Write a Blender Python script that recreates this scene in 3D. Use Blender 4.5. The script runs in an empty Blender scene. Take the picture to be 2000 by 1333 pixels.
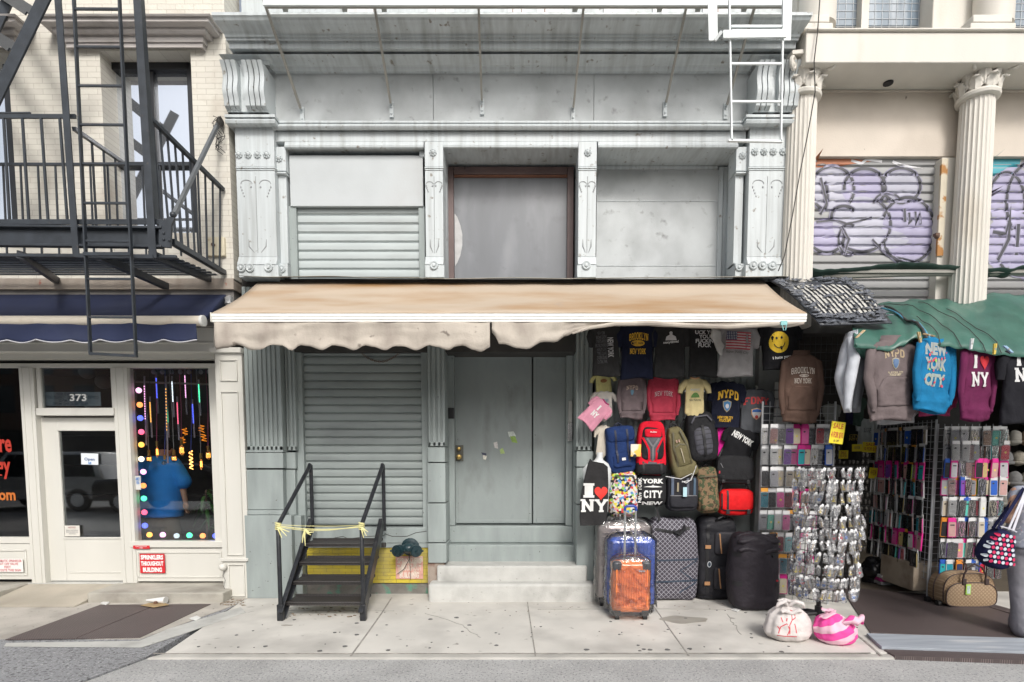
import bpy, bmesh, math, random
from mathutils import Vector, Matrix, noise
from mathutils.bvhtree import BVHTree
from mathutils.geometry import tessellate_polygon
R = math.radians
SC = bpy.context.scene
COL = SC.collection
# ------------------------------------------------------------------ camera
F, CX, CY = 1100.0, 1022.0, 965.0
TH = R(4.16); CT, ST = math.cos(TH), math.sin(TH)
EYE, CAMY = 1.72, -6.6
cam = bpy.data.cameras.new('camera'); camo = bpy.data.objects.new('camera', cam); COL.objects.link(camo)
camo.location = (0, CAMY, EYE); camo.rotation_euler = (R(90) - TH, 0, 0)
cam.sensor_width = 36; cam.lens = F / 2000 * 36
cam.shift_x = -(CX - 1000) / 2000; cam.shift_y = (CY - 666.5) / 2000
cam.clip_start = .05; cam.clip_end = 400
SC.camera = camo
# ------------------------------------------------------------------ world, sun, exposure
SUNV = Vector((.36, -1.55, 1.28)).normalized()
el = math.asin(SUNV.z); az = math.atan2(SUNV.x, SUNV.y)
w = bpy.data.worlds.new('World'); SC.world = w; w.use_nodes = True
nt = w.node_tree; bg = nt.nodes['Background']
sky = nt.nodes.new('ShaderNodeTexSky'); sky.sky_type = 'NISHITA'; sky.sun_disc = False
sky.sun_elevation = el; sky.sun_rotation = az; sky.air_density = 1.0; sky.dust_density = 4.0; sky.ozone_density = .6
hs = nt.nodes.new('ShaderNodeHueSaturation'); hs.inputs['Saturation'].default_value = .38
nt.links.new(sky.outputs[0], hs.inputs['Color']); nt.links.new(hs.outputs[0], bg.inputs[0])
bg.inputs[1].default_value = .15
sun = bpy.data.lights.new('sun', 'SUN'); sun.energy = 1.6; sun.angle = R(13); sun.color = (1, .965, .92)
so = bpy.data.objects.new('sun', sun); COL.objects.link(so); so.location = (3, -10, 14)
so.rotation_euler = SUNV.to_track_quat('Z', 'Y').to_euler()
SC.view_settings.view_transform = 'Standard'; SC.view_settings.look = 'None'
SC.view_settings.exposure = 0.22; SC.view_settings.gamma = 1
# ------------------------------------------------------------------ pixel <-> world helpers
def Z(v, Y):
    D = Y - CAMY; b = (CY - v) / F
    return EYE + D * (b * CT - ST) / (CT + b * ST)
def X(u, v, Y):
    z = Z(v, Y); zc = (Y - CAMY) * CT - (z - EYE) * ST
    return (u - CX) / F * zc
def P(u, v, Y): return Vector((X(u, v, Y), Y, Z(v, Y)))
def G(u, v, z=0.0):
    b = (CY - v) / F; D = (z - EYE) * (CT + b * ST) / (b * CT - ST)
    return Vector((X(u, v, D + CAMY), D + CAMY, z))
rnd = random.Random(7)
# ------------------------------------------------------------------ materials
MC = {}
def lin(c):
    return tuple((x / 12.92 if x <= .04045 else ((x + .055) / 1.055) ** 2.4) for x in c)
def hexc(h):
    return lin(tuple(int(h[i:i + 2], 16) / 255 for i in (0, 2, 4)))
def mat(name, col, rough=.6, metal=0.0, var=.12, scale=4.0, stain=None, st=(1.2, .5, .75), stretch=(1, 1, 1), bump=.0, bscale=60.0,
        spec=.5, emit=0.0, ecol=None, alpha=1.0, trans=0.0, stain2=None, st2=(6, .6, .7), coat=0.0):
    if name in MC: return MC[name]
    m = bpy.data.materials.new(name); m.use_nodes = True; MC[name] = m
    n = m.node_tree.nodes; L = m.node_tree.links; b = n['Principled BSDF']
    b.inputs['Roughness'].default_value = rough; b.inputs['Metallic'].default_value = metal
    b.inputs['Specular IOR Level'].default_value = spec
    b.inputs['Coat Weight'].default_value = coat
    tc = n.new('ShaderNodeTexCoord')
    def noi(sc, det=5, mp=None):
        t = n.new('ShaderNodeTexNoise'); t.inputs['Scale'].default_value = sc; t.inputs['Detail'].default_value = det
        if mp:
            q = n.new('ShaderNodeMapping'); q.inputs['Scale'].default_value = mp; L.new(tc.outputs['Object'], q.inputs[0]); L.new(q.outputs[0], t.inputs[0])
        else: L.new(tc.outputs['Object'], t.inputs[0])
        return t
    def mix(a, bcol, fac):
        x = n.new('ShaderNodeMix'); x.data_type = 'RGBA'; L.new(fac, x.inputs[0])
        if isinstance(a, tuple): x.inputs[6].default_value = (*a[:3], 1)
        else: L.new(a, x.inputs[6])
        if isinstance(bcol, tuple): x.inputs[7].default_value = (*bcol[:3], 1)
        else: L.new(bcol, x.inputs[7])
        return x.outputs[2]
    def ramp(src, lo, hi):
        r = n.new('ShaderNodeMapRange'); r.inputs[1].default_value = lo; r.inputs[2].default_value = hi; L.new(src, r.inputs[0]); return r.outputs[0]
    out = None
    if var > 0:
        t = noi(scale, 6, stretch)
        out = mix(tuple(x * (1 - var) for x in col), tuple(min(1, x * (1 + var)) for x in col), ramp(t.outputs[0], .3, .7))
    else: out = tuple(col)
    if stain:
        t = noi(st[0], 8, stretch); out = mix(out, tuple(stain), ramp(t.outputs[0], st[1], st[2]))
    if stain2:
        t = noi(st2[0], 8); out = mix(out, tuple(stain2), ramp(t.outputs[0], st2[1], st2[2]))
    if isinstance(out, tuple): b.inputs['Base Color'].default_value = (*out[:3], 1)
    else: L.new(out, b.inputs['Base Color'])
    if bump > 0:
        t = noi(bscale, 4); bp = n.new('ShaderNodeBump'); bp.inputs['Strength'].default_value = bump; bp.inputs['Distance'].default_value = .01
        L.new(t.outputs[0], bp.inputs['Height']); L.new(bp.outputs[0], b.inputs['Normal'])
    if emit: 
        b.inputs['Emission Color'].default_value = (*(ecol or col)[:3], 1); b.inputs['Emission Strength'].default_value = emit
    b.inputs['Alpha'].default_value = alpha; b.inputs['Transmission Weight'].default_value = trans
    return m
def cloth(name, col, rough=.9):
    return mat('cloth_' + name, col, rough, var=.14, scale=9, bump=.9, bscale=19, spec=.2)
def glassy(name, tint=(.9, .95, .95), opac=.12, rough=.02, bump=0.0, bscale=12):
    """thin clear sheet: mostly see-through, mirrors by fresnel"""
    if name in MC: return MC[name]
    m = bpy.data.materials.new(name); m.use_nodes = True; MC[name] = m
    n = m.node_tree.nodes; L = m.node_tree.links; n.remove(n['Principled BSDF']); o = n['Material Output']
    tr = n.new('ShaderNodeBsdfTransparent'); tr.inputs[0].default_value = (*tint, 1)
    gl = n.new('ShaderNodeBsdfGlossy'); gl.inputs['Roughness'].default_value = rough
    df = n.new('ShaderNodeBsdfDiffuse'); df.inputs[0].default_value = (.8, .82, .84, 1)
    fr = n.new('ShaderNodeFresnel'); fr.inputs[0].default_value = 1.5
    mx = n.new('ShaderNodeMixShader'); m2 = n.new('ShaderNodeMixShader')
    ma = n.new('ShaderNodeMath'); ma.operation = 'MULTIPLY_ADD'; ma.inputs[1].default_value = 1.6; ma.inputs[2].default_value = .04; L.new(fr.outputs[0], ma.inputs[0])
    if bump:
        t = n.new('ShaderNodeTexNoise'); t.inputs['Scale'].default_value = bscale; t.inputs['Detail'].default_value = 3
        tc = n.new('ShaderNodeTexCoord'); L.new(tc.outputs['Object'], t.inputs[0])
        bp = n.new('ShaderNodeBump'); bp.inputs['Strength'].default_value = bump; bp.inputs['Distance'].default_value = .03; L.new(t.outputs[0], bp.inputs['Height'])
        for q in (gl, fr, df): L.new(bp.outputs[0], q.inputs['Normal'])
    m2.inputs[0].default_value = opac; L.new(tr.outputs[0], m2.inputs[1]); L.new(df.outputs[0], m2.inputs[2])
    L.new(ma.outputs[0], mx.inputs[0]); L.new(m2.outputs[0], mx.inputs[1]); L.new(gl.outputs[0], mx.inputs[2]); L.new(mx.outputs[0], o.inputs[0])
    return m
# ------------------------------------------------------------------ mesh builder
class MB:
    def __init__(s): s.v = []; s.f = []
    def add(s, vs, fs):
        k = len(s.v); s.v += [Vector(a) for a in vs]; s.f += [tuple(i + k for i in f) for f in fs]; return s
    def box(s, x0, x1, y0, y1, z0, z1):
        if x0 > x1: x0, x1 = x1, x0
        if y0 > y1: y0, y1 = y1, y0
        if z0 > z1: z0, z1 = z1, z0
        return s.add([(x0, y0, z0), (x1, y0, z0), (x1, y1, z0), (x0, y1, z0), (x0, y0, z1), (x1, y0, z1), (x1, y1, z1), (x0, y1, z1)],
                     [(0, 3, 2, 1), (4, 5, 6, 7), (0, 1, 5, 4), (1, 2, 6, 5), (2, 3, 7, 6), (3, 0, 4, 7)])
    def pbox(s, u0, u1, v0, v1, Y0, Y1, vm=None):
        """box whose face at Y0 fills the pixel rectangle"""
        vm = vm if vm is not None else (v0 + v1) / 2
        return s.box(X(u0, vm, Y0), X(u1, vm, Y0), Y0, Y1, Z(v0, Y0), Z(v1, Y0))
    def bar(s, a, b, w, d=None, up=(0, -1, 0)):
        a = Vector(a); b = Vector(b); d = d or w; t = (b - a).normalized(); up = Vector(up)
        if abs(t.dot(up)) > .95: up = Vector((1, 0, 0))
        x = t.cross(up).normalized() * w / 2; y = x.cross(t).normalized() * d / 2
        vs = [p + q for p in (a, b) for q in (-x - y, x - y, x + y, -x + y)]
        return s.add(vs, [(0, 1, 2, 3), (7, 6, 5, 4), (0, 4, 5, 1), (1, 5, 6, 2), (2, 6, 7, 3), (3, 7, 4, 0)])
    def tube(s, pts, r, n=8, caps=True, closed=False):
        pts = [Vector(p) for p in pts]; N = len(pts); rr = r if isinstance(r, (list, tuple)) else [r] * N
        up = Vector((0, 0, 1)); vs = []; prev = None
        for i, p in enumerate(pts):
            if closed: t = (pts[(i + 1) % N] - pts[i - 1])
            else: t = pts[min(i + 1, N - 1)] - pts[max(i - 1, 0)]
            t = t.normalized() if t.length > 1e-9 else Vector((0, 0, 1))
            if prev is None:
                a = up if abs(t.dot(up)) < .9 else Vector((1, 0, 0)); x = t.cross(a).normalized()
            else:
                x = (prev - t * prev.dot(t)); x = x.normalized() if x.length > 1e-6 else t.orthogonal().normalized()
            prev = x; y = t.cross(x)
            for k in range(n):
                q = 2 * math.pi * k / n; vs.append(p + (x * math.cos(q) + y * math.sin(q)) * rr[i])
        fs = []
        M = N if closed else N - 1
        for i in range(M):
            j = (i + 1) % N
            for k in range(n):
                l = (k + 1) % n; fs.append((i * n + k, i * n + l, j * n + l, j * n + k))
        if caps and not closed: fs += [tuple(range(n))[::-1], tuple(range((N - 1) * n, N * n))]
        return s.add(vs, fs)
    def loft(s, rings, caps=(True, True)):
        n = len(rings[0]); vs = [p for r in rings for p in r]; fs = []
        for i in range(len(rings) - 1):
            for k in range(n):
                l = (k + 1) % n; fs.append((i * n + k, i * n + l, (i + 1) * n + l, (i + 1) * n + k))
        if caps[0]: fs.append(tuple(range(n))[::-1])
        if caps[1]: fs.append(tuple(range((len(rings) - 1) * n, len(rings) * n)))
        return s.add(vs, fs)
    def prism(s, pts, y0, y1):
        """outline [(x,z)] pushed from y0 to y1"""
        n = len(pts); vs = [(x, y0, z) for x, z in pts] + [(x, y1, z) for x, z in pts]
        fs = [tuple(range(n)), tuple(range(n, 2 * n))[::-1]] + [(i, i + n, (i + 1) % n + n, (i + 1) % n) for i in range(n)]
        return s.add(vs, fs)
    def prismx(s, pts, x0, x1):
        n = len(pts); vs = [(x0, y, z) for y, z in pts] + [(x1, y, z) for y, z in pts]
        fs = [tuple(range(n)), tuple(range(n, 2 * n))[::-1]] + [(i, i + n, (i + 1) % n + n, (i + 1) % n) for i in range(n)]
        return s.add(vs, fs)
    def slab(s, pts, z0, z1):
        n = len(pts); vs = [(p[0], p[1], z0) for p in pts] + [(p[0], p[1], z1) for p in pts]
        fs = [tuple(range(n)), tuple(range(n, 2 * n))[::-1]] + [(i, i + n, (i + 1) % n + n, (i + 1) % n) for i in range(n)]
        return s.add(vs, fs)
    def lathe(s, prof, c, n=16, ax='z'):
        """prof [(r,h)] round the point c"""
        rings = []
        for r, h in prof:
            ring = []
            for k in range(n):
                q = 2 * math.pi * k / n; a, b = r * math.cos(q), r * math.sin(q)
                ring.append(Vector(c) + (Vector((a, b, h)) if ax == 'z' else Vector((a, h, b)) if ax == 'y' else Vector((h, a, b))))
            rings.append(ring)
        return s.loft(rings)
    def grid(s, fn, nu, nv):
        vs = [fn(i / nu, j / nv) for j in range(nv + 1) for i in range(nu + 1)]
        return s.add(vs, [(j * (nu + 1) + i, j * (nu + 1) + i + 1, (j + 1) * (nu + 1) + i + 1, (j + 1) * (nu + 1) + i) for j in range(nv) for i in range(nu)])
    def ell(s, c, r, n=12, m=8, e1=1.0, e2=1.0, nz=0.0, ns=3.0, seed=0):
        """superellipsoid; e1 rounds up-and-down, e2 the plan"""
        def pw(a, e): return math.copysign(abs(a) ** e, a)
        rings = []
        for j in range(m + 1):
            ph = -math.pi / 2 + math.pi * j / m; ph = max(-1.54, min(1.54, ph)); ring = []
            for i in range(n):
                th = 2 * math.pi * i / n
                p = Vector((r[0] * pw(math.cos(ph), e1) * pw(math.cos(th), e2), r[1] * pw(math.cos(ph), e1) * pw(math.sin(th), e2), r[2] * pw(math.sin(ph), e1)))
                if nz: p += p.normalized() * nz * noise.noise(Vector(c) + p * ns + Vector((seed, seed * 2, 0)))
                ring.append(Vector(c) + p)
            rings.append(ring)
        return s.loft(rings)
    def bvh(s):
        return BVHTree.FromPolygons([tuple(a) for a in s.v], s.f)
ROOTS = {}
def obj(name, mb, m, parent=None, smooth=35, bevel=0, solid=0, sub=0, label=None):
    off = Vector((0, 0, 0)); p = parent
    while p is not None:
        off += p.location; p = p.parent
    me = bpy.data.meshes.new(name); me.from_pydata([tuple(v - off) for v in mb.v], [], mb.f); me.validate()
    bm = bmesh.new(); bm.from_mesh(me); bmesh.ops.recalc_face_normals(bm, faces=bm.faces); bm.to_mesh(me); bm.free()
    if smooth:
        me.polygons.foreach_set('use_smooth', [True] * len(me.polygons))
        me.set_sharp_from_angle(angle=R(smooth))
    if m: me.materials.append(m)
    o = bpy.data.objects.new(name, me); COL.objects.link(o); o.parent = parent
    if solid:
        q = o.modifiers.new('s', 'SOLIDIFY'); q.thickness = solid; q.offset = 0
    if bevel:
        q = o.modifiers.new('b', 'BEVEL'); q.width = bevel; q.segments = 2; q.limit_method = 'ANGLE'; q.angle_limit = R(40)
    if sub:
        q = o.modifiers.new('d', 'SUBSURF'); q.levels = sub; q.render_levels = sub
    if label: o['label'] = label
    return o
def tag(o, label, cat, group=None, kind=None):
    if label: o['label'] = label
    if cat: o['category'] = cat
    if group: o['group'] = group
    if kind: o['kind'] = kind
    return o
def thing(name, label, cat, loc=(0, 0, 0), group=None):
    o = bpy.data.objects.new(name, None); COL.objects.link(o); o.location = loc; o.empty_display_size = .1
    return tag(o, label, cat, group)
def struct(name, mb, m, label=None, **k):
    o = obj(name, mb, m, **k); o['kind'] = 'structure'
    if label: o['label'] = label
    return o
def copy_tree(o, parent=None):
    c = o.copy(); COL.objects.link(c); c.parent = parent
    for ch in list(o.children): copy_tree(ch, c)
    return c
# ------------------------------------------------------------------ lettering
def sans(s, bold=.0, sp=1.0):
    cu = bpy.data.curves.new('t', 'FONT'); cu.body = s; cu.offset = bold; cu.space_character = sp; cu.align_x = 'CENTER'; cu.space_line = .82; cu.resolution_u = 2
    o = bpy.data.objects.new('t', cu); me = bpy.data.meshes.new_from_object(o)
    vs = [v.co.copy() for v in me.vertices]; fs = [tuple(p.vertices) for p in me.polygons]
    bpy.data.objects.remove(o); bpy.data.meshes.remove(me); bpy.data.curves.remove(cu)
    return norm2([(v.x, v.y, 0) for v in vs], fs)
def norm2(vs, fs):
    x0 = min(v[0] for v in vs); x1 = max(v[0] for v in vs); z0 = min(v[1] for v in vs); z1 = max(v[1] for v in vs)
    return [((v[0] - x0) / (x1 - x0) - .5, (v[1] - z0) / (z1 - z0) - .5, v[2]) for v in vs], fs
O8 = [(.3, 0), (.12, .2), (.12, .8), (.3, 1), (.7, 1), (.88, .8), (.88, .2), (.7, 0), (.3, 0)]
GL = {  # strokes, serif feet
 'I': ([[(.5, 0), (.5, 1)]], [(.5, 0), (.5, 1)]), 'N': ([[(.15, 0), (.15, 1)], [(.15, 1), (.85, 0)], [(.85, 0), (.85, 1)]], [(.15, 0), (.1, 1), (.85, 1)]),
 'Y': ([[(.12, 1), (.5, .45), (.88, 1)], [(.5, .48), (.5, 0)]], [(.12, 1), (.88, 1), (.5, 0)]),
 'P': ([[(.2, 0), (.2, 1)], [(.2, 1), (.7, 1), (.88, .85), (.88, .62), (.7, .45), (.2, .45)]], [(.2, 0)]),
 'D': ([[(.2, 0), (.2, 1)], [(.08, 1), (.66, 1), (.88, .8), (.88, .2), (.66, 0), (.08, 0)]], []),
 'F': ([[(.2, 0), (.2, 1)], [(.2, 1), (.88, 1), (.88, .82)], [(.2, .5), (.68, .5)]], [(.2, 0)]),
 'E': ([[(.2, 0), (.2, 1)], [(.2, 1), (.88, 1), (.88, .84)], [(.2, .5), (.66, .5)], [(.2, 0), (.88, 0), (.88, .16)]], []),
 'W': ([[(.05, 1), (.28, 0), (.5, .75), (.72, 0), (.95, 1)]], [(.05, 1), (.95, 1)]), 'O': ([O8], []),
 'R': ([[(.2, 0), (.2, 1)], [(.2, 1), (.7, 1), (.86, .85), (.86, .62), (.7, .48), (.2, .48)], [(.55, .48), (.88, 0)]], [(.2, 0), (.88, 0)]),
 'K': ([[(.2, 0), (.2, 1)], [(.85, 1), (.25, .45)], [(.42, .6), (.88, 0)]], [(.2, 0), (.2, 1), (.88, 0), (.85, 1)]),
 'B': ([[(.2, 0), (.2, 1)], [(.2, 1), (.7, 1), (.84, .87), (.84, .65), (.7, .53), (.2, .53)], [(.7, .53), (.88, .4), (.88, .14), (.72, 0), (.2, 0)]], []),
 'L': ([[(.25, 0), (.25, 1)], [(.25, 0), (.88, 0), (.88, .2)]], [(.25, 1)]), 'C': ([[(.88, .75), (.7, 1), (.3, 1), (.12, .8), (.12, .2), (.3, 0), (.7, 0), (.88, .25)]], []),
 'T': ([[(.5, 0), (.5, 1)], [(.08, .82), (.08, 1), (.92, 1), (.92, .82)]], [(.5, 0)]), ' ': ([], []), '.': ([[(.4, .02), (.55, .02)]], []),
}
def strip(pts, t, closed=False):
    vs = []; N = len(pts)
    for i, p in enumerate(pts):
        a = Vector(pts[max(0, i - 1)]); b = Vector(pts[min(N - 1, i + 1)]); p = Vector(p)
        if i == 0 or i == N - 1:
            if pts[0] == pts[-1]: a = Vector(pts[-2]); b = Vector(pts[1])
        d1 = (p - a).normalized() if (p - a).length > 1e-6 else None; d2 = (b - p).normalized() if (b - p).length > 1e-6 else None
        d1 = d1 or d2; d2 = d2 or d1; n1 = Vector((-d1.y, d1.x)); n2 = Vector((-d2.y, d2.x)); m = (n1 + n2)
        m = m.normalized() if m.length > 1e-4 else n1
        k = t / 2 / max(.45, m.dot(n1)); vs += [p + m * k, p - m * k]
    return vs, [(2 * i, 2 * i + 1, 2 * i + 3, 2 * i + 2) for i in range(N - 1)]
def slabtext(s, t=.17, serif=.34, asp=.8, gap=.14):
    vs = []; fs = []; x = 0; k = 0
    for ch in s:
        st_, se = GL[ch]; wd = asp * (.55 if ch in 'I.' else .5 if ch == ' ' else 1.15 if ch == 'W' else 1)
        cw = 1 if ch not in 'I.' else .55
        lay = [strip([(x + (px - (0 if ch not in 'I.' else .225)) * wd / (cw if ch in 'I.' else 1), pz) for px, pz in q], t) for q in st_]
        lay += [strip([(x + (px - (0 if ch not in 'I.' else .225)) * wd / (cw if ch in 'I.' else 1) - serif / 2, pz), (x + (px - (0 if ch not in 'I.' else .225)) * wd / (cw if ch in 'I.' else 1) + serif / 2, pz)], t * .8) for px, pz in se]
        for a, b in lay:
            o = len(vs); k += 1; vs += [(p[0], p[1], k % 12) for p in a]; fs += [tuple(i + o for i in f) for f in b]
        x += wd + gap
    return norm2(vs, fs)
def shape(pts):
    f = tessellate_polygon([[Vector((p[0], p[1], 0)) for p in pts]]); return [(p[0], p[1], 0) for p in pts], [tuple(a) for a in f]
def disc(cx, cz, rx, rz=None, n=20): rz = rz or rx; return shape([(cx + rx * math.cos(i * 2 * math.pi / n), cz + rz * math.sin(i * 2 * math.pi / n)) for i in range(n)])
HEART = [(0, -.5)] + [(.5 * (16 * math.sin(t) ** 3) / 16, .5 * (13 * math.cos(t) - 5 * math.cos(2 * t) - 2 * math.cos(3 * t) - math.cos(4 * t)) / 15.0) for t in [math.pi * (1 - i / 14) for i in range(1, 28)]]
def lay(vf, cx, cz, w, h, bvh=None, off=.004, arc=0.0, rot=0.0, y0=-.5, div=0, plane=None, skew=0.0):
    """press flat lettering (unit box) on a surface that faces -y; returns an MB"""
    vs, fs = vf
    if div:
        bm = bmesh.new(); bv = [bm.verts.new(v) for v in vs]
        for f in fs:
            try: bm.faces.new([bv[i] for i in f])
            except ValueError: pass
        bmesh.ops.triangulate(bm, faces=bm.faces)
        for _ in range(div):
            e = [e for e in bm.edges if (Vector(((e.verts[0].co.x - e.verts[1].co.x) * w, (e.verts[0].co.y - e.verts[1].co.y) * h))).length > .03]
            if not e: break
            bmesh.ops.subdivide_edges(bm, edges=e, cuts=1, use_grid_fill=True); bmesh.ops.triangulate(bm, faces=bm.faces)
        bm.verts.index_update(); vs = [tuple(v.co) for v in bm.verts]; fs = [tuple(v.index for v in f.verts) for f in bm.faces]; bm.free()
    m = MB(); out = []; last = plane if plane is not None else 0.0
    cr, sr = math.cos(rot), math.sin(rot)
    for x, z, k in vs:
        px = x * w + z * h * skew; pz = z * h - arc * (x * 2) ** 2
        qx = cx + px * cr - pz * sr; qz = cz + px * sr + pz * cr
        if bvh:
            hit = bvh.ray_cast(Vector((qx, y0, qz)), Vector((0, 1, 0)))[0]
            if hit is not None: last = hit.y
        out.append((qx, last - off - k * .0004, qz))
    return m.add(out, fs)
def ribbon(bvh, pts, wd, off=.004, y0=-.6, th=.004, default=0.0, seg=.02):
    """strap, zip or piping laid along (x,z) points over a surface that faces -y"""
    P2 = []
    for a, b in zip(pts[:-1], pts[1:]):
        a = Vector(a); b = Vector(b); n = max(1, int((b - a).length / seg))
        P2 += [a.lerp(b, i / n) for i in range(n)]
    P2.append(Vector(pts[-1])); m = MB(); rings = []
    for i, p in enumerate(P2):
        t = (P2[min(i + 1, len(P2) - 1)] - P2[max(i - 1, 0)]); t = t.normalized() if t.length > 1e-9 else Vector((0, 1))
        n = Vector((-t.y, t.x)) * wd / 2; ring = []
        ys = []
        for q in (p - n, p, p + n):
            hit = bvh.ray_cast(Vector((q.x, y0, q.y)), Vector((0, 1, 0)))[0]; ys.append(hit.y if hit is not None else None)
        g = [y for y in ys if y is not None]; dy = max(g) if g else default
        ys = [y if y is not None else dy for y in ys]
        for q, y in zip((p - n, p, p + n), ys): ring.append(Vector((q.x, y - off, q.y)))
        ring += [Vector((q.x, y - off + th, q.y)) for q, y in zip((p + n, p - n), (ys[2], ys[0]))]
        rings.append(ring)
    return m.loft(rings)
def lap(*ms):
    o = MB()
    for m in ms: o.add(m.v, m.f)
    return o
# ------------------------------------------------------------------ shared materials
UP = mat('pale_paint', (.52, .56, .57), .5, var=.08, scale=5, stain=(.27, .28, .27), st=(2.0, .50, .92), stretch=(6, 1, .3), stain2=(.22, .20, .17), st2=(14, .64, .73), bump=.12, bscale=50)
UPD = mat('pale_paint_grimy', (.47, .495, .50), .6, var=.10, scale=2, stain=(.25, .26, .26), st=(1.3, .45, .85), stretch=(1.5, 1, 1.2), stain2=(.2, .2, .2), st2=(9, .62, .8), bump=.2, bscale=90)
LOW = mat('grey_green_paint', (.30, .34, .333), .5, var=.12, scale=3, stain=(.2, .23, .225), st=(2.5, .5, .85), stretch=(2, 1, .4), stain2=(.13, .13, .12), st2=(26, .69, .73), bump=.15, bscale=35)
LOWD = mat('grey_green_door_paint', (.28, .315, .31), .42, var=.08, scale=3, stain=(.19, .21, .2), st=(3, .56, .8), stretch=(1.6, 1, .7), stain2=(.10, .10, .09), st2=(30, .70, .74), bump=.12, bscale=25)
CREAM = mat('cream_paint', (.64, .61, .55), .6, var=.06, scale=2, stain=(.5, .43, .33), st=(1.6, .6, .9), stretch=(1.5, 1, .5), stain2=(.3, .24, .17), st2=(15, .74, .8), bump=.15, bscale=60)
WHITEP = mat('shop_white_paint', (.63, .62, .57), .45, var=.04, scale=2, stain=(.5, .48, .42), st=(3, .66, .9), stretch=(1, 1, .4), bump=.06, bscale=30)
CREAMD = mat('cream_panel_dirty', (.60, .535, .46), .7, var=.07, scale=2, stain=(.42, .36, .3), st=(1.2, .5, .9), stain2=(.17, .14, .11), st2=(12, .70, .77), bump=.15, bscale=60)
STEELD = mat('blue_black_iron', (.030, .036, .044), .42, var=.3, scale=8, stain=(.09, .075, .065), st=(14, .68, .8), bump=.2, bscale=90)
STEELG = mat('grey_rod_paint', (.30, .29, .26), .5, var=.1)
STEELW = mat('white_iron_paint', (.68, .72, .72), .45, var=.06, stain=(.45, .42, .38), st=(12, .68, .8))
BLACKM = mat('black_stair_paint', (.022, .024, .028), .32, var=.3, scale=12, stain=(.07, .065, .06), st=(20, .6, .75), bump=.15, bscale=120)
CONC = mat('step_concrete', (.50, .50, .475), .85, var=.1, scale=5, stain=(.27, .265, .25), st=(3, .55, .85), stain2=(.16, .155, .14), st2=(24, .68, .75), bump=.35, bscale=70)
WALK = mat('pavement_concrete', (.61, .59, .545), .85, var=.10, scale=1.8, stain=(.36, .345, .32), st=(1.5, .47, .80), stain2=(.24, .225, .20), st2=(9, .66, .74), bump=.25, bscale=90)
WALKD = mat('worn_pavement', (.46, .43, .385), .9, var=.12, scale=2.5, stain=(.27, .25, .22), st=(2, .5, .8), stain2=(.18, .17, .15), st2=(18, .62, .74), bump=.4, bscale=60)
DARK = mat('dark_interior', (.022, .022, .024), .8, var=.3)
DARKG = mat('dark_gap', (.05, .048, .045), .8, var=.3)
RUST = mat('rusty_brown', (.14, .085, .06), .8, var=.3, scale=10, bump=.3)
def aggregate(name, base, spk, rough=.9, sc=70):
    m = mat(name, base, rough, var=.10, scale=3, stain=tuple(x * .7 for x in base), st=(1.2, .5, .9), bump=.5, bscale=60)
    n = m.node_tree.nodes; L = m.node_tree.links; b = n['Principled BSDF']; src = b.inputs['Base Color'].links[0].from_socket
    tc = n.new('ShaderNodeTexCoord')
    for k, (col, s, lo) in enumerate(spk):
        v = n.new('ShaderNodeTexNoise'); v.inputs['Scale'].default_value = s; v.inputs['Detail'].default_value = 3; v.inputs['Roughness'].default_value = .7
        L.new(tc.outputs['Object'], v.inputs[0])
        r = n.new('ShaderNodeMapRange'); r.inputs[1].default_value = lo; r.inputs[2].default_value = lo + .05; L.new(v.outputs[0], r.inputs[0])
        x = n.new('ShaderNodeMix'); x.data_type = 'RGBA'; L.new(r.outputs[0], x.inputs[0]); L.new(src, x.inputs[6]); x.inputs[7].default_value = (*col, 1); src = x.outputs[2]
    L.new(src, b.inputs['Base Color']); return m
ROAD = aggregate('road_aggregate', (.40, .40, .395), [((.20, .20, .20), 45, .56), ((.58, .57, .54), 60, .60)])
ASPH = aggregate('coarse_asphalt', (.27, .275, .285), [((.12, .12, .125), 38, .54), ((.44, .44, .44), 52, .59)])
def plate(name, base):
    m = mat(name, base, .55, var=.15, scale=2, stain=tuple(min(1, x * 1.6) for x in base), st=(1.3, .5, .85))
    n = m.node_tree.nodes; L = m.node_tree.links; b = n['Principled BSDF']; tc = n.new('ShaderNodeTexCoord')
    q = n.new('ShaderNodeMapping'); q.inputs['Rotation'].default_value = (0, 0, R(45)); L.new(tc.outputs['Object'], q.inputs[0])
    ck = n.new('ShaderNodeTexBrick'); ck.inputs['Scale'].default_value = 22; ck.inputs['Mortar Size'].default_value = .09; L.new(q.outputs[0], ck.inputs[0])
    bp = n.new('ShaderNodeBump'); bp.inputs['Strength'].default_value = .9; bp.inputs['Distance'].default_value = .006; L.new(ck.outputs['Fac'], bp.inputs['Height']); L.new(bp.outputs[0], b.inputs['Normal'])
    src = b.inputs['Base Color'].links[0].from_socket; x = n.new('ShaderNodeMix'); x.data_type = 'RGBA'; L.new(ck.outputs['Fac'], x.inputs[0]); L.new(src, x.inputs[6]); x.inputs[7].default_value = (*[c * .45 for c in base], 1); L.new(x.outputs[2], b.inputs['Base Color'])
    return m
PLATE = plate('brown_tread_plate', (.185, .145, .14))
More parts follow.
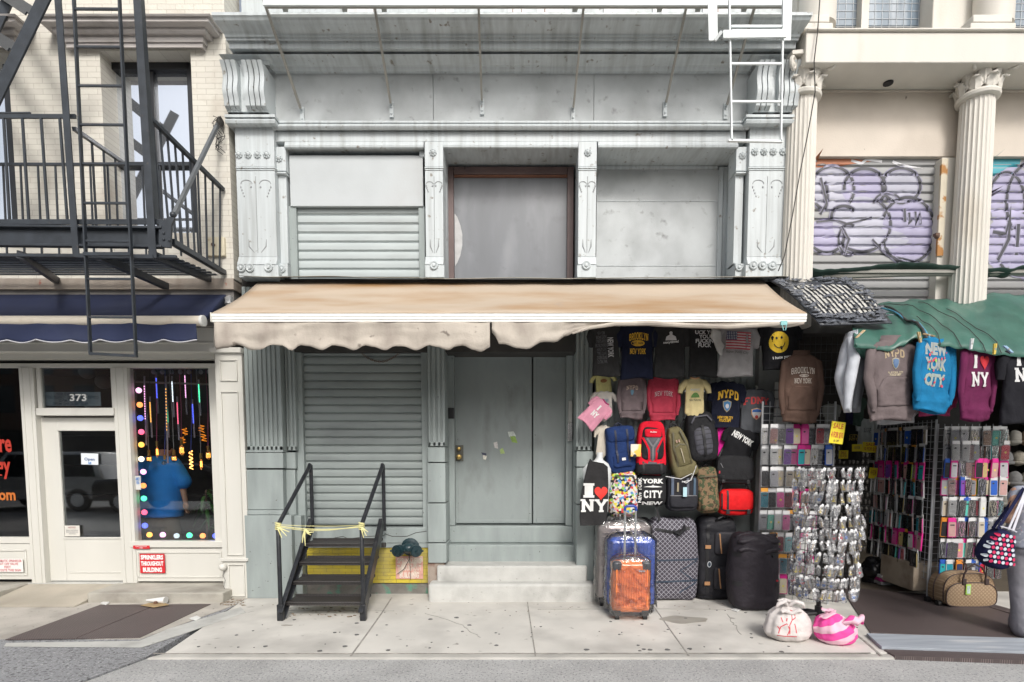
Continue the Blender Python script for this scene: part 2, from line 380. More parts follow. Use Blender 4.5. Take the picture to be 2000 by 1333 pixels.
def brickmat(name, c1, c2, mort, sc=4.2, dirt=(.5, .42, .33), rowh=.25, bw=.85, ms=.012, dl=.6):
    if name in MC: return MC[name]
    m = mat(name, c1, .75, var=0); n = m.node_tree.nodes; L = m.node_tree.links; b = n['Principled BSDF']; tc = n.new('ShaderNodeTexCoord')
    q = n.new('ShaderNodeMapping'); q.inputs['Rotation'].default_value = (R(-90), 0, 0); L.new(tc.outputs['Object'], q.inputs[0])
    k = n.new('ShaderNodeTexBrick'); k.inputs['Scale'].default_value = sc; k.inputs['Mortar Size'].default_value = ms; k.inputs['Row Height'].default_value = rowh; k.inputs['Brick Width'].default_value = bw
    k.inputs['Color1'].default_value = (*c1, 1); k.inputs['Color2'].default_value = (*c2, 1); k.inputs['Mortar'].default_value = (*mort, 1); L.new(q.outputs[0], k.inputs[0])
    t = n.new('ShaderNodeTexNoise'); t.inputs['Scale'].default_value = 2.2; t.inputs['Detail'].default_value = 9; L.new(tc.outputs['Object'], t.inputs[0])
    r = n.new('ShaderNodeMapRange'); r.inputs[1].default_value = dl; r.inputs[2].default_value = .8; L.new(t.outputs[0], r.inputs[0])
    x = n.new('ShaderNodeMix'); x.data_type = 'RGBA'; L.new(r.outputs[0], x.inputs[0]); L.new(k.outputs[0], x.inputs[6]); x.inputs[7].default_value = (*dirt, 1); L.new(x.outputs[2], b.inputs['Base Color'])
    t2 = n.new('ShaderNodeTexNoise'); t2.inputs['Scale'].default_value = 40; L.new(tc.outputs['Object'], t2.inputs[0])
    a = n.new('ShaderNodeMath'); a.operation = 'MULTIPLY_ADD'; a.inputs[1].default_value = -1.5; L.new(k.outputs['Fac'], a.inputs[0]); L.new(t2.outputs[0], a.inputs[2])
    bp = n.new('ShaderNodeBump'); bp.inputs['Strength'].default_value = .5; bp.inputs['Distance'].default_value = .008; L.new(a.outputs[0], bp.inputs['Height']); L.new(bp.outputs[0], b.inputs['Normal'])
    return m
BRICK = brickmat('cream_painted_brick', (.66, .635, .56), (.61, .58, .515), (.46, .43, .37), ms=.011, dirt=(.44, .38, .31), dl=.55)
YBRICK = brickmat('yellow_painted_block', (.62, .50, .05), (.56, .44, .05), (.30, .24, .06), sc=5.5, dirt=(.22, .20, .13), dl=.48)
OPPB = brickmat('opposite_brick', (.16, .10, .075), (.12, .08, .065), (.2, .18, .16), dirt=(.08, .06, .05))
# ------------------------------------------------------------------ ground
def gp(*uv, z=0.0): return [G(u, v, z) for u, v in uv]
YK = G(1000, 1284).y
XL = X(1, 1, 0)
LX = G(283, 1284).x; LX2 = G(470, 1176).x
struct('road', MB().slab([(-40, -40), (40, -40), (40, YK + .02), (-40, YK + .02)], -.4, -.022), ROAD)
a0, a1 = G(283, 1284), G(468, 1177)
struct('sidewalk', MB().slab([(a0.x + .1, a0.y + .105), (40, a0.y + .105), (40, .6), (a1.x, .6), (a1.x, a1.y)], -.3, 0), WALK, bevel=.006)
struct('kerb', MB().slab([(a0.x, a0.y), (40, a0.y), (40, a0.y + .1), (a0.x + .096, a0.y + .1)], -.3, -.003), mat('kerb_concrete', (.46, .445, .41), .9, var=.12, scale=3, stain=(.3, .29, .27), st=(2, .5, .8), bump=.3), bevel=.02)
struct('asphalt_patch', MB().slab([(-40, a0.y - 3.2), (a0.x - 1.0, a0.y - 3.2), (a0.x - .004, a0.y), (a1.x - .004, a1.y), (-40, a1.y)], -.3, -.006), ASPH)
c0 = G(0, 1255)
struct('pavement', MB().slab([(-40, G(0, 1252).y), (G(275, 1248).x, G(275, 1248).y), (a1.x - .004, G(0, 1182).y), (a1.x - .004, .5), (-40, .5)], -.2, .0), WALKD)
# mortar strip in front of the cellar hatch
m = MB(); pts = gp((12, 1256), (272, 1252), (330, 1228), (470, 1186), z=.004); pt2 = gp((8, 1262), (278, 1264), (352, 1240), (480, 1196), z=.004)
for i in range(3): m.slab([pts[i], pts[i + 1], pt2[i + 1], pt2[i]], -.002, .004)
struct('mortar_strip', m, CONC)
# joints, gum
JM = mat('joint_dirt', (.30, .285, .26), .9, var=.3, scale=12)
m = MB()
def gline(mb, pts, w, z=.004):
    for (u0, v0), (u1, v1) in zip(pts[:-1], pts[1:]):
        a, b = G(u0, v0), G(u1, v1); d = (b - a).normalized(); n = Vector((-d.y, d.x, 0)) * w / 2
        mb.slab([a - n, b - n, b + n, a + n], z - .005, z)
gline(m, [(765, 1168), (745, 1199), (716, 1240), (685, 1282)], .014); gline(m, [(1030, 1176), (1038, 1230), (1046, 1282)], .010)
gline(m, [(1276, 1184), (1312, 1235), (1346, 1282)], .010); gline(m, [(560, 1193), (770, 1194)], .007); gline(m, [(1050, 1191), (1270, 1190), (1500, 1192)], .006)
gline(m, [(1640, 1215), (1690, 1254), (1722, 1282)], .02); gline(m, [(300, 1277), (900, 1277), (1700, 1276)], .012)
for pts in ([(830, 1199), (862, 1207), (905, 1222), (922, 1236), (940, 1246)], [(1420, 1200), (1428, 1215), (1440, 1226), (1446, 1240)]):
    q = [pts[0]]
    for a, b in zip(pts[:-1], pts[1:]): q += [(a[0] + (b[0] - a[0]) * k / 4 + rnd.uniform(-3, 3), a[1] + (b[1] - a[1]) * k / 4) for k in range(1, 5)]
    gline(m, q, .0028)
struct('pavement_joints', m, JM)
m = MB(); r2 = random.Random(3)
for i in range(95):
    u, v = r2.uniform(330, 1690), r2.uniform(1190, 1275); g = G(u, v)
    if g.x < a0.x + (a1.x - a0.x) * (g.y - a0.y) / (a1.y - a0.y) + .1: continue
    r = r2.choice([.007, .01, .014, .02]) * r2.uniform(.7, 1.2)
    m.slab([(g.x + r * (1 + .25 * math.sin(3 * t + i)) * math.cos(t), g.y + r * .9 * math.sin(t)) for t in [k * math.pi / 5 for k in range(10)]], -.001, .0045)
tag(obj('gum_spots', m, mat('old_gum', (.13, .13, .125), .8, var=.2)), None, None, kind='stuff')
m = MB()
for (u, v, rx, ry) in [(1336, 1211, .21, .13), (560, 1222, .05, .02)]:
    g = G(u, v); m.slab([(g.x + rx * (1 + .18 * math.sin(2.3 * t + 1) + .07 * math.sin(5 * t)) * math.cos(t), g.y + ry * (1 + .2 * math.cos(3 * t)) * math.sin(t)) for t in [k * math.pi / 14 for k in range(28)]], -.001, .0035)
tag(obj('damp_stain', m, mat('damp_concrete', (.34, .32, .28), .6, var=.15)), 'damp brownish patch on the pavement before the checked bag', 'stain', kind='stuff')
# steel covers
h = thing('cellar_hatch', 'brown steel cellar hatch of two ribbed leaves in the worn pavement', 'hatch', G(220, 1215))
A, B, C_, D_ = G(10, 1251), G(195, 1183), G(412, 1181), G(272, 1247)
mA, mB_ = A.lerp(D_, .52), B.lerp(C_, .52)
obj('leaf', MB().slab([A, mA - Vector((.004, 0, 0)), mB_ - Vector((.004, 0, 0)), B], .0, .009), PLATE, h, bevel=.003)
obj('leaf', MB().slab([mA + Vector((.004, 0, 0)), D_, C_, mB_ + Vector((.004, 0, 0))], .0, .007), PLATE, h, bevel=.003)
q = thing('shop_floor_plate', 'wide dark ribbed steel plate at the souvenir shop entrance', 'floor plate', G(1820, 1200))
e = lambda *p: [G(u, v) for u, v in p]
obj('plate', MB().slab(e((1642, 1150), (1700, 1238), (2300, 1262), (2300, 1215), (2010, 1210), (1870, 1168), (1640, 1148)), .0, .012), PLATE, q, bevel=.002)
obj('plate', MB().slab(e((1872, 1170), (2010, 1213), (2300, 1226), (2300, 1219), (2020, 1206), (1900, 1172)), .013, .018), PLATE, q)
q = thing('wooden_ramp_board', 'weathered blue-grey board laid along the edge of the ribbed plate', 'board', G(1850, 1255))
obj('board', MB().slab(e((1692, 1243), (1722, 1270), (2300, 1290), (2300, 1262)), .002, .03), mat('weathered_board', (.33, .36, .40), .8, var=.15, scale=6, stretch=(.3, 3, 1), stain=(.55, .55, .54), st=(3, .58, .7)), q, bevel=.004)
q = thing('ribbed_rubber_strip', 'narrow brown studded strip in front of the weathered board', 'mat', G(1850, 1280))
obj('strip', MB().slab(e((1726, 1271), (1748, 1284), (2300, 1304), (2300, 1290)), -.05, .012), PLATE, q)
# ------------------------------------------------------------------ far side of the street (seen in the shop glass)
for k, (x0, x1, hh, c) in enumerate([(-30, -12, 8.5, OPPB), (-11.9, -2, 7.2, brickmat('opposite_tan', (.22, .17, .12), (.19, .15, .1), (.2, .18, .15))), (-1.9, 9, 8.8, OPPB), (9.1, 28, 7.5, CREAMD)]):
    t = thing('opposite_building', ['brown brick building across the street beyond the hatch', 'tan brick building across the street facing the lamp shop', 'brown brick building across the street facing the steel door', 'cream building across the street facing the souvenir shop'][k], 'building', ((x0 + x1) / 2, -24, 0))
    obj('wall', MB().box(x0, x1, -26, -24, -.4, hh), c, t); f = MB(); g2 = MB()
    x = x0 + 1
    while x < x1 - 1.5:
        for zz in (3.9, 6.0):
            if zz + 1.5 < hh: g2.box(x, x + 1.1, -24.03, -23.98, zz, zz + 1.5)
        x += 2.2
    obj('window', g2, mat('far_glass', (.05, .06, .07), .1, var=0), t); obj('shopfront', MB().box(x0 + .4, x1 - .4, -24.05, -23.97, .1, 3.0), DARKG, t)
# ------------------------------------------------------------------ middle building
mid = thing('cast_iron_building', 'grey painted cast-iron building with white cornice over the beige awning', 'building')
wl, wr = 455, 1537
zt = Z(24, -.45)
bm_ = MB()
bx = lambda m, u0, u1, v0, v1, Y0, Y1: m.pbox(u0, u1, v0, v1, Y0, Y1)
XLb, XRb = X(457, 400, 0), X(1541, 400, 0)
b1 = MB().box(XLb + .02, XRb - .02, .30, .45, zt - .3, 12.0)
obj('upper_wall', b1, UP, mid)
# cornice
def cornice(prof, xl, xr, Yw, back, e=1.0):
    cols = []
    for Y, z in prof:
        d = (Yw - Y) * e
        cols.append([(xl - d, back, z), (xl - d, Y, z), (xr + d, Y, z), (xr + d, back, z)])
    m = MB(); vs = [p for c in cols for p in c]; fs = []
    for i in range(len(cols) - 1):
        for k in range(3): fs.append((i * 4 + k, i * 4 + k + 1, i * 4 + k + 5, i * 4 + k + 4))
    fs += [(0, 1, 2, 3), tuple(range(len(vs) - 4, len(vs)))[::-1]]
    return m.add(vs, fs)
pr = [(.11, 143), (.06, 139), (.04, 131), (.0, 127), (-.02, 122), (-.08, 112), (-.10, 108), (-.13, 106), (-.20, 96), (-.22, 95), (-.22, 81), (-.26, 79), (-.26, 74), (-.28, 72), (-.285, 66), (-.31, 60), (-.37, 50), (-.42, 40), (-.44, 32), (-.45, 30), (-.45, 24)]
obj('cornice', cornice([(Y, Z(v, Y)) for Y, v in pr[:8]], X(530, 140, .1), X(1462, 140, .1), .11, .3, .62), UP, mid, smooth=30)
obj('cornice', cornice([(Y, Z(v, Y)) for Y, v in [(-.05, 106.5)] + pr[8:]], X(446, 96, -.2) + .03, X(1556, 96, -.2) - .03, -.18, .3, .25), UP, mid, smooth=30)
# end blocks that the brackets carry
for s, (u0, u1) in enumerate([(446, 530), (1467, 1553)]):
    pr2 = [(.0, 130), (-.05, 127), (-.07, 118), (-.12, 110), (-.14, 106)]
    obj('bracket_cap', cornice([(Y, Z(v, Y)) for Y, v in pr2], X(u0 + 4, 130, 0), X(u1 - 4, 130, 0), 0, .2, .4), UP, mid)
# frieze
fz = MB(); z0, z1 = Z(238, .12), Z(140, .12)
xs = [X(530, 190, .12), X(846, 190, .12), X(1160, 190, .12), X(1468, 190, .12)]
for i in range(3): fz.box(xs[i] + (.002 if i else -.05), xs[i + 1] - .002 + (.05 if i == 2 else 0), .12, .3, z0 - .05, z1 + .1)
obj('frieze', fz, UPD, mid, bevel=.003)
# architrave mouldings
def mould(u0, u1, pr, back, d=0.0):
    x0, x1 = X(u0, pr[0][1], pr[0][0]), X(u1, pr[0][1], pr[0][0])
    return cornice([(Y, Z(v, Y)) for Y, v in pr], x0, x1, pr[0][0], back, d)
obj('band_moulding', mould(538, 1458, [(.07, 256), (.0, 254), (-.02, 250), (-.03, 246), (.0, 243), (.02, 241), (.0, 240), (.0, 237), (.06, 236)], .3), UP, mid)
for u0, u1 in ((455, 536), (1459, 1540)):
    obj('band_moulding', mould(u0, u1, [(-.02, 248), (-.06, 246), (-.10, 241), (-.11, 235), (-.09, 232), (-.08, 231), (-.11, 229), (-.11, 224), (-.02, 223)], .3, .5), UP, mid)
obj('fascia', MB().pbox(538, 1457, 257, 277, .05, .3), UP, mid, bevel=.004)
# S shaped fluted brackets
def scroll(u0, u1):
    m = MB(); n = 8; xs = [X(u0 + (u1 - u0) * k / n, 180, 0) for k in range(n + 1)]; zt_, zb_ = Z(129, -.12), Z(226, -.02); H = zt_ - zb_
    for k in range(n):
        if k == 3: w0, w1, pp = xs[k] + .012, xs[k + 1] - .012, -.03
        else: w0, w1, pp = xs[k] + .006, xs[k + 1] - .006, 0
        pts = []
        for i in range(15):
            t = i / 14; y = -.22 + .13 * t * t + .10 * math.sin(math.pi * 2 * t) * .5 * (1 - .3 * t) - .05 * math.exp(-((t - .92) / .07) ** 2) + .03 * t
            pts.append((y - pp - (.015 if k == 3 else 0) + (.06 if k == 3 else 0), zt_ - H * t))
        pts += [(.2, zb_), (.2, zt_)]
        m.prismx(pts, w0, w1)
    m.box(xs[0] + .01, xs[-1] - .01, -.09, .2, zb_, zt_)
    return m
obj('scroll_bracket', scroll(449, 530), UP, mid, smooth=25); obj('scroll_bracket', scroll(1466, 1549), UP, mid, smooth=25)
# big pilasters with rosettes and incised scrolls
INK = mat('incised_shadow_paint', (.30, .315, .32), .7, var=.1)
def rosette(m, u, v, Y, r=.042):
    c = P(u, v, Y); m.lathe([(r * .5, 0), (r * .5, -.02), (r * .2, -.034), (.001, -.036)], c, 10, 'y')
    for k in range(8):
        q = k * math.pi / 4; m.ell((c.x + r * .72 * math.cos(q), c.y - .008, c.z + r * .72 * math.sin(q)), (r * .3, .012, r * .3), 6, 4)
def button(m, u, v, Y, r=.048):
    c = P(u, v, Y); m.lathe([(r, 0), (r, -.016), (r * .85, -.022), (r * .45, -.012), (r * .36, -.03), (.001, -.034)], c, 16, 'y')
def hook(m, u, v, Y, sx, s=1.0):
    pts = []
    for i in range(10):
        t = math.pi * (1 - i / 9); pts.append(P(u + sx * (11 * math.cos(t) * -1) * s, v + (-8 * math.sin(t)) * s, Y) + Vector((0, -.001, 0)))
    m.tube(pts, .005, 5)
    for j in range(4): c = P(u + sx * (11 - j * 2.2) * s, v + (6 + j * 6) * s, Y); m.ell((c.x, c.y, c.z), (.009, .008, .016 - j * .002), 6, 4)
    c = P(u - sx * 9 * s, v + 6 * s, Y); m.ell((c.x, c.y, c.z), (.012, .008, .013), 6, 4)
def pil_top(uc_top, uc_bot, wpx, Y, ros, but, small=False, right=False):
    sh = uc_bot - uc_top; m = MB(); cr = MB(); rz = MB()
    def uc(v): return uc_top + sh * (v - 250) / 280
    hw = wpx / 2
    def bb(v0, v1, w, Yf): m.pbox(uc((v0 + v1) / 2) - w, uc((v0 + v1) / 2) + w, v0, v1, Yf, .3)
    v_a = 249 if not small else 277
    bb(v_a, 326, hw, Y); bb(326, 329, hw + .6, Y - .018); bb(330, 333, hw, Y - .01); bb(334, 502, hw - .6, Y - .004)
    z0, z1 = Z(518, Y - .03), Z(502, Y - .004); x0, x1 = X(uc(510) - hw, 510, Y), X(uc(510) + hw, 510, Y)
    m.prismx([(Y - .004, z1), (Y - .012, z1 - .03), (Y - .045, z0 + .01), (Y - .045, z0), (.3, z0), (.3, z1)], x0, x1)
    bb(518, 542, hw + .8, Y - .045)
    Yf = Y - .004
    cr.tube([P(uc(345), 345, Yf), P(uc(495), 495, Yf)], .004, 5)
    k = .62 if small else 1.0; o = hw * .48
    for s in (-1, 1):
        hook(cr, uc(360) + s * o, 360, Yf, s, k)
        cc = P(uc(482) + s * o * .8, 480, Yf)
        cr.tube([P(uc(470) + s * o * .95, 468, Yf), P(uc(482) + s * o * .9, 482, Yf), P(uc(490) + s * o * .35, 494, Yf)], [.003, .008, .003], 5)
    for u, v in ros: rosette(rz, u, v, Y)
    for u, v in but: button(rz, u, v, Y - .045)
    p = obj('pilaster', m, UP, mid, bevel=.004); obj('incised_ornament', cr, INK, p); obj('rosettes', rz, UP, p)
pil_top(496, 505, 76, .0, [(467, 303), (485, 303), (503, 303), (521, 303)], [(472, 524), (489, 524), (525, 523)])
pil_top(1502, 1494, 74, .0, [(1474, 297), (1492, 297), (1510, 297), (1529, 297)], [(1471, 519), (1489, 519), (1508, 519)])
pil_top(847, 849, 36, .02, [(846, 299)], [(848, 519)], small=True)
pil_top(1148, 1146, 36, .02, [(1148, 299)], [(1145, 519)], small=True)
for (u0, u1, w0, w1) in ((536, 558, 543, 560), (1438, 1460, 1434, 1452)):
    m = MB(); rz = MB()
    m.pbox(u0, u1, 287, 334, .06, .3); m.pbox(u0 + (3 if u0 < 900 else 0), u1 + (0 if u0 < 900 else -2), 336, 339, .045, .3)
    m.pbox(w0 + (3 if u0 < 900 else 0), w1 + (1 if u0 < 900 else -2), 340, 515, .09, .3, 430); m.pbox(w0 + 2, w1 + 2, 515, 540, .05, .3)
    if u0 < 900: rosette(rz, 545, 310, .06); button(rz, 551, 526, .05, .042)
    else: rosette(rz, 1450, 305, .06); button(rz, 1443, 523, .05, .042)
    o = obj('pilaster_strip', m, UP, mid, bevel=.003); obj('rosettes', rz, UP, o)
# window bays, upper storey
for u0, u1 in ((560, 829), (867, 1129), (1167, 1438)):
    obj('opening_moulding', mould(u0, u1, [(.10, 292), (.06, 291), (.04, 288), (.035, 284), (.05, 281), (.05, 277)], .3), UP, mid)
DB = .50
bm2 = MB(); zb = Z(545, .1)
zs = Z(292, .08)
for u in (867, 1129): pass
bm2.box(X(828, 400, .1), X(868, 400, .1), .3, DB + .1, zb, zs + .02)      # piers behind the narrow pilasters
bm2.box(X(1129, 400, .1), X(1167, 400, .1), .3, DB + .1, zb, zs + .02)
bm2.box(X(1442, 400, .1), X(1540, 400, .1), .3, DB + .1, zb, zs + .02)
bm2.box(X(457, 400, .1), X(560, 400, .1), .3, DB + .1, zb, zs + .02)
bm2.box(XLb, XRb, .3, DB + .3, zs + .02, zs + .45)                        # lintels and soffits
obj('pier_wall', bm2, UP, mid, bevel=.003)
# left bay: sheet panel over a roller shutter
obj('boarding', MB().pbox(566, 826, 304, 403, .13, .17), mat('sheet_board_paint', (.49, .52, .53), .6, var=.08, scale=2, stain=(.42, .43, .43), st=(2, .5, .85), bump=.1), mid, bevel=.003)
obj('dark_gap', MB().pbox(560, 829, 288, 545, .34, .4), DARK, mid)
obj('shutter_guide', MB().pbox(563, 580, 403, 545, .15, .22), LOW, mid, bevel=.003); obj('shutter_guide', MB().pbox(818, 830, 403, 545, .15, .22), LOW, mid, bevel=.003)
obj('boarding_batten', MB().pbox(819, 829, 296, 306, .12, .16), UP, mid)
def shutter(u0, u1, v0, v1, Y, pitch, depth=.014, gap=.22, wob=0.0):
    """interlocking curved slats from top to bottom"""
    x0, x1 = X(u0, (v0 + v1) / 2, Y), X(u1, (v0 + v1) / 2, Y); zt, zb = Z(v0, Y), Z(v1, Y); n = max(1, int(round((zt - zb) / pitch))); p = (zt - zb) / n
    m = MB(); nx = 10; cols = []
    for i in range(n):
        for t, d in ((0, .005), (.02, 0), (.06, -depth * .55), (.14, -depth * .9), (.5, -depth), (.80, -depth * .92), (.86, -depth * .5), (.90, .002), (.92, .004), (.935, -.003), (.965, -.003), (.985, .005)):
            cols.append((zt - (i + t) * p, Y + d))
    cols.append((zb, Y))
    for i in range(len(cols) - 1):
        pass
    vs = []; fs = []
    for z, y in cols:
        for k in range(nx + 1):
            xx = x0 + (x1 - x0) * k / nx; q = noise.noise(Vector((xx * 1.5, z * 1.3, 3))) * wob
            vs.append((xx, y + q, z))
    for i in range(len(cols) - 1):
        for k in range(nx): fs.append((i * (nx + 1) + k, i * (nx + 1) + k + 1, (i + 1) * (nx + 1) + k + 1, (i + 1) * (nx + 1) + k))
    return m.add(vs, fs)
SHUP = mat('shutter_paint_pale', (.43, .475, .475), .5, var=.07, stain=(.32, .34, .34), st=(3, .55, .85), stretch=(.4, 1, 1.5), bump=.05)
obj('roller_shutter', shutter(579, 819, 403, 545, .21, .105, .014), SHUP, mid, smooth=30)
# middle bay: brown frame and grey board
fr = MB(); fz_ = (873, 1121)
BRN = mat('brown_frame_paint', (.135, .09, .085), .5, var=.15)
fr.pbox(874, 886, 326, 548, DB - .06, DB + .05); fr.pbox(1108, 1120, 326, 548, DB - .06, DB + .05); fr.pbox(886.2, 1107.8, 326, 340, DB - .06, DB + .05)
obj('window_frame', fr, BRN, mid, bevel=.003)
obj('frame_stop', MB().pbox(887, 1108, 340, 345, DB - .035, DB + .03), mat('rust_red_primer', (.22, .10, .06), .7), mid)
GB = mat('grey_board', (.165, .175, .19), .35, var=.12, scale=2, stain=(.24, .25, .265), st=(2.0, .52, .8), stretch=(1.6, 1, .5), stain2=(.14, .145, .16), st2=(5, .6, .75), bump=.05, bscale=20)
o = obj('board', MB().pbox(886, 1108, 344, 548, DB, DB + .03), GB, mid)
m = MB(); pts = [(888, 418), (893, 424), (899, 440), (903, 458), (903, 480), (899, 500), (893, 514), (889, 520)]
m.prism([(P(u, v, DB).x, P(u, v, DB).z) for u, v in pts], DB - .004, DB); obj('peeled_patch', m, mat('peel', (.5, .5, .5), .7, var=.12, scale=14), o)
obj('soffit_hook', MB().tube([P(908, 326, .42), P(908, 331, .42)], .006, 6), DARKG, mid)
# right bay: boarded up panel
o = MB(); o.pbox(1165, 1402, 332, 548, DB, DB + .03); obj('boarding', o, UPD, mid)
o = MB(); o.pbox(1402.5, 1411, 326, 548, DB - .03, DB + .04); o.pbox(1165, 1402, 324, 330, DB - .02, DB + .04); o.pbox(1165, 1402, 392.5, 394, DB - .006, DB); o.pbox(1165, 1402, 519, 520, DB - .006, DB)
obj('board_trim', o, UP, mid, bevel=.002)
obj('wall_reveal', MB().box(X(1411.5, 400, DB), X(1445, 400, .12), DB - .02, DB + .05, zb, zs), UP, mid)
# -------- ground storey
def fluted(m, u0, u1, v0, v1, Y, n, back=.3, g=.35):
    vm = (v0 + v1) / 2; x0, x1 = X(u0, vm, Y), X(u1, vm, Y); z0, z1 = Z(v0, Y), Z(v1, Y); w_ = (x1 - x0)
    m.box(x0, x1, Y + .018, back, z1, z0); mg = w_ * .06; st_ = (w_ - 2 * mg) / n
    m.box(x0, x0 + mg + st_ * (1 - g) / 2, Y, Y + .02, z1, z0); m.box(x1 - mg - st_ * (1 - g) / 2, x1, Y, Y + .02, z1, z0)
    for k in range(n - 1):
        c = x0 + mg + st_ * (k + 1); m.box(c - st_ * (1 - g) / 2, c + st_ * (1 - g) / 2, Y, Y + .02, z1, z0)
    m.box(x0, x1, Y, Y + .02, z1 - .001, z1 + .05)
pl = MB(); fluted(pl, 477, 548, 560, 880, .0, 7); pl.pbox(480, 552, 880, 884, -.004, .3); pl.pbox(480, 553, 885, 915, -.002, .3); pl.pbox(481, 553, 918, 996, .004, .3)
pl.pbox(481, 556, 997, 1006, -.014, .3); pl.pbox(480, 571, 1007, 1169, -.03, .3)
fluted(pl, 556, 575, 560, 880, .10, 2); pl.pbox(555, 577, 884, 916, .096, .3); pl.pbox(555, 577, 918, 1008, .10, .3); pl.pbox(571, 590, 1008, 1169, .06, .3)
obj('fluted_pilaster', pl, LOW, mid, bevel=.006)
pl = MB(); fluted(pl, 835, 868, 560, 872, .02, 3); pl.pbox(835, 869, 874, 903, .012, .5); pl.pbox(835, 870, 905, 982, .02, .5); pl.pbox(835, 871, 984, 1060, .012, .5); pl.pbox(836, 872, 1062, 1100, .004, .5)
obj('fluted_pilaster', pl, LOW, mid, bevel=.006)
obj('brick_base', MB().pbox(836, 868, 1100, 1172, .03, .5), mat('bare_brick_plaster', (.30, .25, .21), .9, var=.2, scale=8, stain=(.2, .1, .07), st=(6, .5, .65), bump=.5), mid)
pl = MB(); fluted(pl, 1126, 1158, 560, 880, .02, 3); pl.pbox(1126, 1159, 882, 912, .012, .5); pl.pbox(1126, 1160, 914, 985, .02, .5); pl.pbox(1126, 1160, 987, 1172, .01, .5)
obj('fluted_pilaster', pl, LOW, mid, bevel=.006)
# shutter bay
obj('jamb', MB().pbox(576, 591, 560, 1032, .17, .3), LOW, mid, bevel=.004); obj('jamb', MB().pbox(823, 836, 560, 1032, .17, .3), LOW, mid, bevel=.004)
SHL = mat('shutter_paint_grey', (.275, .31, .303), .45, var=.07, stain=(.17, .19, .19), st=(3, .55, .85), stretch=(.4, 1, 1.5), stain2=(.42, .43, .42), st2=(9, .73, .78), bump=.05)
o = obj('roller_shutter', shutter(590, 824, 600, 1026, .24, .0965, .013, wob=.008), SHL, mid, smooth=30)
m = MB()
for i in range(24):
    t = i / 23; c = P(700 + 85 * t, 683 + 24 * math.sin(math.pi * t) ** .8 if 0 < t < 1 else 683, .21)
    a = math.atan2(-24 * math.cos(math.pi * t) * 3.1 / 85, 1); d = Vector((math.cos(a), 0, math.sin(a))); nrm = Vector((-math.sin(a), 0, math.cos(a))) if i % 2 else Vector((0, 1, 0))
    m.tube([c + d * .017 * math.cos(q) + nrm * .009 * math.sin(q) for q in [k * math.pi / 4 for k in range(8)]], .0028, 4, closed=True)
obj('chain', m, RUST, o)
sm = MB(); sm.pbox(572, 836, 1031, 1061, .14, .45)
obj('shutter_sill', sm, LOW, mid, bevel=.006)
m = MB(); pt = [(612, 1062), (625, 1060), (650, 1052), (670, 1048), (680, 1053), (720, 1048), (750, 1047), (752, 1043), (766, 1048), (795, 1048), (812, 1041), (833, 1038)]
m.tube([P(u, v, .139) for u, v in pt], .004, 4); obj('sill_crack', m, DARKG, mid)
obj('stone_base', MB().pbox(571, 836, 1061, 1070, .15, .45), LOW, mid)
obj('painted_block_wall', MB().pbox(600, 836, 1062, 1139, .17, .45), YBRICK, mid)
obj('bare_block_wall', MB().pbox(571, 836, 1139.5, 1175, .19, .45), mat('mossy_base', (.20, .19, .17), .9, var=.25, scale=6, stain=(.12, .26, .19), st=(9, .55, .65), bump=.5), mid)
obj('head_wall', MB().box(XLb, XRb, .12, .6, Z(690, .2), Z(544, .1)), DARKG, mid)  # near-black colour puts the shade under the awning into the wall
# door bay
DY = .50
rv = MB(); rv.pbox(873, 887, 560, 1027, DY - .12, DY + .1); rv.pbox(1106, 1119, 560, 1027, DY - .12, DY + .1); rv.pbox(886, 1107, 560, 689, DY - .05, DY + .1)
rv.box(X(869, 900, .05), X(873.5, 900, DY - .12), .3, DY + .1, .3, Z(560, .1)); rv.box(X(1119, 900, DY - .12), X(1127, 900, .05), .3, DY + .1, .3, Z(560, .1))
obj('door_frame', rv, LOW, mid, bevel=.004)
d = MB().pbox(888, 1039, 692, 1023, DY, DY + .05)
for a in ((889, 894, 693, 1022), (1033, 1038, 693, 1022), (895, 1032, 693, 699), (895, 1032, 1016, 1022)): d.pbox(*a, DY - .008, DY)
d1 = obj('steel_door', d, LOWD, mid, bevel=.004)
d = MB().pbox(1041, 1105, 692, 1023, DY + .004, DY + .05)
for a in ((1042, 1047, 693, 1022), (1099, 1104, 693, 1022), (1048, 1098, 693, 699), (1048, 1098, 1014, 1022)): d.pbox(*a, DY - .005, DY + .004)
obj('side_panel', d, LOWD, mid, bevel=.003)
obj('lock_plate', MB().pbox(889, 905, 870, 901, DY - .016, DY - .008), mat('lock_steel', (.13, .13, .11), .5, .4), d1)
BRS = mat('brass', (.5, .35, .12), .3, .9, var=.1)
for v, r in ((877, .022), (893, .03)):
    obj('knob', MB().lathe([(r, -.0), (r * 1.1, -.02), (r * .6, -.028), (r * 1.1, -.045), (r * .9, -.066), (.001, -.072)], P(897, v, DY - .016), 14, 'y'), BRS, d1)
for k, (pts, c) in enumerate([([(940, 884), (950, 886), (950, 898), (945, 895)], (.05, .06, .1)), ([(943, 889), (951, 891), (949, 899), (944, 897)], (.7, .68, .6)), ([(964, 865), (971, 863), (973, 877), (966, 875)], (.62, .6, .58)), ([(976, 879), (982, 875), (986, 886), (978, 887)], (.42, .55, .2)), ([(992, 844), (1003, 843), (1008, 852), (1000, 858), (994, 853)], (.6, .65, .6)), ([(996, 853), (1006, 852), (1011, 866), (1000, 864)], (.28, .42, .1))]):
    obj('torn_sticker', MB().prism([(P(u, v, DY).x, P(u, v, DY).z) for u, v in pts], DY - .004 - k * .0006, DY - .0), mat('sticker_%d' % k, c, .6, var=.2, scale=60), d1)
obj('intercom', MB().pbox(875, 887, 797, 818, DY - .15, DY - .12), mat('black_plastic', (.02, .02, .022), .35), mid, bevel=.003)
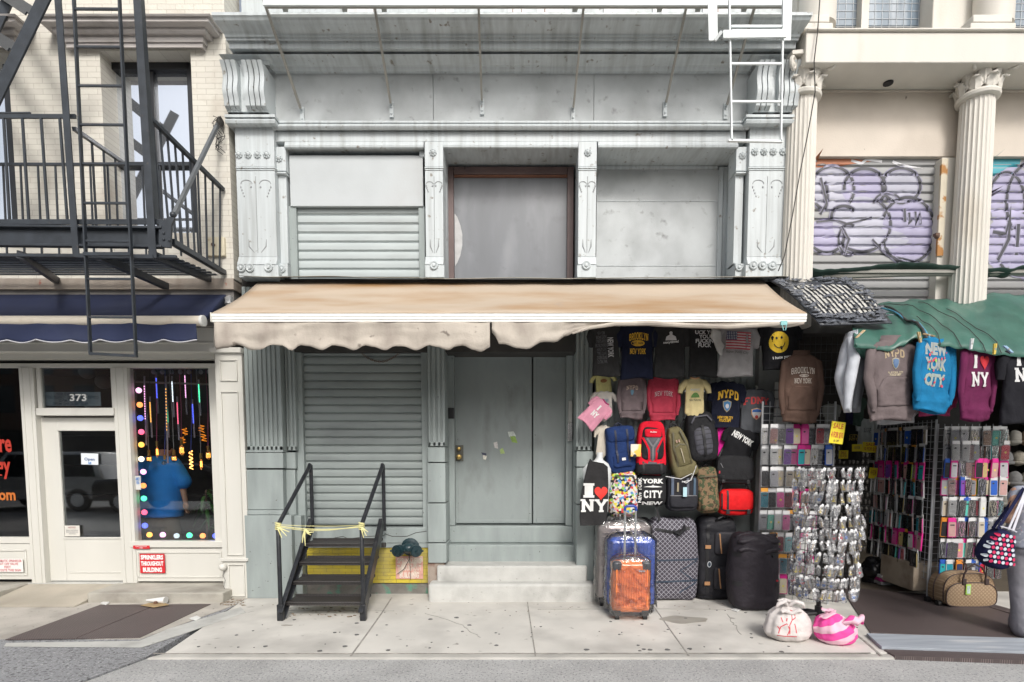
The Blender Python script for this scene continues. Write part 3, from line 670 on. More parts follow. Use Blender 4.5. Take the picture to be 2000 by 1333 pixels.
x = obj('lever_box', MB().pbox(1110, 1118, 783, 862, DY - .165, DY - .12), mat('dull_steel', (.4, .4, .38), .35, .8), mid, bevel=.004)
obj('lock_body', MB().pbox(1109, 1118, 826, 861, DY - .19, DY - .165), mat('bright_steel', (.6, .6, .6), .25, .9), x, bevel=.003)
m = MB(); c = P(1107, 684, .35); m.lathe([(.05, 0), (.06, -.03), (.03, -.06), (.001, -.07)], c, 12, 'y'); m.lathe([(.04, 0), (.04, -.05), (.001, -.06)], P(1040, 672, .35), 10, 'y')
obj('entry_lamp', m, DARKG, mid)
st = MB(); st.pbox(875, 1119, 1028, 1061, DY - .12, DY + .1); obj('door_sill', st, LOW, mid, bevel=.012)
st = MB(); st.box(X(871, 1080, .25), X(1126, 1080, .25), .25, DY + .1, .35, Z(1065, .25)); obj('door_step', st, LOW, mid, bevel=.012)
STP = thing('stoop', 'two broad worn concrete steps below the grey steel door', 'steps', (0, 0, 0))
y1, y2 = -.19, -.035
obj('upper_step', MB().box(X(853, 1120, y2), X(1147, 1120, y2), y2, .3, .0, Z(1106, y2)), CONC, STP, bevel=.02)
obj('lower_step', MB().box(X(836, 1158, y1), X(1163, 1158, y1), y1, y2 + .06, -.05, Z(1141, y1)), CONC, STP, bevel=.03)
obj('blackout_backing', MB().box(XLb + .05, XRb - .05, .95, 1.0, 0, 9), DARK, mid)  # added unseen dark backing, stops bright sky showing through the door gaps
# third bay: closed panelled front the merchandise hangs on
tb = MB(); xx0, xx1 = X(1160, 900, .12), X(1478, 900, .12)
tb.box(xx0, xx1, .12, .45, 0, Z(560, .12))
for k in range(26):
    x = xx0 + .03 + k * (xx1 - xx0 - .03) / 26; tb.box(x, x + .045, .105, .12, Z(905, .12), Z(560, .12))
for v in (880, 985): tb.box(xx0, xx1, .10, .12, Z(v + 2, .12), Z(v, .12))
obj('panelled_front', tb, LOW, mid, bevel=.003)
pl = MB(); pl.pbox(1478, 1545, 560, 1172, .0, .5); obj('end_pilaster', pl, mat('grimy_end_paint', (.22, .23, .22), .6, var=.15, stain=(.12, .12, .11), st=(3, .5, .7)), mid, bevel=.006)
# ------------------------------------------------------------------ sprinkler fittings
s = thing('sprinkler_sign', 'faded pink sprinkler sign peeling on the yellow base wall', 'sign', P(800, 1140, .165))
obj('board', MB().pbox(773, 826, 1087, 1131, .160, .17), mat('faded_pink', (.66, .36, .30), .7, var=.2, scale=14, stain=(.7, .6, .5), st=(9, .5, .6)), s)
FW = mat('faded_white', (.74, .66, .58), .7, var=.15, scale=20)
for k, (t_, v0, v1) in enumerate((('SPRINKLERS', 1090, 1101), ('THROUGHOUT', 1104, 1115), ('BUILDING', 1118, 1129))):
    a, b = P(776, v1, .16), P(823, v0, .16)
    if k == 2: a.x += .03; b.x -= .03
    obj('lettering', lay(sans(t_, .03), (a.x + b.x) / 2, (a.z + b.z) / 2, b.x - a.x, b.z - a.z, plane=.16, off=.004), FW, s)
TEAL = mat('dark_teal_iron', (.012, .034, .042), .35, var=.2, bump=.2, bscale=40)
s = thing('fire_connection', 'dark teal twin hose connection above the faded sprinkler sign', 'standpipe', P(800, 1070, .17))
c = P(802, 1068, .16); m = MB(); m.lathe([(.11, 0), (.11, -.02), (.07, -.03), (.065, -.10)], c, 18, 'y'); m.ell((c.x, c.y - .12, c.z), (.09, .07, .06), 14, 8)
obj('valve_body', m, TEAL, s)
for sx in (-1, 1):
    a = Vector((c.x + sx * .04, c.y - .11, c.z)); b = Vector((c.x + sx * .115, c.y - .24, c.z - .015)); d = (b - a).normalized()
    m = MB(); m.tube([a, a.lerp(b, .6), b], [.045, .048, .05], 14)
    for r, t0, t1 in ((.066, .55, .7), (.072, .78, 1.0), (.062, 1.02, 1.14)): m.tube([a.lerp(b, t0), a.lerp(b, t1)], r, 18)
    m.tube([a.lerp(b, 1.1), a.lerp(b, 1.3)], .018, 8); p = a.lerp(b, .9)
    for q in (0, math.pi): m.ell((p.x + .078 * math.cos(q), p.y, p.z + .078 * math.sin(q)), (.014, .014, .014), 8, 5)
    obj('cap', m, TEAL, s)
obj('chain', MB().tube([c + Vector((0, -.1, -.05)), c + Vector((-.01, -.06, -.15)), c + Vector((-.08, -.03, -.27)), c + Vector((-.16, -.02, -.33))], .004, 5).tube([c + Vector((.005, -.1, -.05)), c + Vector((.005, -.05, -.4))], .003, 5), DARKG, s)
# ------------------------------------------------------------------ black steel steps
S = thing('steel_steps', 'black steel open-riser steps with two handrails before the roller shutter', 'steps', G(645, 1190))
yF, yB = G(548, 1212).y, .02
xl0, xr0 = G(549, 1212).x, G(710, 1212).x
xL, xR = xl0, xr0
zTop = Z(1040, yB)
for x in (xL, xR):
    q = MB(); zz = .86; n = 5
    # channel stringer
    a = Vector((x, yF + .02, .02)); b = Vector((x, yB - .02, zz + .02))
    d = (b - a).normalized(); up = Vector((0, -d.z, d.y)).normalized() if False else d.cross(Vector((1, 0, 0))).normalized()
    if up.z < 0: up = -up
    w_ = .018; hh = .11
    vs = []
    for sx in (-1, 1):
        for p in (a + up * -.02, a + up * hh, b + up * hh, b + up * -.02): vs.append((p.x + sx * w_ / 2, p.y, max(.0, p.z)))
    q.add(vs, [(0, 1, 2, 3), (7, 6, 5, 4), (0, 4, 5, 1), (1, 5, 6, 2), (2, 6, 7, 3), (3, 7, 4, 0)])
    ins = .03 if x == xL else -.03
    for off in (-.012, hh - .004):
        q.bar(a + up * off + Vector((ins / 2 * 1.0, 0, 0)), b + up * off + Vector((ins / 2, 0, 0)), .045, .01, up=up)
    obj('stringer', q, BLACKM, S, bevel=.003)
    pr_ = [Vector((x, yF, .0)), Vector((x, yF, Z(1020, yF)))]
    r = MB(); r.box(x - .03, x + .03, yF - .03, yF + .03, .0, .17); obj('post_foot', r, BLACKM, S, bevel=.006)
    zf = Z(1032, yF); zk = Z(906, yB)
    pts = [Vector((x, yF, .1)), Vector((x, yF, zf - .03))] + [Vector((x, yF + .012 * k, zf + .0 + .022 * k)) for k in range(1, 3)]
    top = Vector((x, yB, zk))
    ramp = [Vector((x, yF, .1)), Vector((x, yF, zf)), Vector((x, yF + .03, zf + .05)), Vector((x, yB - .07, zk - .05)), Vector((x, yB - .035, zk - .012)), Vector((x, yB - .005, zk - .02)), Vector((x, yB, zk - .07)), Vector((x, yB, .80))]
    obj('handrail', MB().tube(ramp, .022, 12), BLACKM, S)
for k in range(4):
    z = .10 + .176 * (k + .0) + .06; y = yF + .10 + (yB - yF - .12) * k / 4.4
    zs_ = [Z(1188, yF), 0]
    m = MB(); m.box(xL + .012, xR - .012, y, y + .25, z, z + .006); m.box(xL + .012, xR - .012, y, y + .006, z - .034, z); m.box(xL + .012, xR - .012, y + .246, y + .25, z, z + .03)
    m.tube([(xL + .012, y + .002, z - .002), (xR - .012, y + .002, z - .002)], .013, 8)
    obj('tread', m, plate('stair_tread_plate', (.075, .068, .066)), S, bevel=.001)
    m = MB(); m.box(xL + .004, xL + .02, y + .02, y + .2, z - .05, z + .03); m.box(xR - .02, xR - .004, y + .02, y + .2, z - .05, z + .03)
obj('mounting_lug', MB().pbox(745, 752, 1061, 1069, .1, .17), DARKG, S)
YT = mat('yellow_tape', (.70, .66, .32), .5, var=.1)
t = thing('caution_tape', 'yellow tape tied across the handrails of the black steel steps', 'tape', (xL, yF, Z(1028, yF)))
zt_ = Z(1027, yF); m = MB()
def flat(m, pts, w, th=.002):
    for a, b in zip(pts[:-1], pts[1:]): m.bar(a, b, w, th, up=(0, -1, .2))
def sagl(a, b, s, n=10): return [Vector(a).lerp(Vector(b), i / n) + Vector((0, math.sin(i * 1.7) * .003, -s * math.sin(math.pi * i / n))) for i in range(n + 1)]
m.tube(sagl((xL, yF - .024, zt_), (xR, yF - .024, zt_ - .012), .03), .005, 5); m.tube(sagl((xL, yF - .026, zt_ - .01), (xR, yF - .024, zt_ + .002), .045), .0035, 5); m.tube(sagl((xL, yF - .02, zt_ + .012), (xR, yF - .02, zt_ + .005), .012), .003, 5)
obj('strand', m, YT, t)
for x in (xL, xR):
    m = MB()
    for k in range(5):
        zc = zt_ - .03 + k * .014; m.tube([(x + .027 * math.cos(q), yF + .027 * math.sin(q), zc + .006 * math.sin(q + k)) for q in [j * math.pi / 5 for j in range(10)]], .006, 5, closed=True)
    s_ = 1 if x == xL else .6
    for dx, dz in ((.10, -.10), (.13, -.06), (.05, -.12)): m.tube([(x + .01, yF - .03, zt_ - .01), (x + dx * .5 * s_, yF - .045, zt_ - .02 + dz * .2), (x + dx * s_, yF - .04, zt_ + dz)], [.006, .007, .004], 5)
    obj('knot', m, YT, t)
m = MB(); x = xL + .22 * (xR - xL) + .1
for dx, dz in ((-.03, -.17), (.0, -.20), (.06, -.09), (.09, -.06)): m.tube([(x, yF - .03, zt_ - .03), (x + dx * .5, yF - .05, zt_ - .05 + dz * .25), (x + dx, yF - .04, zt_ + dz)], [.007, .008, .004], 5)
obj('loose_end', m, YT, t)
# ------------------------------------------------------------------ left building
lb = thing('brick_building', 'cream painted brick building with dark iron fire escape over the lamp shop', 'building')
xr = X(452, 400, 0) + .0; ow0, ow1, oz0, oz1 = X(202, 250, .0), X(378, 250, .0), Z(455, 0), Z(100, 0)
o20 = X(27, 300, 0); zbt, ztp = Z(548, 0), 12.0
W = MB()
W.box(o20, ow0, 0, .35, zbt, ztp); W.box(ow1, xr, 0, .35, zbt, ztp); W.box(ow0, ow1, 0, .35, zbt, oz0); W.box(ow0, ow1, 0, .35, oz1, ztp)
W.box(-13, o20, 0, .35, zbt, Z(455, 0)); W.box(-13, o20, 0, .35, oz1 - .02, ztp); W.box(-13, -8.4, 0, .35, Z(455, 0), oz1)
obj('brick_wall', W, BRICK, lb, smooth=0)
for (u0, u1) in ((129, 404), (-300, 40)):
    pr = [(.0, 94), (-.07, 93), (-.07, 84), (-.09, 82), (-.09, 70), (-.13, 66), (-.15, 60), (-.15, 54), (-.19, 50), (-.23, 42), (-.23, 34), (-.26, 31), (-.27, 27)]
    obj('window_cornice', mould(u0 + 22, u1 - 14, pr, .1, 1.0), mat('stone_grey_cornice', (.50, .47, .45), .7, var=.08, stain=(.3, .27, .25), st=(4, .5, .8), bump=.2), lb)
IRONF = mat('black_sash', (.02, .021, .024), .35)
MIRR = mat('sky_glass', (.74, .78, .84), .03, .9, var=.0, spec=1.0)
fr = MB(); x0, x1 = X(206, 260, .2), X(376, 260, .2)
fr.box(x0 - .08, x0 + .05, .18, .3, oz0, oz1); fr.box(x1 - .03, x1 + .06, .18, .3, oz0, oz1); fr.box(x0, x1, .18, .3, Z(138, .2), oz1 + .02); fr.box(x0, x1, .2, .3, Z(326, .2), Z(316, .2)); fr.box(x0, x1, .2, .3, oz0, oz0 + .06)
xm = X(300, 260, .2); fr.box(xm - .022, xm + .022, .21, .3, oz0 + .06, Z(138, .2))
wn = obj('window', fr, IRONF, lb, bevel=.006); obj('glass', MB().box(x0, x1, .25, .26, oz0, oz1), MIRR, wn)
wn = obj('window', MB().box(-8.5, -6.4, .2, .3, Z(326, .2), Z(316, .2)).box(X(18, 300, .2) - .0, X(18, 300, .2) + .12, .18, .3, oz0, oz1), IRONF, lb, bevel=.006); obj('glass', MB().box(-8.5, X(18, 300, .2), .25, .26, oz0, oz1), MIRR, wn)
obj('stone_lintel', MB().box(-13, xr, -.02, .35, Z(566, 0), Z(545, 0)), mat('brown_stone_band', (.36, .31, .26), .85, var=.2, scale=3, stain=(.2, .16, .13), st=(3, .5, .75), stain2=(.3, .1, .07), st2=(7, .68, .74), bump=.4), lb)
obj('meter_box', MB().pbox(402, 438, 463, 500, -.04, .0), mat('box_cream', (.66, .60, .45), .6, var=.1, stain=(.4, .25, .12), st=(9, .6, .7)), lb, bevel=.006)
obj('box_bolt', MB().lathe([(.02, 0), (.02, -.02), (.001, -.03)], P(417, 479, -.04), 10, 'y'), RUST, lb)
obj('shop_frieze', MB().box(-13, xr - .02, .02, .4, Z(640, .1), Z(566.5, 0)), mat('grey_frieze', (.18, .17, .16), .7, var=.2), lb)
# ------------------------------------------------------------------ lamp shop front
SF = .27
sf = thing('lamp_shop_front', 'white painted timber shopfront of the lamp shop numbered 373', 'shopfront')
W = MB(); W.pbox(-900, 418, 640, 688, .10, .4); obj('fascia', W, WHITEP, sf, bevel=.01)
W = MB(); W.pbox(-900, 418, 688.5, 702, .20, .45); W.pbox(-900, 418, 668, 671, .085, .1); obj('fascia_trim', W, WHITEP, sf, bevel=.004)
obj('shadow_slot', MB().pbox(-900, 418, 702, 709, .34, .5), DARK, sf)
fr = MB(); fr.pbox(-900, 420, 710, 718, SF - .02, SF + .12)
obj('head_rail', fr, WHITEP, sf, bevel=.004)
def post(u0, u1, b0, b1, v1=1136, Y=SF - .03):
    """upright whose foot is at pixel b; follows the real vertical"""
    x = (X(u0, 718, Y) + X(b0, v1, Y)) / 2; xx = (X(u1, 718, Y) + X(b1, v1, Y)) / 2
    return x, xx
zf = .12
def upright(u0, u1, b0, b1, Y=SF - .03, z0=zf, v0=718):
    a, b = post(u0, u1, b0, b1); m = MB(); m.box(a, b, Y, Y + .12, z0, Z(v0, Y)); w_ = b - a
    m.box(a + w_ * .22, a + w_ * .26, Y - .006, Y, z0, Z(v0, Y)); m.box(a + w_ * .74, a + w_ * .78, Y - .006, Y, z0, Z(v0, Y)); return m
obj('mullion', upright(36, 60, 62, 92), WHITEP, sf, bevel=.003)
obj('mullion', upright(222, 253, 236, 262), WHITEP, sf, bevel=.003)
m = MB(); m.pbox(70, 222, 797, 812, SF - .05, SF + .08); obj('transom_rail', m, WHITEP, sf, bevel=.005)
m = MB(); m.pbox(60, 74, 718, 1132, SF + .02, SF + .14, 925); obj('door_jamb', m, WHITEP, sf, bevel=.004)
GLS = glassy('shop_glass', (.90, .93, .94), .0)
tw = obj('transom_window', MB().pbox(72, 80, 718, 797, SF, SF + .05).pbox(217, 224, 718, 797, SF, SF + .05), WHITEP, sf, bevel=.002); obj('glass', MB().pbox(79, 218, 718, 797, SF + .02, SF + .026), GLS, tw)
a, b = P(137, 784, SF + .018), P(169, 770, SF + .018)
obj('number', lay(sans('373', .02), (a.x + b.x) / 2, (a.z + b.z) / 2, b.x - a.x, b.z - a.z, plane=SF + .018), mat('white_letters', (.8, .8, .78), .5, var=0), sf)
# mirrored writing strip that hangs behind the transom
a, b = P(80, 793, .34), P(196, 766, .34)
sg = thing('mirrored_strip_sign', 'grey strip of mirrored grocery lettering behind the glass over the door', 'sign', ((a.x + b.x) / 2, .34, a.z))
obj('strip', MB().box(a.x, b.x, .34, .345, a.z, b.z), mat('strip_grey', (.30, .34, .37), .7), sg)
tx = sans('LUNCH COLD BEER\nCOFFEE - CIGARETTES - CANDY LOTTO\nGROCERY-MAGS\nVEGETABLES AND MORE', .01); tx = ([(-p[0], p[1], p[2]) for p in tx[0]], tx[1])
obj('lettering', lay(tx, (a.x + b.x) / 2, (a.z + b.z) / 2, (b.x - a.x) * .94, (b.z - a.z) * .9, plane=.34), mat('dim_letters', (.05, .08, .11), .7, var=0), sg)
# door
DX0, DX1 = X(88, 970, SF + .05), X(238, 970, SF + .05)
dz0, dz1 = zf + .01, Z(816, SF + .05); gz0, gz1 = Z(1050, SF + .05), Z(842, SF + .05); gx0, gx1 = DX0 + .21, DX1 - .03
dy = SF + .05; m = MB(); m.box(DX0, gx0, dy, dy + .05, dz0, dz1); m.box(gx1, DX1, dy, dy + .05, dz0, dz1); m.box(gx0, gx1, dy, dy + .05, gz1, dz1); m.box(gx0, gx1, dy, dy + .05, dz0, gz0)
m.box(gx0 + .04, gx1 - .03, dy - .008, dy, dz0 + .10, dz0 + .115); m.box(gx0 - .015, gx1 + .01, dy - .01, dy, gz1, gz1 + .02); m.box(gx0 - .015, gx1 + .01, dy - .01, dy, gz0 - .02, gz0)
dr = obj('door', m, WHITEP, sf, bevel=.005); obj('glass', MB().box(gx0, gx1, dy + .02, dy + .026, gz0, gz1), GLS, dr)
def card(name, label, u0, u1, v0, v1, Y, col, lines, lc, group=None, cat='sign', tilt=0, th=.004, mt=None):
    a, b = P(u0, v1, Y), P(u1, v0, Y); t = thing(name, label, cat, ((a.x + b.x) / 2, Y, (a.z + b.z) / 2), group)
    mb = MB(); cx, cz = (a.x + b.x) / 2, (a.z + b.z) / 2; hw, hh = (b.x - a.x) / 2, (b.z - a.z) / 2
    mb.box(cx - hw, cx + hw, Y, Y + th, cz - hh, cz + hh)
    obj('board', mb, mt or mat('card_' + name, col, .6, var=.04), t, bevel=.001)
    for k, (tx, y0, y1, wf, c, *bo) in enumerate(lines):
        obj('lettering', lay(sans(tx, bo[0] if bo else .02), cx, cz + hh * (1 - (y0 + y1)), hw * 2 * wf, hh * 2 * (y1 - y0), plane=Y, off=.003), mat('ink_%02d%02d%02d' % tuple(int(x * 99) for x in c), c, .6, var=0), t)
    t.rotation_euler.y = tilt
    return t
c_ = card('open_sign', 'small white paper open sign inside the shop door glass', 159, 191, 886, 908, SF + .045, (.72, .76, .80), [('Open', .38, .72, .6, (.04, .10, .25)), ('AM', .74, .96, .2, (.05, .25, .6))], 0, tilt=.03)
card('door_notice', 'small pink edged notice low on the shop door glass', 127, 155, 1027, 1048, SF + .045, (.68, .66, .60), [('NOTICE', .1, .25, .5, (.3, .1, .1)), ('please read before\nentering thank you\nvery much', .35, .85, .8, (.35, .35, .35))], 0)
RED = mat('sign_red', (.60, .02, .03), .45, var=.05)
c_ = card('sprinklers_sign', 'bright red sprinklers sign with white letters under the lamp window', 274, 321, 1082, 1120, SF - .045, (0, 0, 0), [('SPRINKLERS', .06, .30, .9, (.85, .85, .85), .05), ('THROUGHOUT', .38, .62, .9, (.85, .85, .85), .05), ('BUILDING', .70, .94, .76, (.85, .85, .85), .05)], 0, mt=RED)
card('step_warning', 'tiny red watch your step strip above the red sprinklers sign', 260, 292, 1066, 1072.5, SF - .045, (0, 0, 0), [('WATCH YOUR\nSTEP', .1, .9, .7, (.8, .8, .8), .0)], 0, mt=RED)
card('valve_notice', 'white notice with faded pink shut off valve lettering below the window at the frame edge', -14, 44, 1092, 1118, SF - .045, (.76, .75, .72), [('AUTOMATIC SPRINKLER', .05, .24, .94, (.6, .2, .22)), ('SHUT OFF VALVE', .28, .47, .7, (.6, .2, .22)), ('FEET', .52, .70, .22, (.6, .2, .22)), ('OPPOSITE THIS SIGN', .75, .94, .86, (.6, .2, .22))], 0)
# display window of the lamp shop and the part window at the edge
m = MB(); m.pbox(253, 259, 718, 1062, SF, SF + .08, 890); m.pbox(413, 436, 718, 1062, SF, SF + .08, 890); m.pbox(253, 436, 1058, 1070, SF - .04, SF + .08)
dw = obj('display_window', m, WHITEP, sf, bevel=.004); obj('glass', MB().box(X(255, 890, SF), X(434, 890, SF), SF + .03, SF + .036, Z(1060, SF), Z(718, SF)), GLS, dw)
m = MB(); m.pbox(-900, 64, 1050, 1062, SF - .02, SF + .08); m.box(X(-900, 900, SF), X(-880, 900, SF), SF, SF + .08, zf, Z(718, SF)); ew = obj('display_window', m, WHITEP, sf, bevel=.004)
obj('glass', MB().box(X(-880, 890, SF), X(44, 890, SF), SF + .03, SF + .036, Z(1052, SF), Z(718, SF)), GLS, ew)
def rlet(t_, u0, u1, v0, v1, c, e):
    a, b = P(u0, v1, SF + .03), P(u1, v0, SF + .03); obj('window_lettering', lay(sans(t_, .03), (a.x + b.x) / 2, (a.z + b.z) / 2, b.x - a.x, b.z - a.z, plane=SF + .028, off=.0), mat('vinyl_' + t_, c, .5, var=0, emit=e, ecol=c), ew)
rlet('ere', -14, 22, 858, 884, (.42, .03, .015), 0); rlet('ogy', -18, 20, 902, 936, (.42, .03, .015), 0); rlet('e.com', -30, 30, 962, 978, (.5, .14, .02), 0)
card('nostalgic_card', 'small white card with a badge in the window corner', 20, 47, 998, 1026, SF + .045, (.66, .64, .62), [('NOSTALGIC', .82, .94, .8, (.3, .05, .05)), ('CERTIFIED', .05, .15, .8, (.3, .3, .3))], 0)
p = MB(); p.pbox(248, 436, 1072, 1136, SF - .02, SF + .1); y = SF - .02
for a in ((270, 430, 1078, 1081), (270, 430, 1126, 1129), (268, 271, 1078, 1129), (430, 433, 1078, 1129)): p.pbox(*a, y - .010, y)
obj('bottom_panel', p, WHITEP, sf, bevel=.003)
p = MB(); p.pbox(-900, 78, 1063, 1132, SF - .02, SF + .1); p.pbox(-40, 50, 1074, 1077, SF - .032, SF - .02); p.pbox(-40, 50, 1122, 1125, SF - .032, SF - .02); p.pbox(49, 52, 1074, 1125, SF - .032, SF - .02); obj('bottom_panel', p, WHITEP, sf, bevel=.003)
# big panelled end pilaster
p = MB(); x0, x1 = X(428, 930, -.02), X(480, 930, -.02); p.box(x0, x1, -.02, .3, .0, Z(690, -.02))
def sunk(p, x0, x1, z0, z1, y, t=.018, w_=.012):
    p.box(x0, x1, y - t, y, z0, z0 + w_); p.box(x0, x1, y - t, y, z1 - w_, z1); p.box(x0, x0 + w_, y - t, y, z0 + w_, z1 - w_); p.box(x1 - w_, x1, y - t, y, z0 + w_, z1 - w_)
sunk(p, x0 + .06, x1 - .05, Z(745, -.02), Z(703, -.02), -.02); sunk(p, x0 + .06, x1 - .05, Z(1085, -.02), Z(765, -.02), -.02); sunk(p, x0 + .07, x1 - .05, Z(1165, -.02), Z(1102, -.02), -.02)
p.box(x0 - .04, x1 + .0, -.05, -.02, Z(1096, -.02), Z(1090, -.02)); p.box(x0 - .03, x1 + .01, -.06, .1, Z(690, -.02), Z(680, -.02))
pil = obj('end_pilaster', p, WHITEP, sf, bevel=.004); c = P(438, 1107, -.02); obj('ball_ornament', MB().ell((c.x, c.y - .03, c.z), (.045, .045, .045), 16, 10), WHITEP, pil)
obj('crack', MB().tube([P(u, v, -.045) for u, v in ((438, 1115), (436, 1125), (440, 1134), (437, 1146), (441, 1160), (439, 1172))], .003, 4), DARKG, pil)
stp = thing('shop_step', 'low worn concrete step under the lamp shop window', 'step')
obj('step', MB().box(X(170, 1165, -.23), X(435, 1165, -.23), -.23, .36, -.05, zf - .003), mat('dirty_step', (.42, .40, .35), .9, var=.15, scale=4, stain=(.22, .2, .17), st=(2.5, .5, .8), bump=.4), stp, bevel=.015)
stp = thing('entrance_ramp', 'ridged concrete ramp rising to the lamp shop door', 'ramp')
r = MB(); A, B, C_, D_ = G(3, 1166), G(135, 1186), G(172, 1166), G(60, 1140)
xa, xb = X(22, 1150, .0), X(170, 1170, -.23) - .004
n = 26
for k in range(n):
    y0 = -.42 + k * (.72 / n); z0 = .0 + (y0 + .42) / .72 * (zf - .006); r.box(xa, xb, y0 + .004, y0 + .72 / n, -.05, z0 + .008)
r.box(xa, xb, -.42, .34, -.06, .0); obj('ramp', r, mat('ramp_concrete', (.46, .42, .35), .9, var=.12, stain=(.3, .27, .22), st=(2, .5, .8), bump=.3), stp)
stp = thing('shop_step', 'low concrete step at the frame edge beside the ridged ramp', 'step')
obj('step', MB().box(-9, xa - .004, -.18, .36, -.05, zf - .003), mat('dirty_step', (0, 0, 0)), stp, bevel=.015)
obj('threshold', MB().box(X(60, 1135, .3), X(250, 1135, .3), .24, .42, .0, zf), CONC, sf)
# dark shop inside
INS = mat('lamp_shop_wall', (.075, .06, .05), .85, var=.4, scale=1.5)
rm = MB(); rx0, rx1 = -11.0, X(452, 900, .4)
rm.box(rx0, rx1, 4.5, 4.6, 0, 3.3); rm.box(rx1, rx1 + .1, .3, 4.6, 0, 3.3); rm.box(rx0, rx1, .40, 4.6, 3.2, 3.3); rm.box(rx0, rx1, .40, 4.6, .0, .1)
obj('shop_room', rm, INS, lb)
# ------------------------------------------------------------------ dark fire escape
fe = thing('fire_escape', 'blue-black iron fire escape with hanging ladder on the brick building', 'fire escape')
YF = -1.1
def line(mb, a, b, Ya, Yb, w, d=None, **k): mb.bar(P(*a, Ya), P(*b, Yb), w, d, **k)
m = MB(); line(m, (-200, 228), (148, 228), YF, YF, .035, .02); line(m, (-200, 221), (60, 221), YF, YF, .012, .012)
for k in range(8): u = 9 + k * 37; 
for k in range(-6, 5):
    u = 7 + k * 36.5
    if u < 140: line(m, (u, 228), (u + 12 + k * 1.0, 432), YF, YF, .018)
obj('front_railing', m, STEELD, fe)
m = MB(); line(m, (145, 252), (243, 320), YF, -.05, .035, .035)
for k in range(4): t = (k + .5) / 4.3; line(m, (145 + 98 * t, 252 + 68 * t), (157 + 92 * t, 434 + 60 * t), YF + 1.05 * t, YF + 1.05 * t, .016)
obj('side_railing', m, STEELD, fe)
m = MB(); line(m, (-200, 321), (372, 322), -.45, -.45, .025)
for k in range(-4, 11): u = 40 + k * 34; line(m, (u, 322), (u + 8, 500), -.45, -.45, .015)
obj('wall_railing', m, STEELD, fe)
m = MB(); line(m, (288, 226), (436, 371), YF, -.02, .038, .04)
for k in range(10):
    t = (k + .6) / 10; Yk = YF + (1.08) * t; line(m, (288 + 148 * t, 226 + 145 * t), (312 + 122 * t, 452 + 75 * t), Yk, Yk, .016)
obj('side_railing', m, STEELD, fe)
m = MB(); line(m, (-200, 434), (320, 434), YF - .02, YF - .02, .05, .012); line(m, (-200, 459), (318, 464), YF, YF, .20, .02); line(m, (-200, 441), (318, 446), YF - .03, YF - .03, .022, .06); line(m, (-200, 477), (318, 483), YF - .03, YF - .03, .022, .06)
line(m, (-200, 497), (345, 502), YF, YF, .03, .03)
obj('front_beam', m, STEELD, fe, bevel=.004)
for a_, b_, w_ in (((335, 472), (437, 533), .05), ((296, 498), (408, 545), .07), ((190, 500), (325, 560), .07), ((40, 498), (110, 548), .07)):
    m = MB(); line(m, a_, b_, YF + (.06 if w_ < .06 else 0), -.02, w_, .06); obj('joist', m, STEELD, fe)
for k in range(9):
    t = k / 8.5; m = MB(); Yk = YF + .04 + t * .98
    line(m, (-260, 500 + t * 38), (338 + t * 90, 501 + t * 38), Yk, Yk, .012, .035); obj('slat', m, STEELD, fe)
m = MB(); line(m, (112, -20), (149, 502), YF - .06, YF - .06, .06, .012); obj('hanger_strap', m, STEELD, fe)
m = MB(); line(m, (267, -20), (299, 504), YF - .06, YF - .06, .07, .012); line(m, (275, -20), (307, 440), YF + .0, YF + .0, .012, .07); obj('hanger_strap', m, STEELD, fe)
m = MB(); line(m, (149, 500), (300, 502), YF - .06, YF - .06, .035, .03); obj('ladder_guide', m, STEELD, fe)
m = MB(); line(m, (340, 420), (428, 238), YF + .05, -.02, .034, .034); obj('brace_rod', m, mat('grey_iron', (.12, .13, .14), .5, var=.2), fe)
m = MB(); pts = [(313, 440), (334, 425), (344, 428), (338, 440), (336, 486), (313, 484)]
m.prism([(P(u, v, YF - .02).x, P(u, v, YF - .02).z) for u, v in pts], YF - .045, YF - .02)
for c in ((320, 456), (320, 468), (331, 470)): q = P(*c, YF - .045); m.lathe([(.015, 0), (.012, -.012), (.001, -.014)], q, 8, 'y')
m.ell(P(338, 420, YF), (.03, .03, .03), 10, 6); obj('brace_plate', m, STEELD, fe, bevel=.003)
m = MB(); rw = random.Random(5)
for k in range(6):
    c = P(429, 250, -.06); pts = [c + Vector((rw.uniform(-.06, .06), rw.uniform(-.05, 0), .1 - j * .06 + rw.uniform(-.03, .03))) for j in range(7)]; m.tube(pts, .004, 4)
m.ell(P(430, 238, -.05), (.035, .05, .05), 10, 6)
obj('wire_tangle', m, DARKG, fe)
m = MB(); YLd = YF - .14
pl_, pr_ = (143, -10), (178, 695); 
m.bar(P(144, -10, YLd), P(177, 694, YLd), .035, .014, up=(1, 0, 0)); m.bar(P(233, -10, YLd), P(266, 697, YLd), .035, .014, up=(1, 0, 0))
for v in (18, 92, 168, 244, 320, 397, 471, 545, 620): t = (v + 10) / 705; line(m, (144 + 33 * t, v), (233 + 33 * t, v + .5), YLd, YLd, .018, .018)
line(m, (176, 691), (268, 696), YLd, YLd, .024, .03); line(m, (164, 497), (256, 497), YLd - .01, YLd - .01, .03, .03)
obj('drop_ladder', m, STEELD, fe)
# stair flight at the upper corner
m = MB(); line(m, (95, -20), (-60, 300), -.75, -.75, .12, .02); line(m, (25, -20), (-120, 300), -.25, -.25, .12, .02); obj('stair_stringer', m, STEELD, fe)
for k in range(4):
    t = .12 + k * .22; u, v = 95 - 155 * t, -20 + 320 * t; m = MB()
    for j in range(4): line(m, (u - 4 - j * 7, v + 4 + j * 1.5), (u - 62 - j * 7, v - 34 + j * 1.5), -.75, -.25, .035, .012)
    obj('stair_tread', m, STEELD, fe)
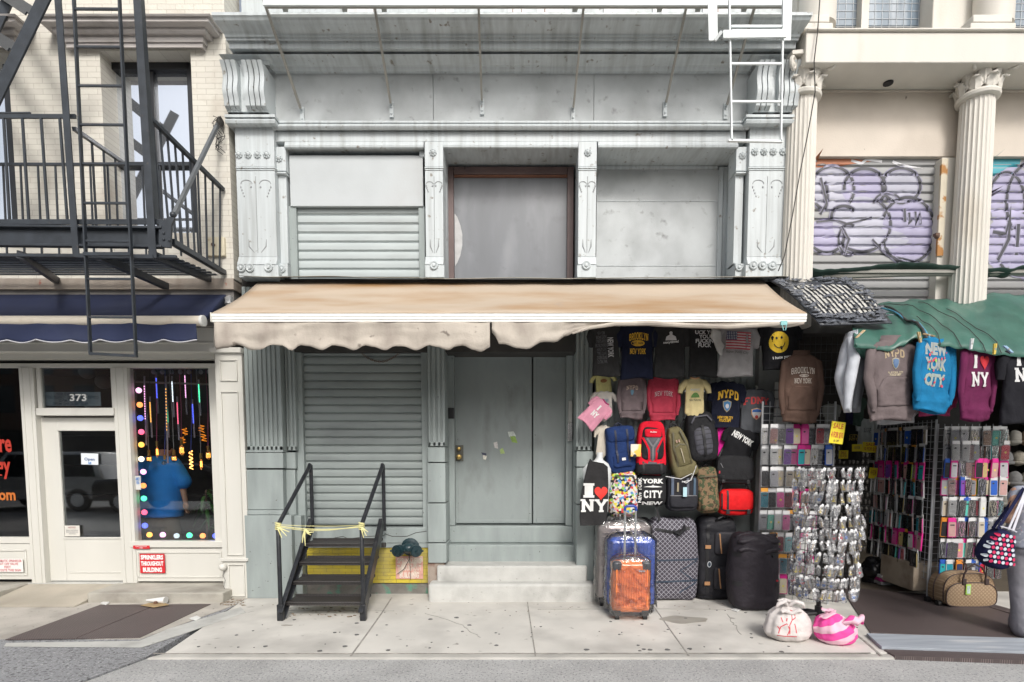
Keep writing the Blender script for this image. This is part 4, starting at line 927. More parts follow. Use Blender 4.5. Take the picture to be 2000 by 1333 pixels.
# ------------------------------------------------------------------ white fire escape over the cornice
we = thing('fire_escape', 'white painted fire escape on long slanting rods above the grey cornice', 'fire escape')
YW = -.62; zp = Z(7, YW); xa, xb = X(515, 7, YW), X(1545, 7, YW)
for k in range(8):
    y = YW + .03 + k * .11; obj('slat', MB().box(xa, xb, y, y + .04, zp, zp + .012), STEELG if k == 0 else STEELW, we)
m = MB(); m.box(xa, xb, YW - .02, YW, zp - .03, zp + .05); m.box(xa, xb, YW - .02, YW + .01, zp + .95, zp + .99)
obj('edge_rail', m, STEELW, we)
m = MB()
for k in range(48): x = xa + (xb - xa) * k / 47; m.box(x - .008, x + .008, YW - .018, YW - .002, zp + .05, zp + .95)
obj('balusters', m, STEELW, we)
for k, (ut, ub, vb) in enumerate([(512, 587, 212), (728, 763, 202), (934, 941, 196), (1142, 1120, 210), (1345, 1301, 200), (1480, 1420, 205)]):
    m = MB(); a = P(ub, vb, .06); b = P(ut, -8, YW + .02); m.bar(a, b, .030, .022, up=(1, 0, 0)); g = a + (b - a).normalized() * .02
    o = obj('brace_rod', m, STEELG, we)
    m = MB(); m.box(a.x - .022, a.x + .022, .095, .118, a.z - .13, a.z + .04); m.tube([Vector((a.x, .1, a.z + .02)), a], .014, 6)
    for dz in (-.02, -.09): m.lathe([(.013, 0), (.011, -.012), (.001, -.013)], (a.x, .095, a.z + dz), 8, 'y')
    obj('foot_plate', m, UP, o)
for ut, w_ in ((552, 0), (668, 1), (745, 0), (1130, 0), (1295, 0), (1370, 1), (1460, 0)):
    m = MB(); line(m, (ut, -5), (ut + (6 if ut < 1022 else -8), 20), YW + .1, YW + .25, .05, .05); obj('bracket', m, STEELG, we)
m = MB(); YL = -.80
m.bar(P(1424, -12, YL), P(1429, 276, YL), .014, .03); m.bar(P(1530, -12, YL), P(1525, 277, YL), .014, .03)
for v in (52, 125, 199): line(m, (1428, v), (1527, v), YL, YL, .018, .018)
line(m, (1422, 275), (1528, 277), YL, YL, .02, .03); obj('drop_ladder', m, STEELW, we)
m = MB(); line(m, (1391, -12), (1393, 80), YL + .03, YL + .03, .09, .012); line(m, (1540, -12), (1537, 80), YL + .03, YL + .03, .075, .012); line(m, (1412, 68), (1536, 66), YL - .03, YL - .03, .075, .02); line(m, (1396, 80), (1410, 62), YL, YL - .03, .03, .02)
m.pbox(1430, 1525, 57, 61, YL - .03, YL + .06)
obj('ladder_guide', m, STEELW, we, bevel=.003)
m = MB()
for k, (u, w_) in enumerate([(700, 30), (860, 25), (1010, 18), (1075, 26), (1200, 20), (1290, 14), (1400, 26)]): m.pbox(u - w_, u + w_, -60, 26, .27, .31)
obj('upper_window', m, mat('blind_white', (.7, .7, .7), .4, var=.2, stain=(.2, .14, .12), st=(3, .6, .62), stretch=(6, 1, .1)), mid)
# ------------------------------------------------------------------ right building
rb = thing('column_building', 'cream iron building with fluted columns and graffitied shutters', 'building')
xl = X(1548, 120, .0)
YB = .17; xR_ = 12.0
m = MB(); m.box(xl, xR_, -.30, .7, Z(123, -.3), Z(63, -.3)); m.box(xl, xR_, -.33, .7, Z(63, -.3) + .002, Z(60, -.3) + .01); obj('entablature', m, CREAM, rb, bevel=.01)
m = MB(); m.pbox(1570, 3200, 178, 306, YB, .7); m.pbox(1560, 3200, 176, 179, YB - .03, YB); obj('sign_panel', m, CREAMD, rb, bevel=.004)
for m in (MB().box(X(1545, 400, .2), X(1583, 400, .2), .15, .7, Z(600, .2), Z(306, .17)), MB().pbox(1834, 1862, 308, 600, .12, .7, 430).pbox(1862, 1925, 308, 600, .20, .7, 430)): obj('pier', m, CREAM, rb, bevel=.004)
def gmat(name, base):
    return mat(name, base, .45, var=.06, stain=(.30, .17, .09), st=(3.5, .66, .8), stretch=(.3, 1, 3), stain2=(.25, .16, .1), st2=(12, .7, .78))
SHG = gmat('galvanised_shutter', (.33, .33, .33))
for (u0, u1) in ((1582, 1834), (1926, 2180)):
    sh = shutter(u0, u1, 310, 600, .25, .098, .024); so_ = obj('roller_shutter', sh, SHG, rb, smooth=30); bv = sh.bvh()
    def gq(pts): return [((X(u, v, .25)), Z(v, .25)) for u, v in pts]
    def paint(pts, c, nm, k, off):
        q = gq(pts); m = lay(shape(q), 0, 0, 1, 1, bv, off, div=3); obj('graffiti', m, mat('spray_' + nm, c, .5, var=.14, scale=3, stain=tuple(min(1, x * 1.25) for x in c), st=(1.8, .5, .7)), so_)
    def outline(pts, w_, off=.006, c=(.05, .05, .06), nm='black'):
        q = gq(pts); v2, f2 = strip([tuple(p) for p in q], w_); m = lay(([(p[0], p[1], 0) for p in v2], f2), 0, 0, 1, 1, bv, off, div=1)
        if nm == 'black': v3, f3 = strip([tuple(p) for p in q], w_ * 1.7); obj('graffiti_haze', lay(([(p[0], p[1], 0) for p in v3], f3), 0, 0, 1, 1, bv, off - .0018, div=1), mat('spray_halo', (.26, .25, .34), .5, var=.2, scale=7), so_)
        obj('graffiti_line', m, mat('spray_' + nm, c, .5, var=.2, scale=5), so_)
    def arc(cx, cy, rx, ry, a0=0, a1=360, n=30): return [(cx + rx * math.cos(R(a0 + (a1 - a0) * i / n)), cy + ry * math.sin(R(a0 + (a1 - a0) * i / n))) for i in range(n + 1)]
    LAV = (.34, .32, .45); LAV2 = (.40, .40, .47)
    if u0 < 1700:
        paint([(1586, 312), (1660, 312), (1700, 318), (1640, 326), (1586, 330)], (.46, .18, .09), 'orange', 1, .003)
        for k, a in enumerate([(1623, 372, 42, 44), (1683, 370, 42, 38), (1757, 365, 36, 33), (1612, 462, 36, 34), (1680, 440, 56, 54), (1770, 452, 50, 62), (1712, 470, 60, 20)]):
            paint(arc(*a), LAV if k % 2 else LAV2, 'lav%d' % (k % 2), 2, .0042 + k * .0004)
        for k, a in enumerate([(1623, 372, 42, 44, 120, 400), (1686, 370, 40, 38, 175, 400), (1757, 365, 37, 34, 0, 360), (1612, 462, 34, 34, -30, 215), (1680, 440, 56, 54, -60, 140), (1770, 452, 52, 64, -160, 160), (1606, 385, 7, 26, -80, 90), (1645, 425, 24, 20, 150, 330)]):
            outline(arc(*a), .034, .0078 + k * .0004)
        for k, q in enumerate([arc(1655, 470, 20, 30, 60, 300), arc(1730, 400, 26, 20, 180, 330), [(1600, 350), (1612, 400), (1600, 420)], [(1592, 436), (1630, 432), (1650, 440), (1700, 428)], [(1640, 445), (1655, 470), (1645, 500)], [(1700, 470), (1730, 500), (1780, 514)], [(1763, 410), (1764, 436)], [(1772, 418), (1772, 438), (1780, 430)], [(1784, 416), (1785, 440), (1793, 418), (1794, 440)]]):
            outline(q, .022, .0115 + k * .0004)
        outline([(1660, 316), (1680, 322), (1690, 314), (1720, 318)], .03, .004, (.8, .8, .82), 'white'); outline([(1740, 318), (1760, 326), (1800, 330)], .03, .004, (.8, .8, .82), 'white')
    else:
        paint([(1930, 312), (1990, 312), (1985, 340), (1935, 345)], (.05, .30, .36), 'tealp', 1, .003)
        for k, a in enumerate([(1975, 400, 44, 72), (1950, 480, 30, 50), (2010, 500, 50, 50)]): paint(arc(*a), LAV, 'lav1', 2, .0042 + k * .0004)
        for k, q in enumerate([arc(1962, 400, 36, 60, 190, 380), arc(2012, 400, 50, 80, 140, 260), [(1935, 455), (1962, 460), (1970, 410), (1966, 470), (1945, 510)], [(1985, 440), (1982, 500)], arc(1990, 510, 40, 30, 20, 170)]): outline(q, .034, .0068 + k * .0004)
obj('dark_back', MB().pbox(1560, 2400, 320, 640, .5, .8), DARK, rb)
m = MB(); m.pbox(1834, 1846, 310, 500, .10, .13, 430); o = obj('shutter_guide', m, mat('rusty_cream', (.62, .56, .44), .7, var=.1, stain=(.42, .2, .06), st=(7, .55, .62)), rb); m = MB(); m.ell(P(1830, 462, .1), (.03, .03, .03), 8, 6); m.pbox(1828, 1836, 455, 460, .07, .12); obj('padlock', m, RUST, o)
def column(ub, ut, r):
    c = thing('x', None, None); bpy.data.objects.remove(c)
    Yc = -.02; xc = X(ut, 200, Yc); z1, z0 = Z(197, Yc), Z(640, Yc)
    m = MB(); rings = []
    for i in range(13):
        t = i / 12; z = z0 + (z1 - z0) * t; rr = r * (1.06 - .12 * t); ring = []
        for k in range(96):
            q = 2 * math.pi * k / 96; f = (k % 4); rk = rr * (1 - (.065 if f == 2 else .05 if f in (1, 3) else 0)); ring.append((xc + rk * math.cos(q), Yc + rk * math.sin(q), z))
        rings.append(ring)
    m.loft(rings); sh = obj('column_shaft', m, CREAM, rb, smooth=20)
    zc = z1; H = Z(126, Yc) - z1; q = MB()
    q.lathe([(r * .95, -.02), (r * 1.18, -.01), (r * 1.22, .02), (r * 1.15, .045), (r * .96, .05), (r * .92, .10), (r * .98, H * .5), (r * 1.18, H * .8), (r * 1.3, H * .88)], (xc, Yc, zc), 28)
    ab = []; hw = r * 1.45
    for k in range(4):
        a0 = R(45 + 90 * k)
        for j in range(5):
            a = a0 + R(90) * j / 5; rr = hw * 1.32 if j == 0 else hw * (1.0 + .12 * abs(j - 2.5) / 2.5) / max(abs(math.cos(a - R(90 * round((a - 0) / R(90))))), .75) * .92
            ab.append((xc + rr * math.cos(a), Yc + rr * math.sin(a)))
    q.slab(ab, zc + H * .89, zc + H * 1.0)
    cap = obj('capital', q, CREAM, rb, smooth=30, bevel=.004)
    lf = MB()
    for row, (hb, ht, n, ph) in enumerate([(.05, .50, 8, 0), (.18, .74, 8, 22.5)]):
        for k in range(n):
            a = R(360 / n * k + ph); d = Vector((math.cos(a), math.sin(a), 0)); s_ = Vector((-d.y, d.x, 0)); base = Vector((xc, Yc, zc))
            def fn(u, v, d=d, s_=s_, base=base, hb=hb, ht=ht):
                w_ = r * .36 * (math.sin(math.pi * (.12 + .8 * v)) ** .7) * (1 + .16 * math.sin(v * 26)); rr = r * (1.0 + .12 * v + .38 * max(0, v - .5)); z = H * (hb + (ht - hb) * (v if v < .85 else .85 - (v - .85) * .9))
                if v > .85: rr += r * .10
                x = (u - .5) * 2; return base + d * (rr + .012 * (1 - x * x) + (.012 if abs(x) < .2 else 0)) + s_ * (x * w_) + Vector((0, 0, z))
            lf.grid(fn, 6, 10)
    obj('acanthus_leaves', lf, CREAM, cap, smooth=50, solid=.014)
    vo = MB()
    for k in range(4):
        a = R(45 + 90 * k); d = Vector((math.cos(a), math.sin(a), 0)); pts = []; rad = []
        st_ = Vector((xc, Yc, zc)) + d * r * 1.0 + Vector((0, 0, H * .5)); pts.append(st_); rad.append(.012)
        cc = Vector((xc, Yc, zc)) + d * r * 1.72 + Vector((0, 0, H * .66))
        for i in range(26):
            q_ = math.pi * .95 - i * .5; rr = .075 * (1 - i / 27); pts.append(cc + d * rr * math.cos(q_) + Vector((0, 0, rr * math.sin(q_)))); rad.append(.024 * (1 - i / 40))
        vo.tube(pts, rad, 6); vo.ell(cc, (.022, .022, .022), 8, 5)
    obj('volute', vo, CREAM, cap)
column(1552, 1566, .165); column(1890, 1909, .172)
obj('torch_hole', MB().lathe([(.05, 0), (.05, -.02), (.001, -.02)], (P(1726, 168, .1).x, .02, Z(123, -.3) + .002), 12), DARK, rb)
# upper storey
m = MB(); m.pbox(1590, 3200, -400, 50, .34, .4); o = obj('upper_window_glass', m, mat('wired_glass', (.20, .25, .30), .12, var=.25, scale=1.5, stain=(.5, .54, .58), st=(1.4, .5, .7), stretch=(2.5, 1, .3)), rb)
m = MB(); k = 0
x = P(1595, 20, .33).x
while x < 9: m.box(x, x + .004, .334, .338, Z(57, .3), Z(-200, .3)); x += .085
for j in range(12): z = Z(57, .3) + .05 + j * .085; m.box(P(1590, 20, .33).x, 9, .334, .338, z, z + .004)
obj('wire_mesh', m, mat('wire', (.55, .58, .6), .5), rb)
for u0, u1 in ((1683, 1698), (1590, 1602), (1813, 1822)):
    obj('window_frame', MB().pbox(u0, u1, -200, 60, .24, .36, 20), CREAM, rb, bevel=.004)
obj('upper_pier', MB().pbox(1822, 1935, -200, 60, .12, .4, 20), CREAM, rb, bevel=.01); obj('upper_pier', MB().pbox(1556, 1592, -200, 60, .1, .4, 20), CREAM, rb, bevel=.01)
for u0, u1 in ((1566, 1628), (1896, 1985)): 
    m = MB(); m.pbox(u0, u1, 44, 58, -.26, .2); m.pbox(u0 + 5, u1 - 7, 28, 44, -.22, .2); o = obj('column_base', m, CREAM, rb, bevel=.012); m = MB(); m.lathe([(.19, 0), (.19, 2.5)], ((X(u0 + 5, 30, 0) + X(u1 - 7, 30, 0)) / 2, .0, Z(28, -.22)), 24); obj('upper_shaft', m, CREAM, rb)
m = MB(); m.tube([P(1601, 0, -.3), P(1597, 60, -.34), P(1590, 120, -.36), P(1592, 180, -.3), P(1578, 260, -.28), P(1562, 340, -.28), P(1548, 420, -.2), P(1532, 500, -.2), P(1520, 530, -.1)], .006, 5)
obj('loose_cable', m, DARKG, rb)
# souvenir shop carcass
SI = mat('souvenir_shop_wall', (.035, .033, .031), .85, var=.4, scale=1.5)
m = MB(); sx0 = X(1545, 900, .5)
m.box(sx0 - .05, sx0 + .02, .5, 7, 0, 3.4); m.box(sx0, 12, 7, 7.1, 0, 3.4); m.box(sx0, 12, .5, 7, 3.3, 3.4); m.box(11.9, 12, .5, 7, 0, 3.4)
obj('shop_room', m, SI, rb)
struct('shop_floor', MB().box(sx0, 12, .3, 7, -.05, .004), mat('tan_shop_floor', (.12, .10, .075), .6, var=.2))
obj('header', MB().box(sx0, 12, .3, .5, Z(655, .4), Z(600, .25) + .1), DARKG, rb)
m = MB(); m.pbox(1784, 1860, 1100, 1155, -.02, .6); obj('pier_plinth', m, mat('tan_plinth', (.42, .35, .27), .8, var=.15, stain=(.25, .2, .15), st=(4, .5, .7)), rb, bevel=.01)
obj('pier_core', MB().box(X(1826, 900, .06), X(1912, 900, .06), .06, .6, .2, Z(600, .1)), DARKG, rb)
# ------------------------------------------------------------------ beige awning
YA = -1.05
BEI = mat('beige_canvas', (.47, .385, .295), .85, var=.06, scale=2, stain=(.33, .19, .08), st=(1.3, .45, .74), stretch=(.5, 1.6, 1.6), stain2=(.36, .30, .25), st2=(3.5, .68, .85), bump=.08, bscale=300)
BEV = mat('beige_valance', (.51, .46, .395), .9, var=.09, scale=3, stain=(.26, .22, .19), st=(1.8, .47, .75), stretch=(1.6, 1, .8), stain2=(.22, .19, .16), st2=(10, .66, .74), bump=.3, bscale=60)
BARM = mat('awning_bar_white', (.80, .80, .76), .4, var=.04, stain=(.6, .42, .25), st=(3, .7, .85), stretch=(1, 1, .1))
aw = thing('awning', 'long beige retractable awning with white bar and torn scalloped valance', 'awning')
x0, x1 = (X(418, 622, YA) + X(500, 551, -.08)) / 2, (X(1580, 622, YA) + X(1490, 556, -.08)) / 2
zt, zb = Z(553, -.08), Z(614, YA + .03)
def canv(u, v):
    x = x0 + (x1 - x0) * u; y = -.08 + (YA + .07) * v; z = zt + (zb - zt) * v
    z += -.03 * math.sin(math.pi * v) + .006 * noise.noise(Vector((x * 3, v * 2, 0))); return Vector((x, y, z))
obj('canopy', MB().grid(canv, 60, 8), BEI, aw, smooth=60, solid=.003)
za, zc_ = Z(612, YA), Z(629, YA); hgt = za - zc_
bar = MB().prismx([(YA + .05, za), (YA - .0, za), (YA - .012, za - .01), (YA - .012, za - hgt * .38), (YA - .004, za - hgt * .42), (YA - .012, za - hgt * .47), (YA - .012, za - hgt * .75), (YA - .004, za - hgt * .8), (YA - .006, zc_), (YA + .05, zc_)], x0, x1)
obj('front_bar', bar, BARM, aw, smooth=25)
obj('bar_end', MB().box(x0 - .014, x0 - .001, YA - .016, YA + .055, zc_ - .004, za + .004), mat('dull_white', (.6, .58, .52), .5), aw, bevel=.004)
def val(xa, xb, fv, wav=.0, bell=.05):
    n = 90; m = MB()
    def fn(u, v):
        x = xa + (xb - xa) * u; top = zc_ + .004; bot = fv(x); z = top + (bot - top) * v
        y = YA + .01 - .02 * math.sin(v * math.pi) + .035 * math.sin(u * math.pi) * math.sin(v * math.pi * .9) * 1.2 + .018 * noise.noise(Vector((x * 5, v * 1.4, 1))) * v - .03 * abs(noise.noise(Vector((x * 2.2, v * 2.6 + x, 8)))) + .012 * noise.noise(Vector((x * 18, v * 3, 5))) * v
        return Vector((x, y, z))
    return m.grid(fn, n, 10)
def vx(u): return X(u, 660, YA)
import bisect
kn = [(418, 683), (440, 680), (465, 674), (490, 684), (508, 683), (530, 674), (550, 675), (568, 685), (585, 674), (600, 676), (628, 684), (650, 674), (665, 676), (690, 684), (712, 674), (726, 677), (752, 684), (770, 676), (785, 676), (812, 684), (838, 674), (850, 677), (876, 684), (890, 677), (904, 675), (925, 684), (940, 688), (952, 681), (956, 678)]
kn2 = [(965, 650), (972, 672), (984, 672), (1010, 680), (1030, 682), (1060, 668), (1085, 668), (1105, 656), (1130, 646), (1160, 638), (1220, 634), (1300, 638), (1400, 640), (1470, 636), (1530, 640), (1580, 634)]
def interp(kn):
    xs = [vx(u) for u, v in kn]; zs = [Z(v, YA) for u, v in kn]
    def f(x):
        i = max(1, min(len(xs) - 1, bisect.bisect(xs, x))); t = (x - xs[i - 1]) / (xs[i] - xs[i - 1]); t = max(0, min(1, t)); t = t * t * (3 - 2 * t); return zs[i - 1] + (zs[i] - zs[i - 1]) * t
    return f
f1, f2 = interp(kn), interp(kn2)
v1 = obj('valance', val(vx(420), vx(957), f1), BEV, aw, smooth=80, solid=.003)
v2 = obj('valance', val(vx(961), x1 - .02, f2), BEV, aw, smooth=80, solid=.003)
def roll(pts, r): m = MB(); m.tube([P(u, v, YA - .01 + .02 * math.sin(i)) for i, (u, v) in enumerate(pts)], r, 8); return m
obj('rolled_valance', roll([(1118, 652), (1150, 641), (1200, 633), (1270, 632), (1340, 636), (1420, 639), (1500, 634), (1570, 631)], [.008, .016, .022, .024, .024, .022, .024, .01]), BEV, aw)
c = P(1530, 632, YA - .03); obj('binder_clip', MB().box(c.x - .03, c.x + .03, c.y - .02, c.y, c.z - .02, c.z + .02).tube([c + Vector((-.02, -.02, -.02)), c + Vector((-.01, -.03, -.07)), c + Vector((.01, -.03, -.07)), c + Vector((.02, -.02, -.02))], .004, 5), mat('clip_aqua', (.25, .55, .55), .4), aw)
# hood above the awning
hd = MB()
def hood(u, v):
    uu = 476 + (1532 - 476) * u; vv = 536 + 5 * math.sin(u * 3) + 3 * noise.noise(Vector((u * 9, 0, 0))); a = P(uu, vv + 2, -.05); a.z += .035 * (1 - v) - .0; a.y = -.2 + .3 * (1 - v); a.z -= .05 * v; return a
obj('hood', hd.grid(hood, 40, 3), mat('olive_flashing', (.30, .29, .25), .45, .3, var=.2, stain=(.55, .53, .48), st=(3, .55, .75), stretch=(1, 1, 4)), aw, smooth=60, solid=.006)
obj('roller_tube', MB().tube([(x0 + .25, -.03, zt + .0), (x1, -.03, zt + .0)], .05, 12), DARKG, aw)
for x in (x0 + .7, 0, x1 - .5):
    obj('folding_arm', MB().bar((x, .05, zt - .15), (x + .5, -.5, zt - .32), .04, .05).bar((x + .5, -.5, zt - .32), (x + .1, YA + .04, zc_ + .03), .035, .04), STEELG, aw)
# patched panel at the end
pn = thing('taped_panel', 'board of pale slats wrapped in crinkled black tape between the two awnings', 'panel')
A, B, C_, D_ = P(1500, 547, -.10), P(1658, 548, -.08), P(1742, 632, -1.0), P(1602, 636, -1.08)
def pan(u, v):
    p = A.lerp(B, u).lerp(D_.lerp(C_, u), v); return p + Vector((0, 0, .05 * math.sin(math.pi * v) + .015 * math.sin(u * 40) * 0))
obj('sheet', MB().grid(pan, 20, 16), mat('black_tape', (.05, .055, .065), .35, var=.3, scale=14, bump=.6, bscale=30), pn, solid=.012, smooth=60)
m = MB(); rt = random.Random(11)
for k in range(13):
    u = .13 + k * .068; v0, v1 = .22 + .05 * rt.random(), .86
    for j in range(7):
        a0 = v0 + (v1 - v0) * j / 7; a1 = v0 + (v1 - v0) * (j + .99) / 7; w0 = .014 + rt.random() * .009; du = rt.uniform(-.004, .004)
        q = [pan(u - w0 + du, a0), pan(u + w0 + du, a0 + .01), pan(u + w0 - .006 + du, a1), pan(u - w0 + .004 + du, a1)]
        m.add([p + Vector((0, -.004, .016)) for p in q], [(0, 1, 2, 3)])
obj('pale_slats', m, mat('pale_slat', (.48, .47, .43), .7, var=.15, scale=12), pn, smooth=0)
m = MB()
for k in range(520):
    u, v = rt.random(), rt.random(); edge = min(u, 1 - u, v, 1 - v)
    if edge > .13 and rt.random() > .10: continue
    l = rt.uniform(.03, .12); a = rt.choice([0, .2, -.2, 1.4, 1.7]); p = pan(u, v); w_ = rt.uniform(.006, .018); d = Vector((math.cos(a), -math.sin(a) * .75, -math.sin(a) * .5)); n = Vector((0, -.3, .9)).cross(d).normalized() * w_
    h = Vector((0, -.01, .019 + rt.random() * .012)); q = [p + h - d * l / 2 - n, p + h + d * l / 2 - n, p + h + d * l / 2 + n + Vector((0, 0, rt.uniform(0, .025))), p + h - d * l / 2 + n]; m.add(q, [(0, 1, 2, 3)])
obj('tape_wrinkles', m, mat('tape_shine', (.12, .13, .15), .22, var=.5, scale=30), pn, smooth=0, solid=.002)
# blue awning
ba = thing('awning', 'navy blue awning with scalloped valance over the lamp shop', 'awning')
YN = -.50; BL = mat('navy_canvas', (.015, .023, .066), .8, var=.12, scale=3, stain=(.035, .045, .09), st=(2, .5, .8)); xb_ = (X(398, 628, YN) + X(442, 578, .0)) / 2
zt, zb = Z(576, -.02), Z(620, YN)
obj('canopy', MB().grid(lambda u, v: Vector((-9 + (xb_ + 9) * u, -.02 + (YN + .02) * v, zt + (zb - zt) * v - .02 * math.sin(math.pi * v))), 40, 6), BL, ba, smooth=60, solid=.003)
obj('side_flap', MB().add([(xb_, -.02, zt), (xb_, YN, zb), (xb_, YN, zb - .05), (xb_, -.02, zt - .15)], [(0, 1, 2, 3)]), BL, ba, solid=.003)
zr = Z(627, YN); obj('front_bar', MB().tube([(-9, YN, zr), (xb_ - .02, YN, zr)], .052, 16), mat('cream_bar', (.66, .60, .50), .5, var=.06, stain=(.5, .4, .3), st=(4, .6, .8)), ba)
obj('bar_end', MB().lathe([(.058, 0), (.058, .03), (.03, .035)], (xb_ - .02, YN, zr), 16, 'x'), mat('white_cap', (.75, .75, .72), .5), ba)
def vn(u, v):
    x = -9 + (xb_ - .06 + 9) * u; s = abs(math.sin((x + .12) * math.pi / .335)); bot = Z(665, YN) - .03 * s; z = zr - .02 + (bot - zr + .02) * v
    return Vector((x, YN - .03 + .02 * math.sin(x * 9) * v + .02 * noise.noise(Vector((x * 4, v, 0))), z))
obj('valance', MB().grid(vn, 260, 6), BL, ba, smooth=80, solid=.003)
m = MB(); m.tube([vn(i / 260, 1) + Vector((0, -.004, 0)) for i in range(130, 261)], .006, 5); obj('valance_piping', m, mat('pale_piping', (.55, .55, .58), .7), ba)
obj('awning_joint', MB().ell(P(447, 588, -.1), (.05, .05, .06), 8, 6, nz=.03, ns=20), mat('knuckle', (.5, .5, .5), .4, .5), ba)
# green tarpaulin
ga = thing('tarpaulin', 'sagging green tarpaulin canopy tied over the souvenir shop entrance', 'tarpaulin')
GRN = mat('green_tarp', (.038, .118, .09), .40, var=.16, scale=5, stain=(.07, .18, .14), st=(1.5, .45, .8), bump=.8, bscale=7)
YT_ = -1.25
edge = [(1672, 668), (1700, 672), (1740, 671), (1770, 662), (1795, 650), (1812, 655), (1850, 666), (1885, 670), (1920, 677), (1958, 683), (2000, 687), (2100, 692), (2300, 700)]
back = [(1640, 590), (1690, 592), (1740, 588), (1800, 584), (1880, 584), (1950, 572), (2000, 575), (2100, 580), (2300, 585)]
def pl2(kn, t, Y):
    u = kn[0][0] + (kn[-1][0] - kn[0][0]) * t
    for (a, va), (b, vb) in zip(kn[:-1], kn[1:]):
        if a <= u <= b + 1e-6: k = (u - a) / (b - a); k = k * k * (3 - 2 * k); return P(u, va + (vb - va) * k, Y)
    return P(u, kn[-1][1], Y)
def tarp(u, v):
    a = pl2(back, u, .08); b = pl2(edge, u, YT_); p = a.lerp(b, v); k = math.sin(math.pi * min(1, v * 1.02))
    p.z += .06 * k + .04 * noise.noise(Vector((u * 9, v * 1.6, 2))) * k + .022 * noise.noise(Vector((u * 30, v * 3, 7))) - .030 * abs(noise.noise(Vector((u * 14 - v * 3, v * 2.5, 9)))) - .012 * abs(noise.noise(Vector((u * 34 + v * 8, v * 7, 4)))) - .05 * math.exp(-((u - .62) / .06) ** 2) * k
    if v > .93: p.z -= (v - .93) * .5; p.y += (v - .93) * .5
    return p
obj('sheet', MB().grid(tarp, 110, 26), GRN, ga, smooth=80, solid=.004)
def bag_(u, v):
    t0 = tarp(u * .205, .985); s_ = math.sin(math.pi * min(1, u * 1.02)) ; q = v * math.pi
    return t0 + Vector((0, .18 * math.sin(q * .5) * s_ - .03 * math.sin(q), -.11 * math.sin(q * .5) * s_ + .02 * noise.noise(Vector((u * 9, v * 4, 0)))))
obj('rolled_edge', MB().grid(bag_, 30, 10), GRN, ga, smooth=80)
m = MB(); rp = mat('blue_rope', (.08, .30, .45), .7)
def on(u, v, h=.02): return tarp(u, v) + Vector((0, -.01, h))
for k, (a, b, w_) in enumerate([((.07, .1), (.225, 1.0), .011), ((.05, .12), (.235, 1.0), .007)]):
    obj('rope', MB().tube([on(a[0] + (b[0] - a[0]) * t / 14 + .012 * math.sin(t * .45), a[1] + (b[1] - a[1]) * t / 14) for t in range(15)], w_, 6), DARKG if k == 0 else rp, ga)
for a, b in (((.12, .2), (.335, 1)), ((.22, .3), (.41, 1)), ((.3, .45), (.46, 1)), ((.2, .7), (.27, 1))):
    obj('rope', MB().tube([on(a[0] + (b[0] - a[0]) * t / 14, a[1] + (b[1] - a[1]) * t / 14, .013) for t in range(15)], .004, 5), DARKG, ga)
obj('support_rail', MB().tube([P(1560, 535, .02), P(1640, 540, 0), P(1760, 536, 0), P(2300, 530, 0)], .03, 8).pbox(1560, 2300, 527, 533, -.05, .05), STEELG, ga)
def frn(u, v):
    a = P(1545 + 700 * u, 520 + 6 * math.sin(u * 14) + 5 * noise.noise(Vector((u * 30, 1, 0))) - 3 * u, -.1); a.y += v * .12; a.z -= .07 * v; return a
obj('torn_flap', MB().grid(frn, 90, 3), mat('dark_tarp', (.03, .06, .048), .5, var=.3), ga, smooth=80, solid=.003)
for u, k in ((1795, 0), (1898, 1), (1943, 2), (1966, 3), (1683, 4), (1810, 5)):
    c = P(u, {1683: 650, 1795: 655, 1898: 668, 1943: 678, 1966: 680, 1810: 654}[u], YT_ - .04); lb_ = ['wooden clothes peg beside the blue rope knot', 'white plastic clothes peg over the maroon sweatshirt', 'yellow clothes peg on the tarpaulin edge over the maroon sweatshirt', 'pale blue clothes peg over the black sweatshirt', 'wooden clothes peg above the hanging pale sleeves', 'slanted brown clothes peg at the blue rope knot'][k]
    t = thing('clothes_peg', lb_, 'clothes peg', c, 'pegs along the tarpaulin edge'); cm = mat('peg_%d' % k, [(.45, .33, .16), (.6, .62, .62), (.62, .45, .08), (.3, .45, .62), (.5, .36, .2), (.42, .28, .14)][k], .5)
    d = [.25, -.1, -.05, .9, -.8, 1.35][k]; v_ = Vector((math.sin(d), 0, -math.cos(d)))
    for s in (-1, 1): obj('jaw', MB().bar(c + Vector((s * .008, 0, 0)) - v_ * .03, c + Vector((s * .004, -.0, 0)) + v_ * .07, .010, .02), cm, t, bevel=.002)
    obj('spring', MB().tube([c + v_ * .02 + Vector((0, -.012, 0)), c + v_ * .02 + Vector((0, .012, 0))], .009, 8), mat('dull_steel', (.4, .4, .4)), t)
